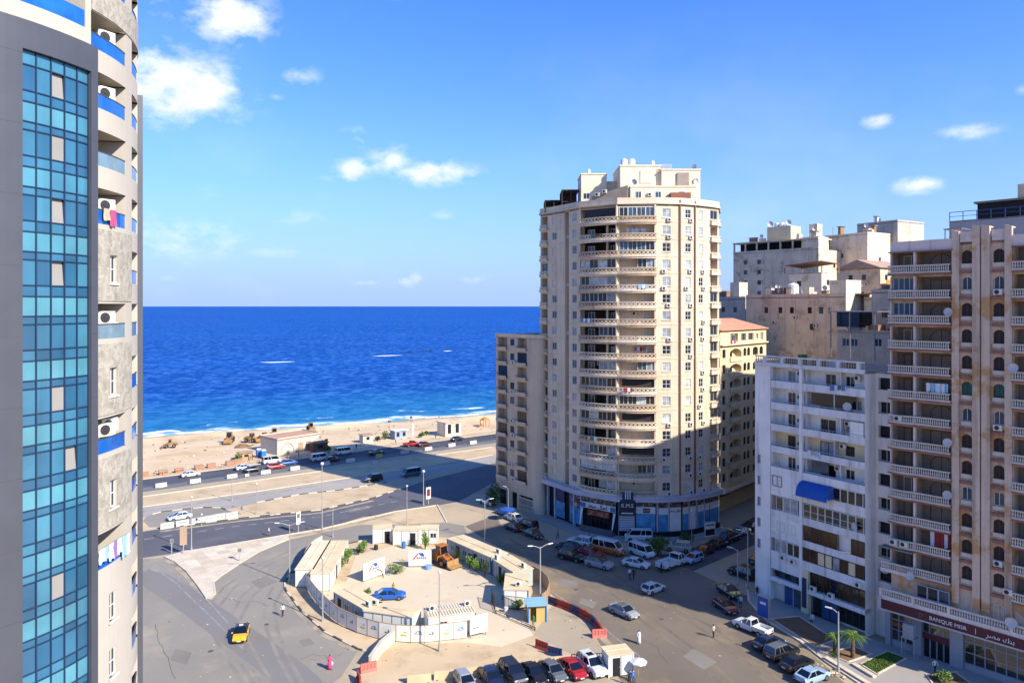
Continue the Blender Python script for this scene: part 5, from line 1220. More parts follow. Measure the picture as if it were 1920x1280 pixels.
# ------------------------------------------------------------------ vehicles
def paint(n, c, metal=.0): return mat('car_paint_' + n, c, .28, .05, 2, spec=.5, coat=.6, metal=metal)
CP = {n: paint(n, c) for n, c in dict(white='#c9c9c6', silver='#8d9094', grey='#5b5f63', black='#15161a', navy='#18203a', blue='#1b4f9c', red='#9c1f22', maroon='#4f1b20', yellow='#d9a516', teal='#2a5b5e', orange='#b5622a', dark='#23262c', cream='#b5a98f', skyblue='#8fa8bd', brown='#3d2d27').items()}
M_tyre = mat('tyre_rubber', '#1a1a1b', .9, .1); M_rim = mat('wheel_rim', '#8a8c90', .35, .05, metal=.7); M_cglass = mat('car_glass', '#101418', .06, .1, spec=.7, coat=.5)
M_hl = mat('headlight_lens', '#c8ccd0', .15, 0, spec=.8); M_tl = mat('tail_light_lens', '#7a1012', .2, 0, spec=.6); M_trim = mat('black_trim', '#1c1d20', .7, .1)
CT = dict(
    sedan=dict(L=4.5, W=1.76, H=1.45, belt=.93, hood=.86, gr=-1.78, rr=-1.0, rf=.25, gf=1.12, wb=1.32, tr=.98),
    hatch=dict(L=3.9, W=1.68, H=1.48, belt=.93, hood=.88, gr=-1.86, rr=-1.5, rf=.2, gf=1.0, wb=1.2, tr=.95),
    suv=dict(L=4.7, W=1.88, H=1.76, belt=1.1, hood=1.05, gr=-2.2, rr=-1.9, rf=.25, gf=1.1, wb=1.38, tr=1.1),
    van=dict(L=4.9, W=1.78, H=2.02, belt=1.15, hood=1.05, gr=-2.38, rr=-2.3, rf=1.25, gf=1.95, wb=1.5, tr=1.15),
    pickup=dict(L=5.1, W=1.78, H=1.72, belt=1.05, hood=1.0, gr=-.45, rr=-.3, rf=.55, gf=1.2, wb=1.55, tr=1.0),
    truck=dict(L=5.6, W=1.95, H=2.1, belt=1.25, hood=1.2, gr=.85, rr=.95, rf=2.05, gf=2.6, wb=1.6, tr=1.1))
_car = {}
def car_meshes(ty):
    if ty in _car: return _car[ty]
    P = CT[ty]; L, W, H = P['L'], P['W'], P['H']; h = L / 2; w = W / 2; R = {}
    bed = ty in ('pickup', 'truck')
    if not bed: st = [(-h, .42, .78, .80), (-h + .08, .26, P['tr'] - .06, .93), (-h + .35, .22, P['tr'], .985), (P['gr'] + .05, .2, P['belt'], 1.0), (0, .2, P['belt'], 1.0), (P['gf'] - .05, .2, P['belt'] - .02, .995), (h - .55, .22, P['hood'], .97), (h - .12, .26, P['hood'] - .14, .9), (h, .36, .66, .78)]
    else: st = [(P['gr'] - .12, .42, P['belt'], 1.0), (P['gr'] + .05, .3, P['belt'], 1.0), (P['gf'] - .05, .3, P['belt'], 1.0), (h - .35, .3, P['hood'] - .02, .98), (h - .08, .32, P['hood'] - .16, .93), (h, .42, .75, .84)]
    b = MB(); vs = []
    for x, zl, zt, k in st:
        ww = w * k; vs += [(x, -ww * .9, zl), (x, -ww, zl + .16), (x, -ww, zt - .2), (x, -ww * .9, zt), (x, ww * .9, zt), (x, ww, zt - .2), (x, ww, zl + .16), (x, ww * .9, zl)]
    n = len(st); b.add(vs, [(i * 8 + j, i * 8 + (j + 1) % 8, (i + 1) * 8 + (j + 1) % 8, (i + 1) * 8 + j) for i in range(n - 1) for j in range(8)] + [tuple(range(7, -1, -1)), tuple(range((n - 1) * 8, n * 8))])
    R['body'] = b.mesh('body', CP['white'])
    # greenhouse
    bz = P['belt'] - .02; wt_ = w * (.74 if ty != 'van' and ty != 'truck' else .86); wb_ = w * .93
    g = [(P['gr'], wb_, bz), (P['rr'], wt_, H - .05), (P['rf'], wt_, H - .05), (P['gf'], wb_, bz)]
    q = lambda a, s: (a[0], s * a[1], a[2])
    b = MB(); b.quad(q(g[2], -1), q(g[3], -1), q(g[3], 1), q(g[2], 1)); R['windscreen'] = b.mesh('windscreen', M_cglass)
    b = MB(); b.quad(q(g[1], 1), q(g[0], 1), q(g[0], -1), q(g[1], -1)); R['rear_window'] = b.mesh('rear_window', M_cglass)
    for s, nm in ((-1, 'sl'), (1, 'sr')):
        b = MB(); b.quad(q(g[0], s), q(g[1], s), q(g[2], s), q(g[3], s)); R[nm] = b.mesh('side_window', M_cglass)
    # roof with pillars
    b = MB(); x0, x1 = P['rr'], P['rf']; z = H
    vs = [(x0 - .06, -wt_ - .02, z - .07), (x1 + .06, -wt_ - .02, z - .07), (x1 + .06, wt_ + .02, z - .07), (x0 - .06, wt_ + .02, z - .07), (x0 + .1, -wt_ + .12, z), (x1 - .12, -wt_ + .12, z), (x1 - .12, wt_ - .12, z), (x0 + .1, wt_ - .12, z)]
    b.hexa(vs)
    for s in (-1, 1):
        bar3(b, q(g[0], s), q(g[1], s), .09, .1); bar3(b, q(g[3], s), q(g[2], s), .07, .09)
        k_ = .46; mB = tuple((g[0][i] * .5 + g[3][i] * .5) if i != 1 else s * g[0][1] for i in range(3)); mT = ((g[1][0] + g[2][0]) / 2, s * wt_, H - .06); bar3(b, mB, mT, .07, .1)
        if ty in ('suv', 'van'):
            bar3(b, (g[0][0] * .72 + g[3][0] * .28, s * wb_, bz), (g[1][0] * .7 + g[2][0] * .3, s * wt_, H - .06), .07, .09)
        if ty == 'van':   # closed rear sides
            pass
    R['roof'] = b.mesh('roof', CP['white'])
    b = MB(); hx0, hx1 = P['gf'] - .02, h - .14
    b.hexa([(hx0, -w * .86, P['belt'] - .05), (hx1, -w * .8, P['hood'] - .17), (hx1, w * .8, P['hood'] - .17), (hx0, w * .86, P['belt'] - .05), (hx0, -w * .84, P['belt'] + .012), (hx1 - .35, -w * .78, P['hood'] + .025), (hx1 - .35, w * .78, P['hood'] + .025), (hx0, w * .84, P['belt'] + .012)]); R['bonnet'] = b.mesh('bonnet', CP['white'])
    if ty in ('sedan',):
        b = MB(); b.hexa([(-h + .1, -w * .82, .9), (P['gr'] - .02, -w * .84, .9), (P['gr'] - .02, w * .84, .9), (-h + .1, w * .82, .9), (-h + .12, -w * .8, P['tr'] + .012), (P['gr'], -w * .82, P['belt'] + .06), (P['gr'], w * .82, P['belt'] + .06), (-h + .12, w * .8, P['tr'] + .012)]); R['boot_lid'] = b.mesh('boot_lid', CP['white'])
    if bed:
        b = MB(); x0, x1 = -h, P['gr'] - .2; zf = .72; zt = P['tr'] + (.12 if ty == 'pickup' else .25)
        b.box(x0, -w, zf - .12, x1, w, zf); b.box(x0, -w, zf, x0 + .06, w, zt); b.box(x1 - .06, -w, zf, x1, w, zt); b.box(x0 + .06, -w, zf, x1 - .06, -w + .06, zt); b.box(x0 + .06, w - .06, zf, x1 - .06, w, zt)
        for i in range(5): xx = x0 + .1 + (x1 - x0 - .2) * i / 4; b.box(xx - .03, -w - .03, zf, xx + .03, -w, zt); b.box(xx - .03, w, zf, xx + .03, w + .03, zt)
        R['load_bed'] = b.mesh('load_bed', CP['white'])
        b = MB(); b.box(x0 + .1, -w * .5, .38, x1 + .3, w * .5, zf - .12); R['chassis'] = b.mesh('chassis', M_trim)
    b = MB(); r = .33 if ty not in ('suv', 'truck', 'pickup') else .37
    b.cyl((0, -.1, 0), (0, .1, 0), r, r, 14); R['wheel'] = b.mesh('wheel', M_tyre)
    b = MB(); b.cyl((0, -.108, 0), (0, .108, 0), r * .62, r * .62, 10); R['rim'] = b.mesh('rim', M_rim)
    zl = P['hood'] - .28 if not bed else .72
    b = MB(); b.box(-.06, -.17, -.08, .03, .17, .08); R['headlight'] = b.mesh('headlight', M_hl)
    b = MB(); b.box(-.03, -.15, -.1, .05, .15, .1); R['tail_light'] = b.mesh('tail_light', M_tl)
    b = MB(); b.box(-.02, -w * .8, 0, .05, w * .8, .16); R['bumper'] = b.mesh('bumper', M_trim)
    b = MB(); b.box(-.07, -.1, -.06, .05, .1, .08); R['mirror'] = b.mesh('wing_mirror', CP['white'])
    b = MB(); b.box(-.015, -.24, 0, .015, .24, .11); R['number_plate'] = b.mesh('number_plate', CP['white'])
    _car[ty] = R; return R
def car(label, px, py, head, ty, col, bonnet=None, roof=None, z=0.0, pos=None, group='vehicles around the junction', cat='car', lower=None, name=None):
    p = Vector(pos) if pos else G(px, py, z); P = CT[ty]; R = car_meshes(ty); h = P['L'] / 2; w = P['W'] / 2
    r = thing(name or dict(sedan='parked_car', hatch='hatchback_car', suv='off_road_car', van='minibus', pickup='pickup_truck', truck='flatbed_truck')[ty], label, cat, (p.x, p.y, z + .008), math.atan2(head[1], head[0]), group)
    c = CP[col]; O('body', R['body'], r, m=CP[lower] if lower else c); O('roof', R['roof'], r, m=CP[roof] if roof else c); O('bonnet', R['bonnet'], r, m=CP[bonnet] if bonnet else c)
    if 'boot_lid' in R: O('boot_lid', R['boot_lid'], r, m=CP[bonnet] if bonnet else c)
    if 'load_bed' in R: O('load_bed', R['load_bed'], r, m=c); O('chassis', R['chassis'], r)
    O('windscreen', R['windscreen'], r); O('rear_window', R['rear_window'], r)
    O('side_window', R['sl'], r); O('side_window', R['sr'], r)
    wr = .33 if ty not in ('suv', 'truck', 'pickup') else .37
    for sx in (-1, 1):
        for sy in (-1, 1):
            o = O('wheel', R['wheel'], r, (sx * P['wb'] + .02, sy * (w - .07), wr)); O('rim', R['rim'], o)
    zl = P['hood'] - .24
    for sy in (-1, 1): O('headlight', R['headlight'], r, (h - .1, sy * w * .68, zl)); O('tail_light', R['tail_light'], r, (-h + .03, sy * w * .72, P['tr'] - .25))
    for sy in (-1, 1): O('wing_mirror', R['mirror'], r, (P['gf'] - .25, sy * (w + .06), P['belt'] + .06), m=c)
    O('bumper', R['bumper'], r, (h - .02, 0, .34)); O('bumper', R['bumper'], r, (-h - .03, 0, .36)); O('number_plate', R['number_plate'], r, (-h - .04, 0, .58)); O('number_plate', R['number_plate'], r, (h + .02, 0, .4))
    return r
S = (.6, -.8); US = (-.6, .8); CE = (ce.x, ce.y); CEm = (-ce.x, -ce.y)
g1 = 'cars parked in the row at the bottom edge'
hd = (.41, -.91)
for px, py, ty, c, lb in ((872, 1287, 'hatch', 'silver', 'silver grey hatchback at the left end of the front parking row'), (921, 1279, 'sedan', 'navy', 'dark navy saloon second from the left in the front parking row'), (962, 1271, 'suv', 'dark', 'tall dark off-road car third from the left in the front parking row'),
                          (1001, 1271, 'sedan', 'black', 'black saloon in the middle of the front parking row'), (1037, 1266, 'sedan', 'grey', 'dark grey saloon left of the red car in the front parking row'), (1074, 1262, 'sedan', 'red', 'bright red saloon in the front parking row'), (1110, 1257, 'suv', 'white', 'white off-road car with sunroof at the right end of the front parking row')):
    o = car(lb, px, py, hd, ty, c, group=g1)
    if c == 'white': b = MB(); b.box(-.9, -.4, 1.755, -.1, .4, 1.775); b.build('sunroof', M_cglass, o)
g2 = 'cars parked before the white block'
o = car('white pickup truck with an empty bed at the pavement edge', 1410, 1183, US, 'pickup', 'white', group=g2, cat='pickup')
car('dark navy car parked behind the white pickup', 1441, 1213, (.86, .5), 'sedan', 'navy', group=g2); car('black off-road car with dusty roof, second behind the white pickup', 1466, 1231, (.86, .5), 'suv', 'black', roof='grey', group=g2)
car('black saloon parked next to the light blue car by the pavement', 1494, 1252, (.86, .5), 'sedan', 'black', group=g2); car('light blue saloon parked at the bottom right pavement', 1523, 1275, (.86, .5), 'sedan', 'skyblue', group=g2)
car('dark red car standing behind the black and yellow taxi', 1360, 1143, (.28, -.96), 'sedan', 'red', lower='maroon', roof='maroon', group=g2)
def taxi_sign(o, z):
    b = MB(); b.box(-.3, -.25, z, -.1, .25, z + .14); b.build('taxi_sign', CP['white'], o)
taxi_sign(car('black and yellow taxi parked in the shade in front of the dark red car', 1367, 1115, (.3, -.95), 'sedan', 'black', bonnet='yellow', group=g2, cat='taxi'), 1.45)
car('dark car parked in the shade at the mouth of the side street', 1392, 1080, US, 'suv', 'black', group=g2); car('black car parked nearest the orange pillar', 1425, 1055, (.8, .6), 'sedan', 'black', group=g2)
g3 = 'traffic on the square'
car('silver saloon driving down the sunny street', 1170, 1153, S, 'sedan', 'silver', roof='grey', group=g3); car('white hatchback at the edge of the shadow on the street', 1225, 1109, (.78, .62), 'hatch', 'white', group=g3)
taxi_sign(car('yellow and black taxi driving over the empty square', 452, 1194, (.22, -.97), 'sedan', 'yellow', bonnet='yellow', group=g3, cat='taxi', roof='black', lower='yellow'), 1.45)
g4 = 'cars before the shop corner'
for a in (('white off-road car by the entrance steps of the shop corner', 1088, 1022, (-.85, .5), 'suv', 'white'), ('dark navy saloon beside the white off-road car', 1066, 1030, (-.85, .5), 'sedan', 'navy'), ('black off-road car with roof bars left of the red car', 1072, 1049, (.8, -.6), 'suv', 'black'), ('red saloon behind the black off-road car before the shops', 1108, 1042, (.8, -.6), 'sedan', 'red'),
          ('silver off-road car with dark roof before the shops', 1124, 1063, (.8, -.6), 'suv', 'silver'), ('white van parked under the dark shop sign', 1197, 1012, (-1, .05), 'van', 'white'), ('white minivan with green stripe by the big bush', 1203, 1041, (.6, -.8), 'van', 'white'), ('white saloon parked in front of the white minivan', 1193, 1062, (.86, -.5), 'sedan', 'white'),
          ('pale silver hatchback right of the flatbed truck', 1300, 1053, (-.75, -.66), 'hatch', 'skyblue'), ('dark red car behind the pale hatchback in the side street', 1322, 1037, (-.75, -.66), 'hatch', 'maroon'), ('grey off-road car between the bushes before the shops', 1272, 1032, (-.9, .3), 'suv', 'cream')):
    car(a[0], a[1], a[2], a[3], a[4], a[5], roof='black' if 'dark roof' in a[0] else None, group=g4, cat='van' if a[4] == 'van' else 'car')
o = car('white and orange minibus before the shop corner', 1141, 1036, (.8, -.6), 'van', 'white', lower='orange', group=g4, cat='minibus'); o.scale = (1.15, 1.1, 1.12)
o = car('white flatbed truck with low side boards before the shops', 1258, 1063, (.75, .66), 'truck', 'white', group=g4, cat='truck')
for i, (px, py, ty, c, lb) in enumerate(((1347, 1025, 'sedan', 'black', 'dark car parked first along the side street kerb'), (1370, 1013, 'suv', 'black', 'dark off-road car parked second along the side street kerb'), (1391, 1001, 'sedan', 'silver', 'grey car parked third along the side street kerb'), (1411, 990, 'sedan', 'black', 'dark car parked furthest up the side street'))):
    car(lb, px, py, (.72, .69), ty, c, group='cars parked up the side street')
g5 = 'cars parked left of the tower'
for a in (('white car with a blue roof cover beside the dark tree', 915, 945, US, 'sedan', 'white', 'blue'), ('deep blue car at the foot of the sandy block', 944, 964, US, 'hatch', 'blue', None), ('white car behind the deep blue one', 963, 975, US, 'sedan', 'white', None), ('maroon car parked next to the kerb row left of the tower', 963, 993, US, 'sedan', 'maroon', None),
          ('black car beside the maroon one left of the tower', 990, 989, US, 'suv', 'black', None), ('dark blue grey car with bright lamps left of the tower', 1000, 1006, S, 'sedan', 'dark', None)):
    car(a[0], a[1], a[2], a[3], a[4], a[5], roof=a[6], group=g5)
g6 = 'traffic on the coast road'
for a in (('lone white car on the dark coast road at the left', 357, 893, CE, 'sedan', 'white', 'car'), ('white car just behind the black one on the coast road', 458, 880, CE, 'sedan', 'white', 'car'), ('black car between the two white ones on the coast road', 474, 884, CE, 'sedan', 'black', 'car'), ('white minibus on the coast road before the beach house', 509, 868, CE, 'van', 'white', 'minibus'),
          ('red and white car on the coast road', 517, 878, CE, 'sedan', 'red', 'car'), ('blue car on the coast road before the beach house', 541, 871, CE, 'sedan', 'blue', 'car'), ('white van left of the small red car on the coast road', 599, 863, CE, 'van', 'white', 'van'), ('small red car beside a white concrete block on the coast road', 622, 865, CE, 'sedan', 'maroon', 'car'), ('white van parked at the promenade', 645, 851, CE, 'van', 'white', 'van'),
          ('red pickup on the coast road', 772, 836, CE, 'pickup', 'red', 'pickup'), ('dark red car behind the red pickup on the coast road', 796, 836, CE, 'sedan', 'maroon', 'car'), ('blue grey car far right on the coast road', 858, 826, CE, 'sedan', 'navy', 'car'), ('black off-road car where the shadow edge crosses the road', 699, 902, CEm, 'suv', 'black', 'car'), ('dark green van on the shaded carriageway', 770, 892, CEm, 'van', 'teal', 'van'), ('white and blue car parked in the turning bay', 337, 973, CEm, 'sedan', 'white', 'car')):
    car(a[0], a[1], a[2], a[3], a[4], a[5], bonnet='white' if a[0].startswith('red and') else ('blue' if 'turning' in a[0] else None), group=g6, cat=a[6])
taxi_sign(car('black and yellow taxi on the coast road beside a yellow block', 706, 852, CE, 'sedan', 'black', bonnet='yellow', group=g6, cat='taxi'), 1.45)
car('bright blue car parked in the sunny site yard', 731, 1122, (.97, .1), 'sedan', 'blue', group='vehicles in the site yard')

# ------------------------------------------------------------------ earth moving machines
M_mach = mat('machine_orange', '#a5642c', .6, .15, 1, dirt=.4); M_mach2 = mat('machine_tan', '#97754a', .7, .2, 1, dirt=.4); M_mdark = mat('machine_dark', '#2a2623', .8, .2)
_ld = {}
def loader(label, px, py, head, m, s=1.0, z=0.0, boom=True):
    p = G(px, py, z); r = thing('wheel_loader', label, 'loader', (p.x, p.y, z), math.atan2(head[1], head[0]), 'earth moving machines'); r.scale = (s, s, s)
    if m.name not in _ld:
        R = {}
        b = MB(); b.hexa([(-2.9, -.9, .9), (-.2, -.9, .8), (-.2, .9, .8), (-2.9, .9, .9), (-2.8, -.8, 1.8), (-.2, -.85, 2.0), (-.2, .85, 2.0), (-2.8, .8, 1.8)]); b.box(-3.1, -1.1, .8, -2.9, 1.1, 1.5); R['engine_housing'] = b.mesh('engine_housing', m)
        b = MB(); b.box(.1, -.75, .8, 1.5, .75, 1.5); R['front_frame'] = b.mesh('front_frame', m)
        b = MB(); b.hexa([(-.7, -.8, 2.0), (.5, -.8, 2.0), (.5, .8, 2.0), (-.7, .8, 2.0), (-.6, -.72, 3.1), (.25, -.72, 3.1), (.25, .72, 3.1), (-.6, .72, 3.1)]); R['cab_glass'] = b.mesh('cab_glass', M_cglass)
        b = MB(); b.box(-.8, -.85, 3.1, .5, .85, 3.25)
        for x0, x1 in ((-.72, -.62), (.5, .26)):
            for s_ in (-1, 1): bar3(b, (x0, s_ * .8, 2), (x1, s_ * .74, 3.1), .1)
        R['cab'] = b.mesh('cab', m)
        b = MB()
        for s_ in (-1, 1): bar3(b, (.6, s_ * .55, 1.7), (2.4, s_ * .55, .9), .2, .3); bar3(b, (1.2, s_ * .3, 1.3), (2.3, s_ * .3, 1.2), .12, .16)
        R['lift_arm'] = b.mesh('lift_arm', m)
        b = MB(); pr = [(2.3, 1.3), (2.45, .35), (3.4, .2), (3.5, .3), (2.6, .55), (2.5, 1.3)]; n = len(pr)
        b.add([(x, -1.25, z_) for x, z_ in pr] + [(x, 1.25, z_) for x, z_ in pr], [(i, (i + 1) % n, n + (i + 1) % n, n + i) for i in range(n)] + [tuple(range(n)), tuple(range(2 * n - 1, n - 1, -1))]); R['bucket'] = b.mesh('bucket', M_mach2)
        b = MB(); b.cyl((0, -.27, 0), (0, .27, 0), .72, .72, 14); R['wheel'] = b.mesh('wheel', M_tyre); b = MB(); b.cyl((0, -.29, 0), (0, .29, 0), .36, .36, 10); R['rim'] = b.mesh('rim', m)
        _ld[m.name] = R
    R = _ld[m.name]
    for k in ('engine_housing', 'front_frame', 'cab_glass', 'cab', 'lift_arm', 'bucket'): O(k, R[k], r)
    for x in (-1.8, 1.1):
        for y in (-1, 1): o = O('wheel', R['wheel'], r, (x, y * 1.0, .72)); O('rim', R['rim'], o)
    return r
loader('orange wheel loader parked in the site yard beside the logo board', 829, 1058, (.75, -.66), M_mach, 1.0)
for px, py, hd_, m_, s_, lb in ((318, 838, (-1, -.3), M_mach2, .72, 'small tan loader alone at the left of the beach'), (430, 829, (.2, -1), M_mach2, 1.0, 'tall tan loader facing inland on the beach'), (473, 828, (.9, -.3), M_mach2, .85, 'tan loader left of the pair by the beach house'), (497, 827, (.9, -.4), M_mach, .85, 'orange brown loader next to the beach house wall'), (514, 818, (-.5, .9), M_mach2, .85, 'tan loader behind the beach house roof, left side'), (583, 807, (.5, -.9), M_mach2, .85, 'tan loader near the water behind the beach house')):
    loader(lb, px, py, hd_, m_, s_, z=-.15 if py > 825 else -.45)
# ------------------------------------------------------------------ street lamps and signs
M_pole = mat('galvanised_pole', '#a5a39c', .5, .1, 1, metal=.3); M_lampw = mat('lamp_head_white', '#c4c3bc', .5, .05)
def lamp(label, px, py, top, arms=2, arm=1.3, rz=.6, r=.09, head='cobra', z=0.0, m=None):
    p = G(px, py, z); H = CAM_H - z - (top - 574) * p.y / 1400; m = m or M_pole
    t = thing('street_lamp', label, 'street lamp', (p.x, p.y, z), rz, 'street lamps')
    b = MB(); b.cyl((0, 0, 0), (0, 0, .7), r * 1.7, r * 1.5, 8); b.cyl((0, 0, .7), (0, 0, H), r, r * .6, 8); b.build('pole', m, t)
    b = MB(); b.box(-.2, -.2, 0, .2, .2, .05); b.build('base_plate', m, t)
    for i in range(arms):
        s = 1 if i == 0 else -1
        if arms == 3 and i == 2: s = .6
        b = MB(); b.tube([(0, 0, H - .25), (s * arm * .6, 0, H + .1), (s * arm, 0, H + .22)], .05, 6); ao = b.build('arm', m, t)
        b = MB(); b.hexa([(s * arm, -.12, H + .16), (s * (arm + .75), -.09, H + .26), (s * (arm + .75), .09, H + .26), (s * arm, .12, H + .16), (s * arm, -.1, H + .3), (s * (arm + .7), -.06, H + .34), (s * (arm + .7), .06, H + .34), (s * arm, .1, H + .3)]); b.build('lamp_head', M_lampw, ao)
    if arms == 0:
        b = MB()
        if head == 'ball': b.lathe([(.05, 0), (.26, .12), (.34, .32), (.26, .52), (.05, .62)], 10, (0, 0, H))
        else: b.lathe([(.1, 0), (.22, .05), (.22, .25), (.05, .32)], 8, (0, 0, H))
        b.build('lamp_head', M_lampw, t)
    return t
lamp('tall slim lamp post outside the left curve of the site fence', 605, 1164, 1047, 0, r=.11); lamp('double armed street lamp by the loop road kerb', 543, 1092, 982, 2, rz=.15, arm=1.5, r=.1)
lamp('tall slim lamp post before the printed site fence', 824, 1220, 1074, 0, r=.11); lamp('double armed street lamp over the right corner of the site', 1013, 1133, 1024, 2, rz=.35, arm=1.2, r=.12)
lamp('double armed street lamp at the back of the site, before the tower', 909, 1014, 938, 2, rz=.3, arm=.9, r=.1); lamp('single arm street lamp on the pavement by the palm', 1572, 1262, 1146, 1, rz=2.6, arm=.7, r=.11)
lamp('tall lamp post with ball head on the sandy island', 604, 992, 872, 0, head='ball', r=.1); lamp('thin lamp post on the sandy island left of the ball lamp', 481, 963, 908, 0, r=.08); lamp('lamp post beside the row of white blocks', 359, 1032, 933, 0, r=.1)
lamp('lamp post with ball head at the corner of the sandy verge', 794, 946, 886, 0, head='ball', r=.1); lamp('thin lamp post on the verge behind the site cabins', 763, 984, 912, 0, r=.08); lamp('short lamp post on the narrow verge', 624, 1006, 951, 0, r=.09)
lamp('lamp post on the coast median', 435, 939, 893, 0, r=.09); lamp('bent street lamp at the side street corner', 1383, 1098, 1030, 1, rz=2.8, arm=.8, r=.1); lamp('taller street lamp further up the side street corner', 1402, 1105, 997, 1, rz=2.8, arm=1.0, r=.1)
lamp('slim lamp post before the blue shop panels', 1297, 1026, 958, 0, r=.07); lamp('blue painted flag pole before the arabic shop sign', 1160, 1019, 940, 0, r=.07, m=mat('blue_pole_paint', '#4a7ba8', .6, .05))
lamp('single arm lamp post at the left foot of the tower', 953, 972, 915, 1, rz=2.5, arm=.6, r=.07); lamp('thin lamp post at the turning bay', 378, 985, 965, 0, r=.05)
def signboard(label, px, py, w, h, lift, rz, m, m2=None, posts=1, marks=(), z=0.0, th=.14, name='sign_board'):
    p = G(px, py, z); t = thing(name, label, 'sign', (p.x, p.y, z), rz)
    b = MB(); b.box(-w / 2, -th / 2, lift, w / 2, th / 2, lift + h); o = b.build('panel', m, t)
    b = MB(); e = .06
    for x0, x1, z0, z1 in ((-w / 2 - e, w / 2 + e, lift - e, lift), (-w / 2 - e, w / 2 + e, lift + h, lift + h + e), (-w / 2 - e, -w / 2, lift, lift + h), (w / 2, w / 2 + e, lift, lift + h)): b.box(x0, -th / 2 - .02, z0, x1, th / 2 + .02, z1)
    b.build('frame', m2 or M_pole, t)
    for i in range(posts):
        x = 0 if posts == 1 else -w * .38 + w * .76 * i / (posts - 1)
        b = MB(); b.box(x - .07, -.07, 0, x + .07, .07, lift - e); b.build('post', M_pole, t)
    for k_, (x, zz, ww, hh, mm) in enumerate(marks):
        b = MB(); b.box(x - ww / 2, -th / 2 - .012, lift + zz - hh / 2, x + ww / 2, -th / 2 - .002, lift + zz + hh / 2); b.build('print', mm, o)
    return t
M_tan = mat('tan_sign', '#a58a70', .7, .1); M_sgrey = mat('grey_print', '#5a5c60', .7, .1); M_red = mat('red_print', '#b0252a', .6, .05); M_blu = mat('blue_print', '#1f4aa5', .6, .05); M_teal = mat('teal_print', '#3a8fa5', .6, .05); M_yelp = mat('yellow_print', '#b9a52a', .6, .05)
signboard('tall tan totem sign on the tip of the paved triangle', 344, 1038, 1.0, 3.0, 1.6, .3, M_tan); signboard('narrow white totem sign at the edge of the main road', 559, 998, .9, 2.3, 1.6, .9, M_whitep, marks=[(0, 1.5, .6, .8, M_sgrey)])
signboard('white edged traffic banner sign at the verge corner', 803, 945, 1.1, 2.4, 1.2, .7, M_whitep, marks=[(0, 1.3, .8, 1.5, M_maroon if False else M_redp)])
signboard('white and dark notice board on a post before the side street', 1331, 1022, 2.1, 2.5, 1.6, .35, M_whitep, posts=1, marks=[(0, .75, 1.9, 1.1, M_shopdark), (0, 2.0, 1.6, .25, M_sgrey)])
signboard('blue lit advertising box beside the white pickup', 1432, 1166, 1.7, 2.6, .8, 2.2 - PI, mat('blue_advert', '#1d4f9a', .4, .15, 1), posts=2, th=.4, marks=[(0, 1.8, .9, .3, M_letw)])
signboard('small grey arrow sign on the paved triangle', 449, 1052, .5, .5, 1.6, .4, M_metal); signboard('small dark sign on the sandy island', 453, 964, .35, .8, .9, .4, M_sgrey); signboard('thin signpost at the left tip of the paved triangle', 322, 1037, .4, .6, 1.8, .3, M_metal)
t = thing('orange_pillar', 'tall orange red pillar sign at the corner of the white block', 'pillar', (*G(1443, 1108).xy, 0), .4); b = MB(); b.box(-.3, -.3, .5, .3, .3, 4.6); b.build('shaft', mat('orange_red_paint', '#a8401c', .6, .1), t); b = MB(); b.box(-.36, -.36, 0, .36, .36, .5); b.box(-.36, -.36, 4.6, .36, .36, 4.8); b.build('collar', M_pole, t)

# ------------------------------------------------------------------ barriers, kerbs
def block_barrier(label, px, py, w, h, m, rz, group, marks=None, z=0.0, d=.5, name='concrete_block'):
    p = G(px, py, z); t = thing(name, label, 'barrier', (p.x, p.y, z), rz, group)
    b = MB(); b.hexa([(-w / 2, -d / 2, 0), (w / 2, -d / 2, 0), (w / 2, d / 2, 0), (-w / 2, d / 2, 0), (-w / 2 + .03, -d * .32, h), (w / 2 - .03, -d * .32, h), (w / 2 - .03, d * .32, h), (-w / 2 + .03, d * .32, h)]); o = b.build('block', m, t)
    if marks:
        n = 8; b = MB()
        for i in range(n):
            a0, a1 = PI * i / n, PI * (i + 1) / n; yq = lambda zz: -d / 2 + (d * .18) * zz / h - .01
            f_ = lambda a, r: (r * math.cos(a), yq(.42 * h + r * .6 * math.sin(a)), .42 * h + r * .6 * math.sin(a))
            b.quad(f_(a0, .42), f_(a1, .42), f_(a1, .56), f_(a0, .56))
        b.build('arch_mark', marks, o)
    else:
        b = MB(); b.box(-w / 2 + .2, -d * .5 - .003, .0, -w / 2 + .5, -d * .45, .1); b.box(w / 2 - .5, -d * .5 - .003, 0, w / 2 - .2, -d * .45, .1); b.build('lift_slot', M_sgrey, t)
    return t
M_wblock = mat('white_painted_concrete', '#b9b6ae', .85, .08, .6, dirt=.2); M_yblock = mat('yellow_painted_concrete', '#b09e6a', .85, .1, .6, dirt=.3); M_cblock = mat('cream_concrete', '#bba984', .85, .1, .5, dirt=.25)
ca = math.atan2(ce.y, ce.x)
names = ('leftmost', 'second', 'third', 'fourth', 'fifth', 'sixth', 'seventh', 'eighth', 'ninth', 'tenth', 'eleventh', 'twelfth')
for i, (px, py) in enumerate(((302, 913), (366, 905), (435, 896), (498, 888), (553, 881), (610, 872), (657, 866), (759, 850), (803, 844), (847, 837), (887, 832))):
    block_barrier('white concrete block on the coast road, %s from the left' % names[i], px, py, 2.5, 1.0, M_wblock, ca, 'white blocks along the coast road')
block_barrier('yellow concrete block on the coast road beside the taxi', 711, 858, 2.0, 1.1, M_yblock, ca, None); block_barrier('small grey concrete stub between white blocks on the coast road', 463, 893, 1.0, .7, M_wblock, ca, None); block_barrier('low pale block on the median below the yellow one', 703, 870, 1.8, .9, M_wblock, ca, None)
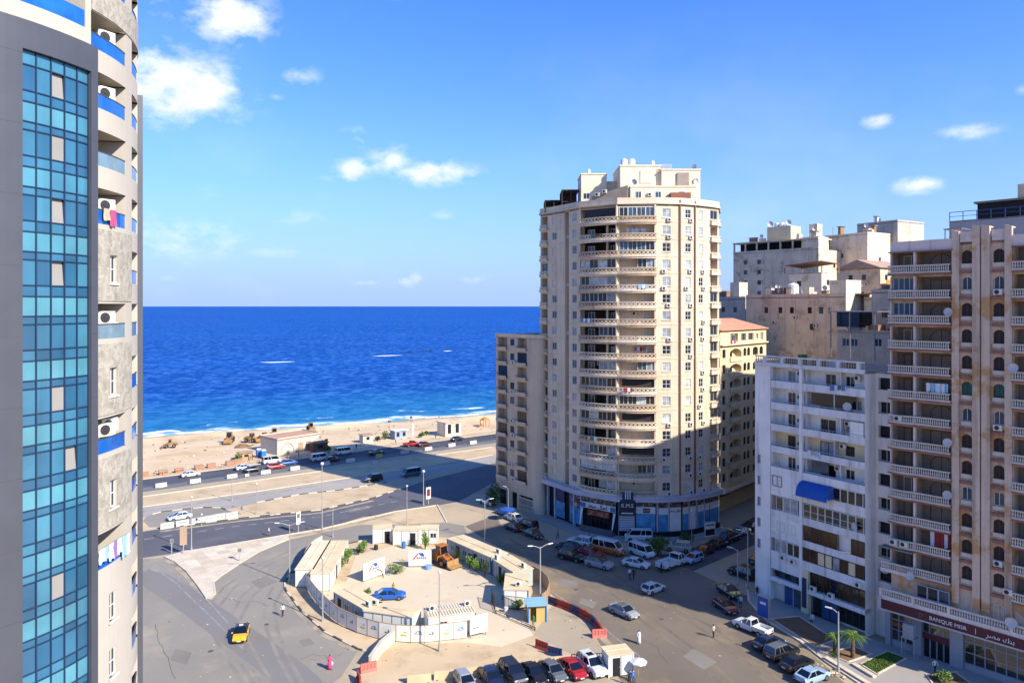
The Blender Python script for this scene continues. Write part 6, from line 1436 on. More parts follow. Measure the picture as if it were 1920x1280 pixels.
for i, (px, py) in enumerate(((313, 990), (342, 985), (369, 981), (391, 977), (412, 973), (434, 970))):
    block_barrier('white block with arch mark by the turning bay, %s from the left' % names[i], px, py, 2.4, 1.1, M_wblock, ca, 'marked white blocks by the turning bay', M_sgrey)
for i, (px, py) in enumerate(((786, 1279), (836, 1272), (886, 1265), (950, 1257), (1000, 1252), (1048, 1246))):
    block_barrier('cream road block behind the front parking row, %s from the left' % names[i], px, py, 2.7, 1.0, M_cblock, .16, 'cream blocks behind the front parking row')
M_pred = mat('red_plastic', '#9c3a34', .5, .1, 1, dirt=.2); M_pnavy = mat('navy_plastic', '#28385f', .5, .1, 1); M_ppink = mat('faded_red_plastic', '#b8685c', .6, .1, 1)
_pb = {}
def plastic(label, px, py, m, rz, w=1.9, h=1.05, group=None):
    p = G(px, py); t = thing('plastic_barrier', label, 'barrier', (p.x, p.y, 0), rz, group)
    if m.name not in _pb:
        b = MB(); b.hexa([(-w / 2, -.25, 0), (w / 2, -.25, 0), (w / 2, .25, 0), (-w / 2, .25, 0), (-w / 2, -.16, .35), (w / 2, -.16, .35), (w / 2, .16, .35), (-w / 2, .16, .35)]); b.box(-w / 2, -.09, h - .2, w / 2, .09, h)
        for i in range(5): x = -w / 2 + .1 + (w - .2) * i / 4; b.box(x - .1, -.09, .35, x + .1, .09, h - .2)
        b2 = MB(); b2.box(-w / 2 + .1, -.03, .36, w / 2 - .1, .03, h - .21); _pb[m.name] = (b.mesh('shell', m), b2.mesh('recess', m))
    O('shell', _pb[m.name][0], t); O('recess', _pb[m.name][1], t)
arcp = [(1036, 1133), (1050, 1138), (1064, 1143), (1078, 1149), (1091, 1155), (1103, 1162), (1113, 1170), (1121, 1179), (1127, 1188)]
for i in range(len(arcp)):
    a, c = G(*arcp[max(0, i - 1)]), G(*arcp[min(len(arcp) - 1, i + 1)]); d = c - a
    plastic('%s plastic barrier in the curved row by the guard hut, %s from the hut' % ('navy' if i % 3 == 0 else 'red', ('nearest', 'second', 'third', 'fourth', 'fifth', 'sixth', 'seventh', 'eighth', 'furthest')[i]), *arcp[i], M_pnavy if i % 3 == 0 else M_pred, math.atan2(d.y, d.x), group='curved row of plastic barriers')
plastic('faded red plastic barrier closing the end of the curved row', 1124, 1194, M_ppink, .15); plastic('red plastic barrier standing alone in the dusty yard', 1016, 1217, M_pred, -.7); plastic('navy plastic barrier beside the lone red one', 1040, 1229, M_pnavy, -.5)
plastic('faded red plastic barrier at the end of the low white wall', 691, 1258, M_ppink, .5); plastic('red plastic barrier at the bottom edge left of the parking row', 673, 1279, M_pred, -1.2)
def kerb(name, pts, m0, m1=None, h=.14, w=.25, step=1.0, px=True, z=0):
    P = [G(*p) if px else Vector((*p, 0)) for p in pts]; b = MB(); i = 0
    for p, t in walk([V2(q.x, q.y) for q in P], step):
        n_ = V2(t.y, -t.x) * w / 2; e = t * (step / 2 - .015); q = [p - e - n_, p + e - n_, p + e + n_, p - e + n_]
        b.hexa([(*x, z) for x in q] + [(*x, z + h) for x in q], (i // 2) % 2 if m1 else 0); i += 1
    o = b.build(name, [m0] + ([m1] if m1 else [])); o['kind'] = 'structure'; return o
kerb('turning_bay_kerb', [(285, 964), (300, 960), (340, 955), (380, 951), (415, 952), (432, 959), (437, 967)], M_kerb, M_kerb_dark)
kerb('triangle_kerb_left', [(308, 1044), (328, 1053), (350, 1071), (372, 1099), (389, 1124)], M_kerb, None, .17); kerb('triangle_kerb_right', [(541, 1011), (487, 1033), (451, 1055), (415, 1079), (400, 1091), (404, 1116)], M_kerb, None, .17)
kerb('island_kerb', [(301, 991), (443, 972), (600, 956), (700, 933), (752, 916)], M_kerb, M_kerb_dark); kerb('island_back_kerb', [(480, 942), (560, 927), (640, 918), (725, 904)], M_kerb, M_kerb_dark); kerb('median_kerb_inland', [(261, 951), (380, 935), (483, 921), (596, 904), (700, 889), (760, 880), (862, 864), (923, 853)], M_kerb); kerb('median_kerb_seaward', [(261, 932), (483, 900), (616, 881), (923, 838)], M_kerb)
kerb('site_kerb', [(690, 1011), (640, 1022), (600, 1044), (570, 1064), (543, 1075), (534, 1093), (535, 1105), (566, 1146), (611, 1186), (672, 1217), (690, 1222)], M_kerb, M_kerb_dark); kerb('verge_kerb', [(359, 1032), (505, 1008), (600, 992), (740, 959), (820, 947), (837, 978)], M_kerb)
kerb('promenade_kerb', [tuple(coast(a, -.3).xy) for a in (-60, 140, 260)], M_kerb, px=False)
b = MB()
for (pts, dash) in (([(600, 924), (700, 904), (780, 891), (860, 877), (923, 867)], 1), ([(262, 1012), (443, 986), (600, 968), (740, 940)], 1)):
    P = [G(*p) for p in pts]
    for i, (p, t) in enumerate(walk([V2(q.x, q.y) for q in P], 3.0)):
        n_ = V2(t.y, -t.x) * .09; e = t * .8; q = [p - e - n_, p + e - n_, p + e + n_, p - e + n_]
        b.add([(*x, .012) for x in q], [(0, 1, 2, 3)])
struct(b.build('lane_markings', M_white_paint))
b = MB()
for pts in ([(262, 1063), (300, 1072), (330, 1092), (358, 1120), (400, 1160), (455, 1215)], [(262, 1052), (310, 1063), (350, 1090), (390, 1125), (428, 1168)], [(872, 1010), (950, 1060), (1040, 1112), (1110, 1160), (1200, 1230)]):
    P = [V2(*G(*p).xy) for p in pts]; A_0, B_0 = offset(P, .1), offset(P, -.1)
    for i in range(len(P) - 1): b.add([(*A_0[i], .013), (*A_0[i + 1], .013), (*B_0[i + 1], .013), (*B_0[i], .013)], [(0, 1, 2, 3)])
struct(b.build('edge_lines', mat('worn_road_paint', '#8f8e8c', .85, .12, 1.5, patch=('#77777a', .8, .45, .6))))
# low white wall
def low_wall(label, pts, h, m, name='low_wall', th=.35):
    P = [V2(*G(*p).xy) for p in pts]; t = thing(name, label, 'wall', (*P[0], 0))
    b = MB(); ring(b, [p - P[0] for p in P], -th / 2, th / 2, 0, h); b.build('wall_body', m, t); b = MB(); ring(b, [p - P[0] for p in P], -th / 2 - .05, th / 2 + .05, h, h + .08); b.build('coping', m, t)
low_wall('low white wall running from the printed fence to the plastic barriers', [(738, 1203), (715, 1223), (694, 1253)], 1.4, mat('whitewashed_stone', '#bdb4a2', .9, .12, 1.2, bump=.5))

# ------------------------------------------------------------------ the site compound
sheet('site_yard', [(650, 1090), (668, 1040), (730, 1025), (840, 1024), (935, 1075), (962, 1100), (975, 1150), (1000, 1190), (940, 1212), (870, 1203), (800, 1206), (742, 1204), (690, 1192), (640, 1170), (605, 1140), (580, 1105)], .006, M_concrete_lot)
sheet('site_pavement', [(535, 1105), (534, 1093), (543, 1075), (570, 1064), (600, 1044), (640, 1022), (690, 1010), (760, 1002), (880, 1010), (960, 1060), (1010, 1090), (1040, 1120), (1035, 1135), (1000, 1190), (1140, 1260), (700, 1300), (660, 1260), (690, 1222), (672, 1217), (611, 1186), (566, 1146)], .005, M_sandy)
M_cabw = mat('white_cabin_panel', '#d2cfc4', .6, .06, .5, dirt=.2); M_cabroof = mat('dusty_cabin_roof', '#cdb995', .85, .12, .5, dirt=.3); M_cabg = mat('grey_green_cabin', '#a3a8a2', .7, .1, .5, dirt=.3); M_cabblue = mat('blue_cabin_post', '#2d6aa8', .6, .05)
def cabin(label, p0, p1, depth, h, m=None, roofm=None, doors=(), wins=(), ribs=False, back_side=1, acs=(), blue=True, roof_ribs=False):
    """p0->p1 front wall foot (metres); depth runs away from the front"""
    fl = Line(p0, p1); r = thing('site_cabin', label, 'cabin', (*fl.p0, 0), fl.ang(), 'site cabins'); L = fl.L; m = m or M_cabw
    b = MB(); b.box(0, 0, .12, L, depth, h); b.build('walls', m, r)
    b = MB(); b.box(-.1, -.12, h, L + .1, depth + .12, h + .12); ro = b.build('roof', roofm or M_cabroof, r)
    for y in (depth * .5,):
        b = MB(); b.box(.05, y - .08, h + .12, L - .05, y + .08, h + .2); b.build('roof_beam', roofm or M_cabroof, ro)
    if roof_ribs:
        n = int(L / .35)
        for i in range(n): b = MB(); x = .1 + i * (L - .2) / (n - 1); b.box(x - .05, -.1, h + .12, x + .05, depth + .1, h + .2); b.build('roof_rib', M_cabw, ro)
    n = max(2, int(L / 1.2))
    for i in range(n + 1):
        x = L * i / n; b = MB(); x0, x1 = max(0, x - .04), min(L, x + .04); b.box(x0, -.025, .12, x1, -.002, h); b.build('wall_rib', M_metal if not ribs else m, r)
    for x in (0, L):
        b = MB(); b.box(x - .1 if x == 0 else x - .02, -.07, 0, x + .02 if x == 0 else x + .1, .06, h); b.build('corner_post', M_cabblue if blue else m, r)
    for x in doors:
        b = MB(); b.box(x - .45, -.035, .15, x + .45, -.004, 2.15); o = b.build('door', M_shopdark, r); b = MB(); b.box(x + .3, -.06, 1.05, x + .36, -.036, 1.15); b.build('handle', M_pole, o)
    for x in wins:
        fm, pm = frame_meshes(1.1, .9, 2, 1, .07, False, M_wframe); o = O('window', fm, r, (x, -.06, 1.1)); O('pane', pm, o, m=M_glass[0])
    for x, y in acs:
        o = O('air_conditioner', AC_ME[0], r, (x, y, h + .2)); O('fan_grille', AC_ME[1], o)
    return r
def GZ(px, py, z=2.6): p = G(px, py, z); return (p.x, p.y)
cabin('small white gate cabin with a blue logo at the back left of the site', GZ(700, 992), GZ(735, 990), 2.4, 2.6, doors=(2.4,), blue=False)
cabin('white cabin with two doors at the back of the site', GZ(738, 994), GZ(784, 994), 2.6, 2.6, doors=(3.4,), blue=False); cabin('white cabin with a small window behind the cypress', GZ(787, 992), GZ(820, 992), 2.6, 2.6, wins=(2.4,), blue=False)
cabin('long flat roofed cabin row along the street side of the site', GZ(839, 1010), GZ(920, 1045), 3.3, 2.6, m=M_cabg, doors=(3, 8), wins=(1.5, 5, 6.6, 10), acs=((11.5, 2.2),)); cabin('second street side cabin with plants at its wall', GZ(924, 1048), GZ(963, 1073), 3.3, 2.6, m=M_cabg, doors=(2.4,), wins=(4.6,), acs=((5.8, 2.4), (.6, .6)))
cabin('cream cabin beside the site gate', (-1.1, 103.8), (2.2, 103.7), 6.2, 2.6, wins=(), acs=((2, 1.3),)); cabin('long left cabin with a clean pale roof', (-26.8, 110.2), (-27.6, 125.5), 2.9, 2.6, wins=(3, 7, 11), doors=(5,), blue=False); cabin('long left cabin nearest the curved fence', (-29.8, 111.8), (-30.5, 125.4), 2.6, 2.6, wins=(3, 7), blue=False, roofm=mat('pale_cabin_roof', '#d3c3a4', .85, .1, .5, dirt=.3))
cabin('lower left cabin with a blue corner post', GZ(627, 1110), GZ(680, 1141), 2.9, 2.6, m=M_cabg, doors=(1.4,), wins=(3.4, 6.2), acs=((7.6, 1),)); cabin('wide white cabin behind the printed fence', GZ(682, 1145), GZ(771, 1157), 3.0, 2.6, acs=((.6, 2.2),)); cabin('ribbed white shed behind the printed fence', GZ(803, 1158), GZ(891, 1147), 3.1, 2.6, ribs=True, wins=(2.0,), roof_ribs=True, acs=((.9, 2), (5.6, 2.2)))
# printed fence
fence_pts = [(876, 1196), (850, 1199), (823, 1202), (797, 1205), (770, 1205), (743, 1203), (711, 1198), (690, 1192), (670, 1186), (650, 1177), (633, 1168), (618, 1156), (607, 1145), (594, 1131), (584, 1118), (577, 1106), (572, 1096), (569, 1084), (569, 1073), (571, 1062), (574, 1053), (580, 1044), (588, 1036), (604, 1027)]
FP_ = [V2(*G(*p).xy) for p in fence_pts]
fen = thing('site_fence', 'curved fence of printed white panels round the site', 'fence', (*FP_[0], 0)); M_fpan = mat('fence_panel_white', '#d6d1c4', .8, .07, .8, dirt=.2)
def logo(kind, parent, p, rz, z, s=1.0):
    """flat print on a panel facing local -y"""
    def sub(nm, b, m): o = b.build(nm, m, parent); o.location = p; o.rotation_euler = (0, 0, rz); return o
    q = lambda b, pts: b.add([(x * s, -.012, z + y * s) for x, y in pts], [tuple(range(len(pts)))])
    if kind == 0:
        b = MB(); q(b, [(-.55, -.1), (-.1, .42), (.02, .42), (-.4, -.1)]); sub('red_mark', b, M_red)
        b = MB(); q(b, [(-.05, .45), (.35, .45), (.5, .15), (.2, .15)]); sub('blue_mark', b, M_blu if s > 1.2 else M_teal)
        b = MB()
        for i in range(5): q(b, [(-.2 + i * .17, -.05), (-.08 + i * .17, -.05), (-.08 + i * .17, .1), (-.2 + i * .17, .1)])
        sub('letter_marks', b, M_sgrey)
    elif kind == 1:
        b = MB(); q(b, [(-.5, -.35), (.45, -.35), (.45, -.15), (-.3, -.1)]); sub('yellow_mark', b, M_yelp); b = MB(); q(b, [(-.1, .1), (.3, .32), (.5, .05), (.3, .15)]); sub('blue_mark', b, M_teal)
    else:
        b = MB(); q(b, [(0, -.25), (.2, -.25), (.25, .1), (.12, .4), (.02, .1)]); q(b, [(-.45, -.2), (-.1, -.2), (-.1, 0), (-.4, 0)]); sub('dark_mark', b, M_sgrey)
for i in range(len(FP_) - 1):
    a, c = FP_[i + 1], FP_[i]; fl = Line(a, c); nsub = max(1, round(fl.L / 2.4))
    for j in range(nsub):
        p = fl.pt(fl.L * (j + .5) / nsub); w = fl.L / nsub - .08; b = MB(); b.box(-w / 2, -.04, .15, w / 2, .04, 2.15); o = b.build('fence_panel', M_fpan, fen, (p.x - FP_[0].x, p.y - FP_[0].y, 0), fl.ang())
        b = MB(); b.box(-w / 2 - .06, -.07, 0, -w / 2 - .0, .07, 2.25); b.box(-w / 2, -.055, 2.15, w / 2, .055, 2.22); pst = b.build('post', M_tan, o)
        if i < 15: logo((i + j) % 3, o, (0, -.04, 0), 0, 1.15, .9)
rw = [V2(*G(*p).xy) for p in ((998, 1085), (1014, 1093), (1027, 1106), (1031, 1118), (1026, 1133), (1016, 1142))]
fen2 = thing('site_fence', 'curved tan fence behind the guard hut', 'fence', (*rw[0], 0))
for i in range(len(rw) - 1):
    fl = Line(rw[i], rw[i + 1]); p = fl.pt(fl.L / 2); b = MB(); b.box(-fl.L / 2, -.05, 0, fl.L / 2, .05, 2.1); o = b.build('fence_panel', M_tan, fen2, (p.x - rw[0].x, p.y - rw[0].y, 0), fl.ang())
    for k in range(3): b = MB(); x = -fl.L / 2 + fl.L * (k + .5) / 3; b.box(x - .04, .05, 0, x + .04, .1, 2.1); b.build('batten', M_wood, o)
# logo boards
def board(label, pa, pb, h, kind=0, lift=.2):
    A0, B0 = V2(*G(*pa).xy), V2(*G(*pb).xy); fl = Line(A0, B0); t = thing('logo_board', label, 'sign', (*A0, 0), fl.ang()); L = fl.L
    b = MB(); b.box(0, -.06, lift, L, .06, lift + h); o = b.build('panel', M_cabw, t)
    for x in (.2, L - .2): b = MB(); b.box(x - .05, .062, 0, x + .05, .16, lift + h); b.build('post', M_tan, t)
    if kind == 0: logo(0, o, (L * .45, -.06, 0), 0, lift + h * .5, 1.9)
    else:
        b = MB()
        for i in range(6): b.box(L * .74, -.07, lift + h * (.15 + .13 * i), L * .74 + .5, -.062, lift + h * (.2 + .13 * i))
        b.build('faded_print', mat('faded_pink_print', '#b08a9a', .8, .2), o); b = MB(); b.box(L * .15, -.07, lift + h * .3, L * .5, -.062, lift + h * .36); b.build('print_line', M_sgrey, o)
    return t
board('white board with red and blue roof logo near the left cabins', (681, 1091), (721, 1076), 2.6); board('white board with red and blue roof logo beside the orange loader', (766, 1063), (809, 1062), 2.5); board('white hoarding with faded pink print at the end of the fence', (881, 1197), (914, 1189), 2.3, 1, .5)
# guard hut, gate, small cabin, umbrellas
t = thing('guard_hut', 'yellow guard hut with pale blue roof at the site gate', 'hut', (2.2, 99.2, 0), .15); M_hut = mat('yellow_hut_panel', '#b3995c', .7, .1, .6)
b = MB(); b.box(0, 0, 0, .25, .1, 2.3); b.box(1.05, 0, 0, 2.4, .1, 2.3); b.box(.25, 0, 2.0, 1.05, .1, 2.3); b.box(2.3, .1, 0, 2.4, 1.9, 2.3); b.box(0, .1, 0, .1, 1.9, 2.3); b.box(.1, 1.8, 0, 2.3, 1.9, 2.3); b.build('walls', M_hut, t)
b = MB(); b.hexa([(-.3, -.5, 2.3), (2.6, -.5, 2.3), (2.6, 2.1, 2.45), (-.3, 2.1, 2.45), (-.3, -.5, 2.4), (2.6, -.5, 2.4), (2.6, 2.1, 2.55), (-.3, 2.1, 2.55)]); b.build('roof', mat('pale_blue_sheet', '#7ea6c0', .6, .1), t)
for x in (0, 2.4): b = MB(); b.box(x - .07, -.12, 0, x + .07, -.003, 2.3); b.build('corner_post', M_cabblue, t)
def bargate(label, pa, pb, h=1.9, gap=.22, m=None, name='bar_gate', cat='gate'):
    A0, B0 = V2(*G(*pa).xy), V2(*G(*pb).xy); fl = Line(A0, B0); t = thing(name, label, cat, (*A0, 0), fl.ang()); L = fl.L; m = m or M_dframe
    b = MB(); b.box(0, -.03, h - .06, L, .03, h); b.box(0, -.03, .12, L, .03, .18); b.build('rails', m, t)
    n = int(L / gap)
    for i in range(n + 1): b = MB(); x = L * i / n; k = .05 if i in (0, n) else .018; b.box(x - k, -k, 0 if k > .03 else .19, x + k, k, h if k > .03 else h - .07); b.build('post' if k > .03 else 'bar', m, t)
bargate('black bar gate leaf before the cream cabin', (944, 1141), (986, 1146)); bargate('open black bar gate leaf at the yard entrance', (928, 1148), (922, 1128)); bargate('low black railing behind the white car in the front row', (1072, 1243), (1148, 1240), 1.1, .3, None, 'railing', 'railing'); bargate('low dark rail from the gate to the guard hut', (930, 1150), (1003, 1182), .5, .8, None, 'railing', 'railing')
h_ = cabin('small white kiosk with a black doorway right of the front parking row', tuple(G(1142, 1270).xy), tuple(G(1187, 1264).xy), 2.3, 2.4, doors=(.9,), blue=False); h_['category'] = 'kiosk'; h_.name = 'kiosk'
def umbrella(label, px, py, m, r=1.3, h=2.2):
    p = G(px, py); t = thing('parasol', label, 'parasol', (p.x, p.y, 0)); b = MB(); n = 8
    b.add([(0, 0, h + .45)] + [(r * math.cos(2 * PI * i / n), r * math.sin(2 * PI * i / n), h) for i in range(n)] + [(r * .98 * math.cos(2 * PI * i / n), r * .98 * math.sin(2 * PI * i / n), h - .15) for i in range(n)], [(0, 1 + i, 1 + (i + 1) % n) for i in range(n)] + [(1 + i, 9 + i, 9 + (i + 1) % n, 1 + (i + 1) % n) for i in range(n)]); b.build('canopy', m, t)
    b = MB(); b.cyl((0, 0, 0), (0, 0, h + .4), .03, .03, 6); b.build('pole', M_pole, t)
umbrella('dirty white parasol beside the small kiosk', 1197, 1267, CL['white'], 1.0, 1.7); umbrella('deep blue parasol before the sandy block', 951, 975, cloth('deep_blue', '#1f4c9a'), 1.6, 2.2); 
# arches beside the left logo board
t = thing('arch_rack', 'small dark metal arches beside the left logo board', 'rack', (*G(697, 1085).xy, 0), .3); 
for k in range(4):
    b = MB(); pts = [(.9 * math.cos(PI * i / 10) + .9, .5 * k, 1.3 * math.sin(PI * i / 10)) for i in range(11)]; b.tube(pts, .04, 5); b.build('arch', M_dframe, t)
def drum(label, px, py, m, r=.3, h=.9, name='drum', cat='drum'):
    p = G(px, py); t = thing(name, label, cat, (p.x, p.y, 0)); b = MB(); b.lathe([(r, 0), (r, h * .3), (r * 1.05, h * .33), (r, h * .36), (r, h * .63), (r * 1.05, h * .66), (r, h * .69), (r, h)], 12); b.build('barrel', m, t); b = MB(); b.cyl((r * .4, 0, h), (r * .4, 0, h + .04), .06, .06, 6); b.build('bung', M_pole, t)
drum('blue drum in front of the two door cabin', 757, 1027, M_cabblue, .35, 1.1); drum('pale blue tub in front of the logo board beside the loader', 803, 1066, mat('pale_blue_tub', '#6f8fc0', .6, .1), .6, .6, 'tub', 'tub'); drum('dark bin beside the small gate cabin', 705, 1030, M_mdark, .35, .8, 'bin', 'bin'); drum('white pot beside the gate bars', 949, 1147, CP['white'], .3, .7, 'pot', 'pot')
# ------------------------------------------------------------------ plants
LEAF = [mat('leaf_%d' % i, c, .7, .25, 2.0, spec=.3) for i, c in enumerate(('#4f6a26', '#5f7f30', '#3d5524', '#6b7a3a', '#31481f'))]
M_bark = mat('grey_brown_bark', '#5c4a3a', .95, .2, 2, bump=.5)
def foliage(mb, c, rad, n, size, mi_n=2):
    for i in range(n):
        while True:
            p = Vector((random.uniform(-1, 1), random.uniform(-1, 1), random.uniform(-1, 1)))
            if .25 < p.length < 1: break
        p = Vector((c[0] + p.x * rad[0], c[1] + p.y * rad[1], c[2] + p.z * rad[2]))
        a = Vector((random.gauss(0, 1), random.gauss(0, 1), random.gauss(0, .6))).normalized(); b_ = a.orthogonal().normalized(); s = size * random.uniform(.6, 1.3)
        mb.add([p - a * s, p + b_ * s * .45, p + a * s, p - b_ * s * .45], [(0, 1, 2, 3)], random.randrange(mi_n))
def shrub(label, px, py, r, h, n=260, tones=(0, 1, 2), z=0.0, size=.16, name='shrub', cat='shrub', pos=None, group=None, clumps=5):
    p = Vector(pos) if pos else G(px, py, z); t = thing(name, label, cat, (p.x, p.y, p.z if pos else z), random.uniform(0, 6), group)
    b = MB(); st = []
    for i in range(clumps):
        a = 2 * PI * i / clumps + random.uniform(-.4, .4); q = Vector((math.cos(a) * r * .5 * random.uniform(.3, 1), math.sin(a) * r * .5 * random.uniform(.3, 1), h * random.uniform(.4, .75))); st.append(q)
        b.cyl((0, 0, 0), q, .05 * max(1, r), .02, 5)
    b.build('stems', M_bark, t)
    b = MB()
    for q in st: foliage(b, q, (r * .55, r * .55, h * .32), n // clumps, size, len(tones))
    b.build('foliage', [LEAF[k] for k in tones], t); return t
gp = 'plants along the street side cabins'
for i, (px, py, r, h) in enumerate(((858, 1057, .9, 2.8), (880, 1064, .6, 2.0), (893, 1070, 1.0, 2.0), (909, 1080, .8, 2.6), (938, 1095, .9, 1.7), (952, 1097, 1.0, 2.2))):
    shrub('leafy green plant along the street side cabins, %s from the loader' % names[i].replace('leftmost', 'first'), px, py, r, h, 320, (0, 1, 3), group=gp)
shrub('bushy green plant at the corner of the left cabins', 680, 1036, 1.0, 2.2, 420, (1, 1, 0)); shrub('dark plant in a tub behind the bushy green one', 672, 1040, .7, 1.4, 200, (2, 4)); shrub('tall slender green tree before the white cabins', 797, 1030, .8, 3.4, 420, (0, 1), name='cypress_tree', cat='tree', clumps=7)
shrub('green shrub beside the long left cabin roof', 652, 1056, 1.0, 2.4, 420, (1, 0)); shrub('rounder green shrub lower along the left cabin', 640, 1066, 1.1, 2.2, 420, (1, 3)); shrub('low bright green plant beside the blue yard car', 688, 1114, .9, .9, 260, (1, 1, 3)); shrub('low green plant left of the bar gate', 947, 1130, .7, 1.4, 220, (0, 1)); shrub('green plant behind the bar gate', 972, 1142, .9, 1.5, 300, (1, 3))
shrub('dry olive bush between the two logo boards', 742, 1075, 1.6, 1.7, 460, (3, 3, 2), size=.14); shrub('bare grey bush behind the dry olive one', 752, 1065, 1.4, 1.6, 160, (3, 4), size=.08)
shrub('large dark bush among the cars before the shops', 1234, 1038, 2.2, 3.0, 900, (2, 4, 0), size=.2); shrub('smaller dark bush right of the large one before the shops', 1287, 1022, 1.5, 2.4, 500, (2, 4), size=.18)
shrub('dark tree at the seaward foot of the sandy block', 925, 950, 2.0, 5.5, 900, (2, 4), size=.22, name='small_tree', cat='tree'); shrub('low mixed shrub in the bed by the bank corner', 1768, 1278, 1.3, 1.3, 500, (3, 2, 0), size=.16)
shrub('low scrub by the lamp post on the pavement', 1567, 1233, .8, .8, 200, (3, 2), size=.14)
def palm(label, px, py, ht, fr, n, seed):
    random.seed(seed); p = G(px, py); t = thing('palm_tree', label, 'palm', (p.x, p.y, 0), 0)
    b = MB(); pr = []
    for i in range(12): z = ht * i / 11; pr += [(.26 - .08 * i / 11 + (.05 if i % 2 else 0), z)]
    b.lathe(pr, 9); b.build('trunk', M_bark, t)
    ms = []
    for v in range(3):
        b = MB(); N = 9; L = fr * (1, .85, 1.1)[v]; up = (.95, 1.5, .5)[v]; pts = []
        for i in range(N + 1):
            s = i / N; pts.append(Vector((L * s, 0, L * (up * s - (.35 + up) * s * s))))
        for i in range(N):
            bar3(b, pts[i], pts[i + 1], .05 * (1 - i / N) + .012, None, 0)
            for sd in (-1, 1):
                for q in (0, .5):
                    o = pts[i].lerp(pts[i + 1], q); w = L * .26 * math.sin(PI * min(.95, (i + q) / N * .8 + .2)); d = Vector((.55, sd * .8, -.25)).normalized() * w; e = Vector((.07, 0, .0))
                    b.add([o - e * .5, o + e * .5, o + d + e * .15, o + d - e * .15], [(0, 1, 2, 3)], 1 if q else 2)
        ms.append(b.mesh('frond', [LEAF[3], LEAF[1], LEAF[0]]))
    for i in range(n): o = O('frond', ms[i % 3], t, (0, 0, ht - .05), 2 * PI * i / n * 1.0 + random.uniform(-.2, .2)); o.rotation_euler = (random.uniform(-.15, .15), random.uniform(-.35, .25), o.rotation_euler[2])
palm('short palm tree with bright fronds on the pavement', 1599, 1234, 2.6, 1.7, 22, 5); palm('small palm clump half hidden by the lamp post', 1566, 1226, 2.2, 1.3, 16, 6)
random.seed(31)
# ------------------------------------------------------------------ right pavement with beds
wb = lambda u, d: Line(WA, WB).pt(u, d); kb = lambda u, d: Line(KP, KP + KT * 27).pt(u, d)
pv = [wb(-4, 0), wb(0, -.0), wb(14.6, 0), kb(0, 0), kb(27, 0), kb(27, -13), V2(*G(1640, 1300).xy), V2(*G(1548, 1240).xy), V2(*G(1500, 1202).xy), V2(*G(1440, 1166).xy), V2(*G(1404, 1128).xy), V2(*G(1400, 1095).xy)]
b = MB(); b.prism([tuple(p) for p in pv], -.02, .14, bottom=False); struct(b.build('right_pavement', M_walk))
kerb('right_pavement_kerb', [tuple(p) for p in pv[5:]], M_kerb, None, .17, .3, 1.0, px=False)
M_grass = mat('patchy_grass', '#5f6a35', .95, .25, 1.2, patch=('#8a7550', 1.0, .48, .62), bump=.6)
def bed(name, pts, m, z=.15):
    P = [V2(*G(*p).xy) for p in pts]; b = MB(); b.prism([tuple(p) for p in P], .1, z + .015, bottom=False); struct(b.build(name, m)); kerb(name + '_edge', [tuple(p) for p in P + [P[0]]], M_kerb, None, .1, .18, .8, px=False, z=.14)
bed('soil_bed', [(1446, 1162), (1498, 1157), (1566, 1201), (1529, 1215)], M_soil); bed('palm_bed', [(1546, 1226), (1602, 1214), (1634, 1228), (1590, 1243)], M_soil); bed('grass_bed', [(1613, 1247), (1664, 1223), (1699, 1236), (1644, 1266)], M_grass); bed('shrub_bed', [(1738, 1268), (1790, 1262), (1830, 1290), (1760, 1300)], M_soil)
def grass(name, label, pts, n, h=.18):
    P = [G(*p) for p in pts]; b = MB()
    for i in range(n):
        while True:
            w = [random.random() for _ in P]; 
            x = random.uniform(min(p.x for p in P), max(p.x for p in P)); y = random.uniform(min(p.y for p in P), max(p.y for p in P)); q = Vector((x, y, 0))
            if inside(q, P): break
        a = random.uniform(0, 6.28); dx, dy = math.cos(a) * .05, math.sin(a) * .05; hh = h * random.uniform(.5, 1.4)
        b.add([(x - dx, y - dy, .16), (x + dx, y + dy, .16), (x + random.gauss(0, .05), y + random.gauss(0, .05), .16 + hh)], [(0, 1, 2)], random.randrange(3))
    o = b.build(name, [LEAF[3], LEAF[0], LEAF[1]]); tag(o, label, 'grass', kind='stuff')
grass('grass', 'short patchy grass in the bed before the bank', [(1616, 1247), (1664, 1225), (1696, 1236), (1645, 1264)], 2600)
# low kerb walls catching the sun by the bank
for i, (a, c, lb) in enumerate((((1548, 1236), (1652, 1300), 'long pale kerb strip by the palm bed'), ((1600, 1248), (1640, 1272), 'short pale kerb strip along the grass bed'))):
    low_wall(lb, [a, c], .3, M_kerb, 'kerb_strip', .5)
# rubble by the parked cars
t = thing('rubble_pile', 'broken rubble heap at the kerb behind the parked cars', 'rubble', (*G(1545, 1262).xy, 0)); 
for i in range(26):
    b = MB(); s = random.uniform(.08, .28); b.lathe([(s * .4, -s * .4), (s, 0), (s * .6, s * .6)], 5, (random.gauss(0, 1.6), random.gauss(0, .5), .1)); b.build('chunk', random.choice((M_soil, M_kerb, M_sandy)), t)
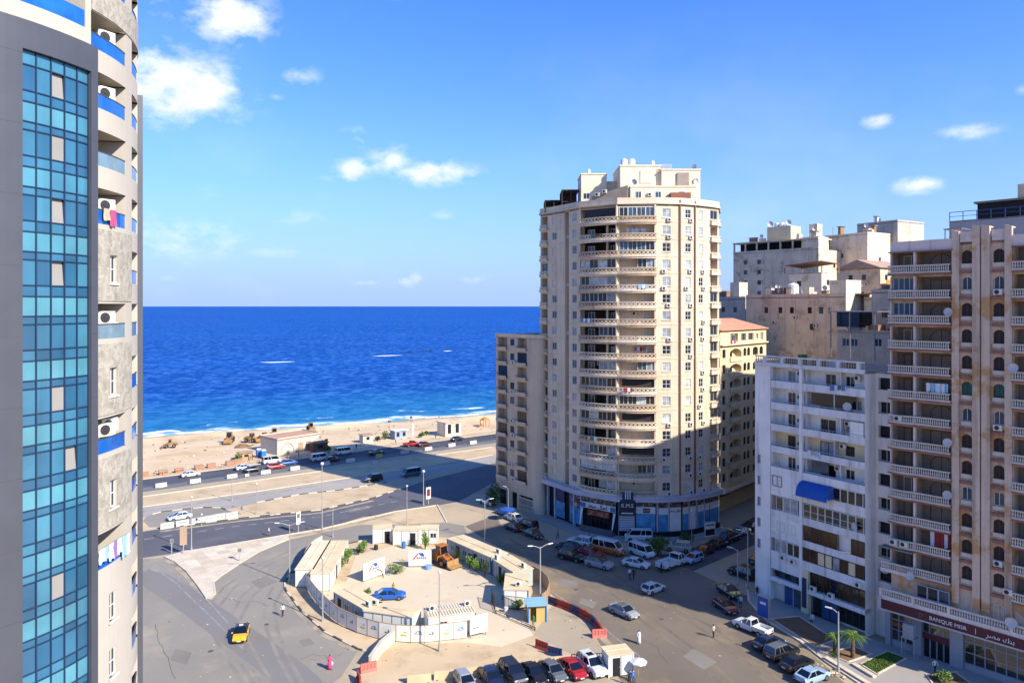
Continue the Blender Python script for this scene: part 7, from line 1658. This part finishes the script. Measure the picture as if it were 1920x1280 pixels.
# ------------------------------------------------------------------ wear on the roads
M_patch = mat('asphalt_repair', '#7d776d', .9, .1, .3, bump=.2, fine=.2); M_crack = mat('tar_crack', '#544f49', .9, .1)
def lane(name, pts, w, m, z):
    P = [V2(*G(*p).xy) for p in pts]; A0, B0 = offset(P, w / 2), offset(P, -w / 2); b = MB()
    for i in range(len(P) - 1): b.add([(*A0[i], z), (*A0[i + 1], z), (*B0[i + 1], z), (*B0[i], z)], [(0, 1, 2, 3)])
    return struct(b.build(name, m))
lane('worn_lane', [(255, 1075), (290, 1085), (330, 1110), (375, 1140), (430, 1180), (480, 1215), (540, 1260), (580, 1300)], 4.6, mat('polished_lane', '#7d7871', .8, .1, .05, patch=('#7b7876', .08, .48, .7), fine=.15), .009)
for i, pts in enumerate(([(290, 1170), (298, 1198), (312, 1225), (318, 1250), (330, 1280)], [(420, 1120), (450, 1128), (480, 1126), (510, 1138)], [(560, 1235), (590, 1225), (615, 1232), (650, 1222)], [(1190, 1190), (1230, 1215), (1260, 1250)], [(700, 940), (720, 936), (745, 934)])):
    lane('road_crack', [(x + random.uniform(-3, 3), y + random.uniform(-2, 2)) for p, q in zip(pts[:-1], pts[1:]) for k in range(4) for x, y in [(p[0] + (q[0] - p[0]) * k / 4, p[1] + (q[1] - p[1]) * k / 4)]], .06, M_crack, .0125)
for i, pts in enumerate(([(470, 1090), (500, 1078), (520, 1090), (488, 1103)], [(330, 1215), (360, 1222), (350, 1245), (318, 1236)], [(560, 1200), (580, 1195), (590, 1206), (568, 1212)], [(1300, 1215), (1345, 1240), (1320, 1255), (1280, 1230)], [(1050, 1085), (1085, 1090), (1080, 1100), (1046, 1096)], [(650, 955), (690, 947), (694, 952), (655, 960)], [(1090, 1120), (1120, 1128), (1112, 1140), (1085, 1130)])):
    sheet('asphalt_repair', pts, .0105, M_patch)
for i, (px, py) in enumerate(((500, 1170), (395, 1220), (1240, 1160), (1080, 1105), (640, 975), (470, 1010))):
    p = G(px, py); b = MB(); b.lathe([(.34, 0), (.34, .014), (.28, .016)], 14, (p.x, p.y, .0)); struct(b.build('manhole_cover', M_crack))
M_track = mat('tyre_polished_strip', '#7b756a', .85, .1, .1, patch=('#8a8377', .25, .4, .6)); M_drift = mat('sand_drift', '#a6987f', .95, .12, .4, patch=('#82796b', .5, .45, .62), fine=.2)
for i, pts in enumerate(([(470, 1300), (430, 1240), (400, 1190), (380, 1150), (420, 1100), (480, 1060), (560, 1025)], [(505, 1300), (470, 1245), (445, 1200), (430, 1160), (455, 1115), (505, 1075), (575, 1035)], [(560, 1300), (525, 1240), (500, 1180), (495, 1130), (515, 1095)])):
    for dx in (0, 20): lane('tyre_track', [(x + dx, y) for x, y in pts], .45, M_track, .0085 + .0004 * i + (.0002 if dx else 0))
M_track2 = mat('street_tyre_strip', '#675d50', .85, .1, .1, patch=('#7a6e5c', .25, .4, .6))
for i, pts in enumerate(([(930, 1010), (1000, 1050), (1100, 1100), (1200, 1160), (1300, 1235), (1360, 1290)], [(1000, 1020), (1100, 1065), (1200, 1115), (1310, 1175), (1400, 1240), (1450, 1290)])):
    for dx in (0, 26): lane('tyre_track', [(x + dx, y) for x, y in pts], .5, M_track2, .0085 + .0004 * i + (.0002 if dx else 0))
for i, pts in enumerate(([(536, 1112), (563, 1149), (608, 1189), (668, 1220)], [(312, 1049), (330, 1060), (350, 1078), (372, 1106)], [(360, 1036), (505, 1012), (600, 996), (740, 963)], [(268, 958), (380, 942), (483, 927), (596, 910)], [(300, 996), (443, 977), (600, 961), (700, 938)], [(1032, 1140), (1090, 1162), (1120, 1185), (1150, 1215)])): lane('sand_drift', pts, .9, M_drift, .0095)
b = MB()
for i in range(260):
    px_, py_ = random.choice(((random.gauss(800, 170), random.uniform(1090, 1270)), (random.gauss(1200, 120), random.uniform(1060, 1270)), (random.gauss(420, 110), random.uniform(1060, 1270)), (random.gauss(1545, 30), random.uniform(1235, 1275)))); p = G(px_, py_); s_ = random.uniform(.05, .17); a = random.uniform(0, 6.28)
    b.add([(p.x + s_ * math.cos(a + k * 1.57), p.y + s_ * math.sin(a + k * 1.57), .02 + (.05 if k == 0 else 0)) for k in range(4)], [(0, 1, 2, 3)], random.randrange(3))
tag(b.build('litter', [M_kerb, M_soil, M_tan]), 'scattered litter and stones on the dusty streets', 'litter', kind='stuff')
b = MB()
for i in range(420):
    a_ = random.uniform(0, 150); o_ = random.uniform(3, 55); p = coast(a_, o_); s_ = random.uniform(.12, .5)
    t_ = o_ / shore_off(a_); zz = -.002 + (SEA_Z - .05) * max(0, (t_ - .12) / .88) ** 2.2
    b.lathe([(s_, -.1), (s_ * .8, s_ * .35), (s_ * .2, s_ * .6)], 5, (p.x, p.y, zz), random.randrange(2))
tag(b.build('beach_stones', [M_soil, M_sandy]), 'stones and clods scattered over the sand', 'stones', kind='stuff')
# ------------------------------------------------------------------ beach
zb = -.05
t = thing('beach_house', 'low white beach house with pink roof on the sand', 'house', (*G(520, 853).xy, 0), math.atan2(*(G(598, 840) - G(520, 853)).yx)); L0 = (G(598, 840) - G(520, 853)).length
M_bh = mat('beach_house_white', '#c4b9a6', .9, .06, .5, dirt=.15)
b = MB(); b.box(0, 0, -.3, L0, 9, 4.2); b.build('walls', M_bh, t)
b = MB(); b.box(-.3, -.3, 4.2, L0 + .3, 9.3, 4.45); ro = b.build('roof', mat('pink_roof_screed', '#b58a72', .9, .1, .3, dirt=.2), t); b = MB(); ring(b, [V2(-.3, -.3), V2(L0 + .3, -.3), V2(L0 + .3, 9.3), V2(-.3, 9.3), V2(-.3, -.3)], -.25, 0, 4.45, 4.7); b.build('parapet', M_bh, ro)
for x in (3.2, 13.5):
    b = MB(); pts = [(x + 2.1 * math.cos(PI * i / 10), -.06, .4 + 2.6 * math.sin(PI * i / 10)) for i in range(11)]; b.tube(pts, .12, 5); b.build('blind_arch', M_tan, t)
for x in (7.5, 10):
    b = MB(); b.box(x - .6, -.05, 0, x + .6, -.003, 2.5); b.box(x - .75, -.09, 0, x - .6, -.003, 2.65); b.box(x + .6, -.09, 0, x + .75, -.003, 2.65); b.box(x - .6, -.09, 2.5, x + .6, -.003, 2.65); b.build('door', M_tan, t)
def toilet(label, px, py):
    p = G(px, py); t = thing('portable_toilet', label, 'toilet', (p.x, p.y, 0), ca); b = MB(); b.box(-.6, -.6, 0, .6, .6, 2.2); b.build('cabin', mat('toilet_blue', '#2f7fb5', .5, .1), t); b = MB(); b.hexa([(-.65, -.65, 2.2), (.65, -.65, 2.2), (.65, .65, 2.2), (-.65, .65, 2.2), (-.4, -.4, 2.5), (.4, -.4, 2.5), (.4, .4, 2.5), (-.4, .4, 2.5)]); b.build('roof', CL['white'], t); b = MB(); b.box(-.4, -.63, .15, .4, -.603, 2.0); b.build('door', M_cabblue, t)
toilet('taller blue cabin left of the beach house', 485, 857); toilet('small blue cabin next to the beach house corner', 494, 859)
def pedestal(label, px, py):
    p = G(px, py); t = thing('brick_pedestal', label, 'pedestal', (p.x, p.y, 0), ca, 'brick pedestals along the promenade'); b = MB(); b.box(-1.0, -.6, 0, 1.0, .6, .9); b.build('base', mat('brick_pedestal', '#a5745a', .9, .15, 1.2, bump=.4), t); b = MB(); b.box(-1.1, -.7, .9, 1.1, .7, 1.05); b.build('cap', M_tan, t)
for i, (px, py) in enumerate(((270, 893), (306, 889), (336, 885), (373, 879), (396, 876), (431, 871), (446, 868))): pedestal('brick pedestal on the promenade, %s from the left' % names[i], px, py)
for i in range(6):
    a0 = 4 + i * 8; P0, P1 = coast(a0, 1.6), coast(a0 + 7.2, 1.6); fl = Line(P0.xy, P1.xy); t = thing('promenade_rail', 'low pale rail between pedestals on the promenade, %s from the left' % names[i], 'railing', (*P0.xy, 0), fl.ang(), 'promenade rails'); b = MB(); b.box(0, -.04, .85, fl.L, .04, .93); b.build('top_rail', M_tan, t)
    for k in range(5): b = MB(); x = fl.L * k / 4; b.box(x - .05, -.05, 0, x + .05, .05, .85); b.build('post', M_tan, t)
def hutk(label, px, py, w, d, h, m, roofm, z=0.0, name='beach_kiosk', openings=1):
    p = G(px, py, z); t = thing(name, label, 'kiosk', (p.x, p.y, z), ca); b = MB(); b.box(-w / 2, 0, 0, w / 2, d, h); b.build('walls', m, t); b = MB(); b.box(-w / 2 - .3, -.4, h, w / 2 + .3, d + .3, h + .18); b.build('roof', roofm, t)
    for i in range(openings): x = -w / 2 + w * (i + .5) / openings; b = MB(); b.box(x - w * .16 / openings ** .5, -.04, .9, x + w * .16 / openings ** .5, -.004, h - .5); b.build('hatch', M_shopdark, t)
hutk('small white beach kiosk at the shadow edge', 690, 830, 3.4, 2.5, 2.4, M_bh, M_tan); hutk('pale blue beach kiosk in the shade', 752, 823, 4.4, 3, 2.7, mat('pale_blue_kiosk', '#8d9bb0', .8, .1), M_whitep, openings=2); hutk('square grey beach building right of the kiosks', 850, 817, 6.0, 5, 4.4, M_old2, M_old, openings=2, name='beach_building')
hutk('brown shed beside the beach house', 601, 846, 4.5, 3, 2.4, mat('brown_shed', '#6b4a3c', .9, .2), M_rustroof, name='beach_shed'); hutk('low tan shelter left of the blue cabins', 462, 862, 3.5, 2, 2.0, M_tan, M_tan, name='beach_shed')
for i, (px, py, r, h) in enumerate(((448, 864, 1.2, 2.2), (722, 824, 1.6, 2.6), (735, 820, 1.4, 2.0), (708, 827, 1.0, 1.6), (790, 820, 1.2, 1.8), (615, 846, 1.2, 1.8), (800, 816, 1.0, 1.4))):
    shrub(('dusty olive shrub on the sand by the tan shelter', 'dark shrub right of the small white beach kiosk', 'second dark shrub beside the small white beach kiosk', 'low dark shrub touching the small white kiosk', 'dark shrub right of the pale blue kiosk', 'olive shrub beside the brown shed', 'low scrub between the kiosks and the grey beach building')[i], px, py, r, h, 260, (2, 3, 4) if i else (3, 3), size=.25)
t = thing('furled_sail', 'white furled sail standing by the beach kiosks', 'sail', (*G(775, 822).xy, 0), ca); b = MB(); b.cyl((0, 0, 0), (0, 0, 5.4), .06, .04, 6); b.build('mast', M_pole, t); b = MB(); vs = []
for i in range(9):
    s = i / 8; r = .42 * math.sin(PI * (s * .85 + .1)); vs += [(r * math.cos(2 * PI * k / 6) - .25, r * .6 * math.sin(2 * PI * k / 6), .6 + 4.5 * s) for k in range(6)]
b.add(vs, [(i * 6 + k, i * 6 + (k + 1) % 6, (i + 1) * 6 + (k + 1) % 6, (i + 1) * 6 + k) for i in range(8) for k in range(6)]); b.build('sail', CL['white'], t)
t = thing('beach_slide', 'small orange play frame on the sand at the right end of the beach', 'play frame', (*G(909, 803, -.6).xy, -.6), ca); M_or = mat('orange_plastic', '#c2742a', .6, .1)
b = MB()
for x in (-1.2, 1.2):
    for y in (-1, 1): b.box(x - .08, y - .08, 0, x + .08, y + .08, 3)
b.build('posts', M_or, t); b = MB(); b.hexa([(-1.5, -1.3, 3), (1.5, -1.3, 3), (1.5, 1.3, 3), (-1.5, 1.3, 3), (-.2, -.2, 4), (.2, -.2, 4), (.2, .2, 4), (-.2, .2, 4)]); b.build('roof', M_or, t); b = MB(); b.hexa([(-1.2, -.5, 1.5), (-1.2, .5, 1.5), (-4, .5, .1), (-4, -.5, .1), (-1.2, -.5, 1.65), (-1.2, .5, 1.65), (-4, .5, .25), (-4, -.5, .25)]); b.build('slide', M_or, t)
for i, (px, py, h) in enumerate(((730, 812, 4.5), (771, 810, 5.5), (829, 815, 4.5), (612, 840, 3))):
    p = G(px, py); t = thing('beach_post', ('thin post on the sand above the dark shrubs', 'taller post with a dark flag on the sand', 'post with a small board left of the grey beach building', 'short post beside the beach house')[i], 'post', (p.x, p.y, -.2), ca); b = MB(); b.cyl((0, 0, 0), (0, 0, h), .08, .06, 6); b.build('shaft', M_tan, t); b = MB(); b.box(-.45, -.04, h - .7, .45, .04, h); b.build('board', M_mdark, t)
for i, (px, py, s) in enumerate(((452, 838, 1.5), (460, 836, 1.0))):
    t = thing('gravel_heap', ('grey gravel heap beside the tall tan loader', 'small gravel heap right of the bigger one')[i], 'heap', (*G(px, py).xy, -.2)); b = MB(); b.lathe([(s * 1.5, 0), (s * 1.1, s * .35), (s * .5, s * .75), (s * .08, s * .85)], 9); b.build('heap', M_soil, t); b = MB(); b.lathe([(s * .9, 0), (s * .6, s * .3), (s * .08, s * .45)], 7, (s, s * .4, 0)); b.build('spill', M_soil, t)
# rocks and surf out at sea
def reef(label, px, py, w, z=SEA_Z):
    p = G(px, py, z); t = thing('rock_reef', label, 'reef', (p.x, p.y, z - .3))
    for i in range(int(w / 3)):
        b = MB(); s = random.uniform(1.2, 2.6); b.lathe([(s, -.4), (s * .9, .4), (s * .4, random.uniform(.7, 1.3))], 7, (-w / 2 + i * 3 + random.uniform(-1, 1), random.uniform(-3, 3), 0)); b.build('rock', mat('wet_dark_rock', '#1c2430', .6, .2), t)
reef('dark rocks breaking the sea right of the surf line', 772, 661, 20); reef('faint dark rocks further right along the reef', 806, 658, 14)
M_foam = mat('sea_foam', '#dfe4e6', .8, .05)
def foam(label, px, py, w, d):
    p = G(px, py, SEA_Z); b = MB(); n = 26; vs = []
    for i in range(n + 1):
        s = i / n; x = -w / 2 + w * s; hw = d * math.sin(PI * s) ** .6 * (.5 + .7 * mnoise.noise(Vector((px + i * .7, 0, 0))) ** 2 + .3 * random.random()); y = 3 * math.sin(s * 5 + px) + w * .12 * s
        vs += [(x, y - hw, .0), (x, y, .35 * math.sin(PI * s)), (x, y + hw, .0)]
    b.add(vs, [(i * 3 + k, (i + 1) * 3 + k, (i + 1) * 3 + k + 1, i * 3 + k + 1) for i in range(n) for k in range(2)])
    o = b.build('surf', M_foam, None, (p.x, p.y, SEA_Z + .06)); tag(o, label, 'surf', kind='stuff')
foam('white surf line breaking on the reef', 726, 667, 27, 4.5); foam('white surf patch on the open sea, left of the reef', 518, 679, 27, 4.5); foam('thin surf streak right of the dark rocks', 838, 658, 10, 2)
foam('thin surf streak close to the beach at the left', 300, 812, 16, 1.2)
# ------------------------------------------------------------------ people
SK = [mat('skin_%d' % i, c, .6, .05) for i, c in enumerate(('#8a5f44', '#a57a5a', '#6b4a36'))]; M_hair = mat('black_hair', '#17120f', .8, .1)
def cl2(n, c): return mat('clothes_' + n, c, .9, .08, 4)
KC = {n: cl2(n, c) for n, c in dict(white='#c4c4c0', black='#1c1d22', navy='#232c45', cream='#b9ab90', pink='#c0456e', yellow='#b3a52a', grey='#6f7276', blue='#39629a', green='#3f7a45', jeans='#3b4a66', brown='#4c3a30', tan='#8d7a60').items()}
_pp = {}
def person_mesh(pose):
    if pose in _pp: return _pp[pose]
    st, sit = (.16, 0) if pose == 'walk' else (.03, 1 if pose == 'sit' else 0)
    V, E, R = [], [], []
    def v(co, r, par=None): V.append(co); R.append(r); (E.append((par, len(V) - 1)) if par is not None else None); return len(V) - 1
    dz = -.42 if sit else 0
    pel = v((0, 0, .95 + dz), (.135, .105)); sp_ = v((0, 0, 1.15 + dz), (.13, .1), pel); ch = v((0, .005, 1.34 + dz), (.155, .11), sp_); nk = v((0, .0, 1.49 + dz), (.055, .055), ch); h1 = v((0, -.015, 1.57 + dz), (.075, .088), nk); h2 = v((0, -.01, 1.66 + dz), (.08, .098), h1); v((0, 0, 1.72 + dz), (.05, .06), h2)
    v((0, -.105, 1.595 + dz), (.018, .018), h1)      # nose
    for s in (-1, 1):
        sh = v((s * .185, 0, 1.42 + dz), (.062, .062), ch); sw = -s * st
        el_ = v((s * .25, .03 + sw * .6, 1.14 + dz), (.045, .045), sh); wr = v((s * .26, -.09 + sw, .92 + dz + (.08 if sit else 0)), (.032, .032), el_); pm = v((s * .262, -.115 + sw, .85 + dz + (.1 if sit else 0)), (.04, .022), wr)
        for k in range(4): v((s * (.262) + (k - 1.5) * .02, -.14 + sw, .775 + dz + (.1 if sit else 0) + abs(k - 1.4) * .012), (.009, .009), pm)
        v((s * .225, -.16 + sw, .835 + dz + (.1 if sit else 0)), (.011, .011), wr)
        hp = v((s * .095, 0, .88 + dz), (.09, .09), pel)
        if sit: kn = v((s * .12, -.44, .5), (.065, .065), hp); an = v((s * .12, -.42, .09), (.045, .045), kn)
        else: kn = v((s * .1, -.03 + s * st * .7, .5), (.064, .064), hp); an = v((s * .1, .03 + s * st * 1.4, .09), (.045, .045), kn)
        a = V[an]; v((a[0] + s * .015, a[1] - .17, .04), (.042, .035), an)
    me = bpy.data.meshes.new('body'); me.from_pydata(V, E, []); o = bpy.data.objects.new('body', me); COL.objects.link(o)
    md = o.modifiers.new('skin', 'SKIN'); md.use_smooth_shade = True
    for i, d in enumerate(me.skin_vertices[0].data): d.radius = R[i]; d.use_root = (i == 0)
    sb = o.modifiers.new('sub', 'SUBSURF'); sb.levels = 1
    dg = bpy.context.evaluated_depsgraph_get(); nm = bpy.data.meshes.new_from_object(o.evaluated_get(dg)); bpy.data.objects.remove(o)
    nm.name = 'body'; nm.materials.clear()
    for i in range(5): nm.materials.append(SK[0])
    for p in nm.polygons:
        z = p.center.z - dz; x, y = abs(p.center.x), p.center.y; zz = p.center.z
        hand = x > .2 and z < .93
        if z > 1.62 or (z > 1.52 and y > .03): k = 4
        elif z > 1.47 or hand: k = 0
        elif z > .93: k = 1
        elif zz > .1: k = 2
        else: k = 3
        p.material_index = k
    _pp[pose] = nm; return nm
def person(label, px, py, face, shirt, trousers, pose='stand', robe=None, scale=1.0, pos=None, hold=None, shoes='black'):
    p = Vector(pos) if pos else G(px, py); t = thing('person', label, 'person', (p.x, p.y, p.z + .01), math.atan2(face[1], face[0]) + PI / 2); t.scale = (scale,) * 3
    me = person_mesh(pose); o = O('body', me, t); sk = SK[random.randrange(3)]
    for i, m in enumerate((sk, KC[shirt], KC[trousers], KC[shoes], M_hair)): o.material_slots[i].link = 'OBJECT'; o.material_slots[i].material = m
    if robe:
        b = MB(); b.lathe([(.27, .08), (.25, .5), (.21, .9), (.19, 1.1), (.215, 1.3), (.2, 1.42)], 12); b.build('robe', KC[robe], t, smooth=True)
    if hold:
        b = MB(); b.lathe([(.12, -.2), (.17, 0), (.12, .2), (.03, .24)], 8, (.27, -.14, .62)); b.build('carried_bag', KC[hold], t)
    return t
person('person in white shirt walking along the main road edge', 504, 1004, (.8, .5), 'white', 'grey', 'walk'); person('person in white shirt and dark trousers crossing the empty square', 530, 1155, (.5, -.8), 'white', 'black', 'walk'); person('person in a long pink robe carrying a white bag on the square', 618, 1254, (.8, -.3), 'pink', 'pink', 'walk', robe='pink', hold='white')
person('person in a yellow vest behind the blue yard car', 738, 1113, (-.3, -1), 'yellow', 'tan'); person('guard in a green vest at the yellow hut doorway', 1000, 1176, (-.5, -.9), 'green', 'grey'); person('person in white shirt walking left of the pair near the parked cars', 1181, 1085, (.3, -1), 'white', 'navy', 'walk'); person('person in black walking beside the one in white near the parked cars', 1188, 1086, (.3, -1), 'black', 'black', 'walk')
person('person in cream top standing alone in the sunny street', 1338, 1195, (-.6, .8), 'cream', 'black'); person('person in a long white robe beside the kerb right of the plastic barriers', 1198, 1206, (.6, -.8), 'white', 'white', robe='white'); person('person in white shirt and dark trousers walking to the bank', 1753, 1262, (.2, -1), 'white', 'navy', 'walk')
person('person in blue sitting by the small white kiosk', 1186, 1276, (.2, -1), 'blue', 'navy', 'sit'); person('person in grey beside the taxi in the shade', 1381, 1128, (-.8, .1), 'grey', 'jeans'); person('person in white top beside the lamp in the shade', 1389, 1138, (-.6, -.6), 'white', 'jeans'); person('person in white standing by the entrance steps', 1174, 1016, (-.8, -.5), 'white', 'white', robe='white'); person('person sitting at the foot of the white block column', 1523, 1166, (-.6, -.8), 'white', 'brown', 'sit')
pb_ = arcW.pt(uc0 + 1.0, .4); person('person leaning on a high balcony of the glass tower', 0, 0, (1, .3), 'black', 'black', pos=(pb_.x, pb_.y, FZ - 2.0))
person('person in a green shirt by the white car at the sandy block', 962, 986, (-.6, -.7), 'green', 'jeans'); person('person in brown walking on the promenade by the shrub', 466, 866, (.8, .6), 'brown', 'black', 'walk'); person('person in black near the blue beach cabins', 473, 862, (-.8, -.6), 'black', 'black'); person('person in tan standing at the corner of the beach house', 617, 853, (.5, -.9), 'tan', 'jeans')

for i, (px, py, a, c, d, po, lb) in enumerate(((640, 846, 1, 'white', 'jeans', 'walk', 'person in white walking beside the promenade van'), (668, 842, 0, 'black', 'black', 'stand', 'person in black at the promenade left of the small white kiosk'), (742, 832, 1, 'blue', 'jeans', 'walk', 'person in blue in front of the pale blue kiosk'), (817, 822, 0, 'brown', 'black', 'walk', 'person in brown left of the grey beach building'), (560, 858, 1, 'navy', 'grey', 'stand', 'person in navy before the beach house doors'), (540, 856, 0, 'cream', 'brown', 'stand', 'person in cream before the beach house doors'),
    (1046, 1010, 0, 'grey', 'black', 'walk', 'person in grey on the pavement by the blue shop panels'), (1240, 1075, 1, 'navy', 'black', 'walk', 'person in navy behind the flatbed truck'), (1420, 1120, 0, 'black', 'jeans', 'stand', 'person in black near the orange pillar'), (1105, 1012, 1, 'tan', 'brown', 'stand', 'person in tan at the left end of the entrance steps'), (1180, 1284, 0, 'navy', 'black', 'stand', 'person in navy by the kiosk doorway'))):
    person(lb, px, py, (math.cos(i * 1.7), math.sin(i * 1.7)), c, d, po)
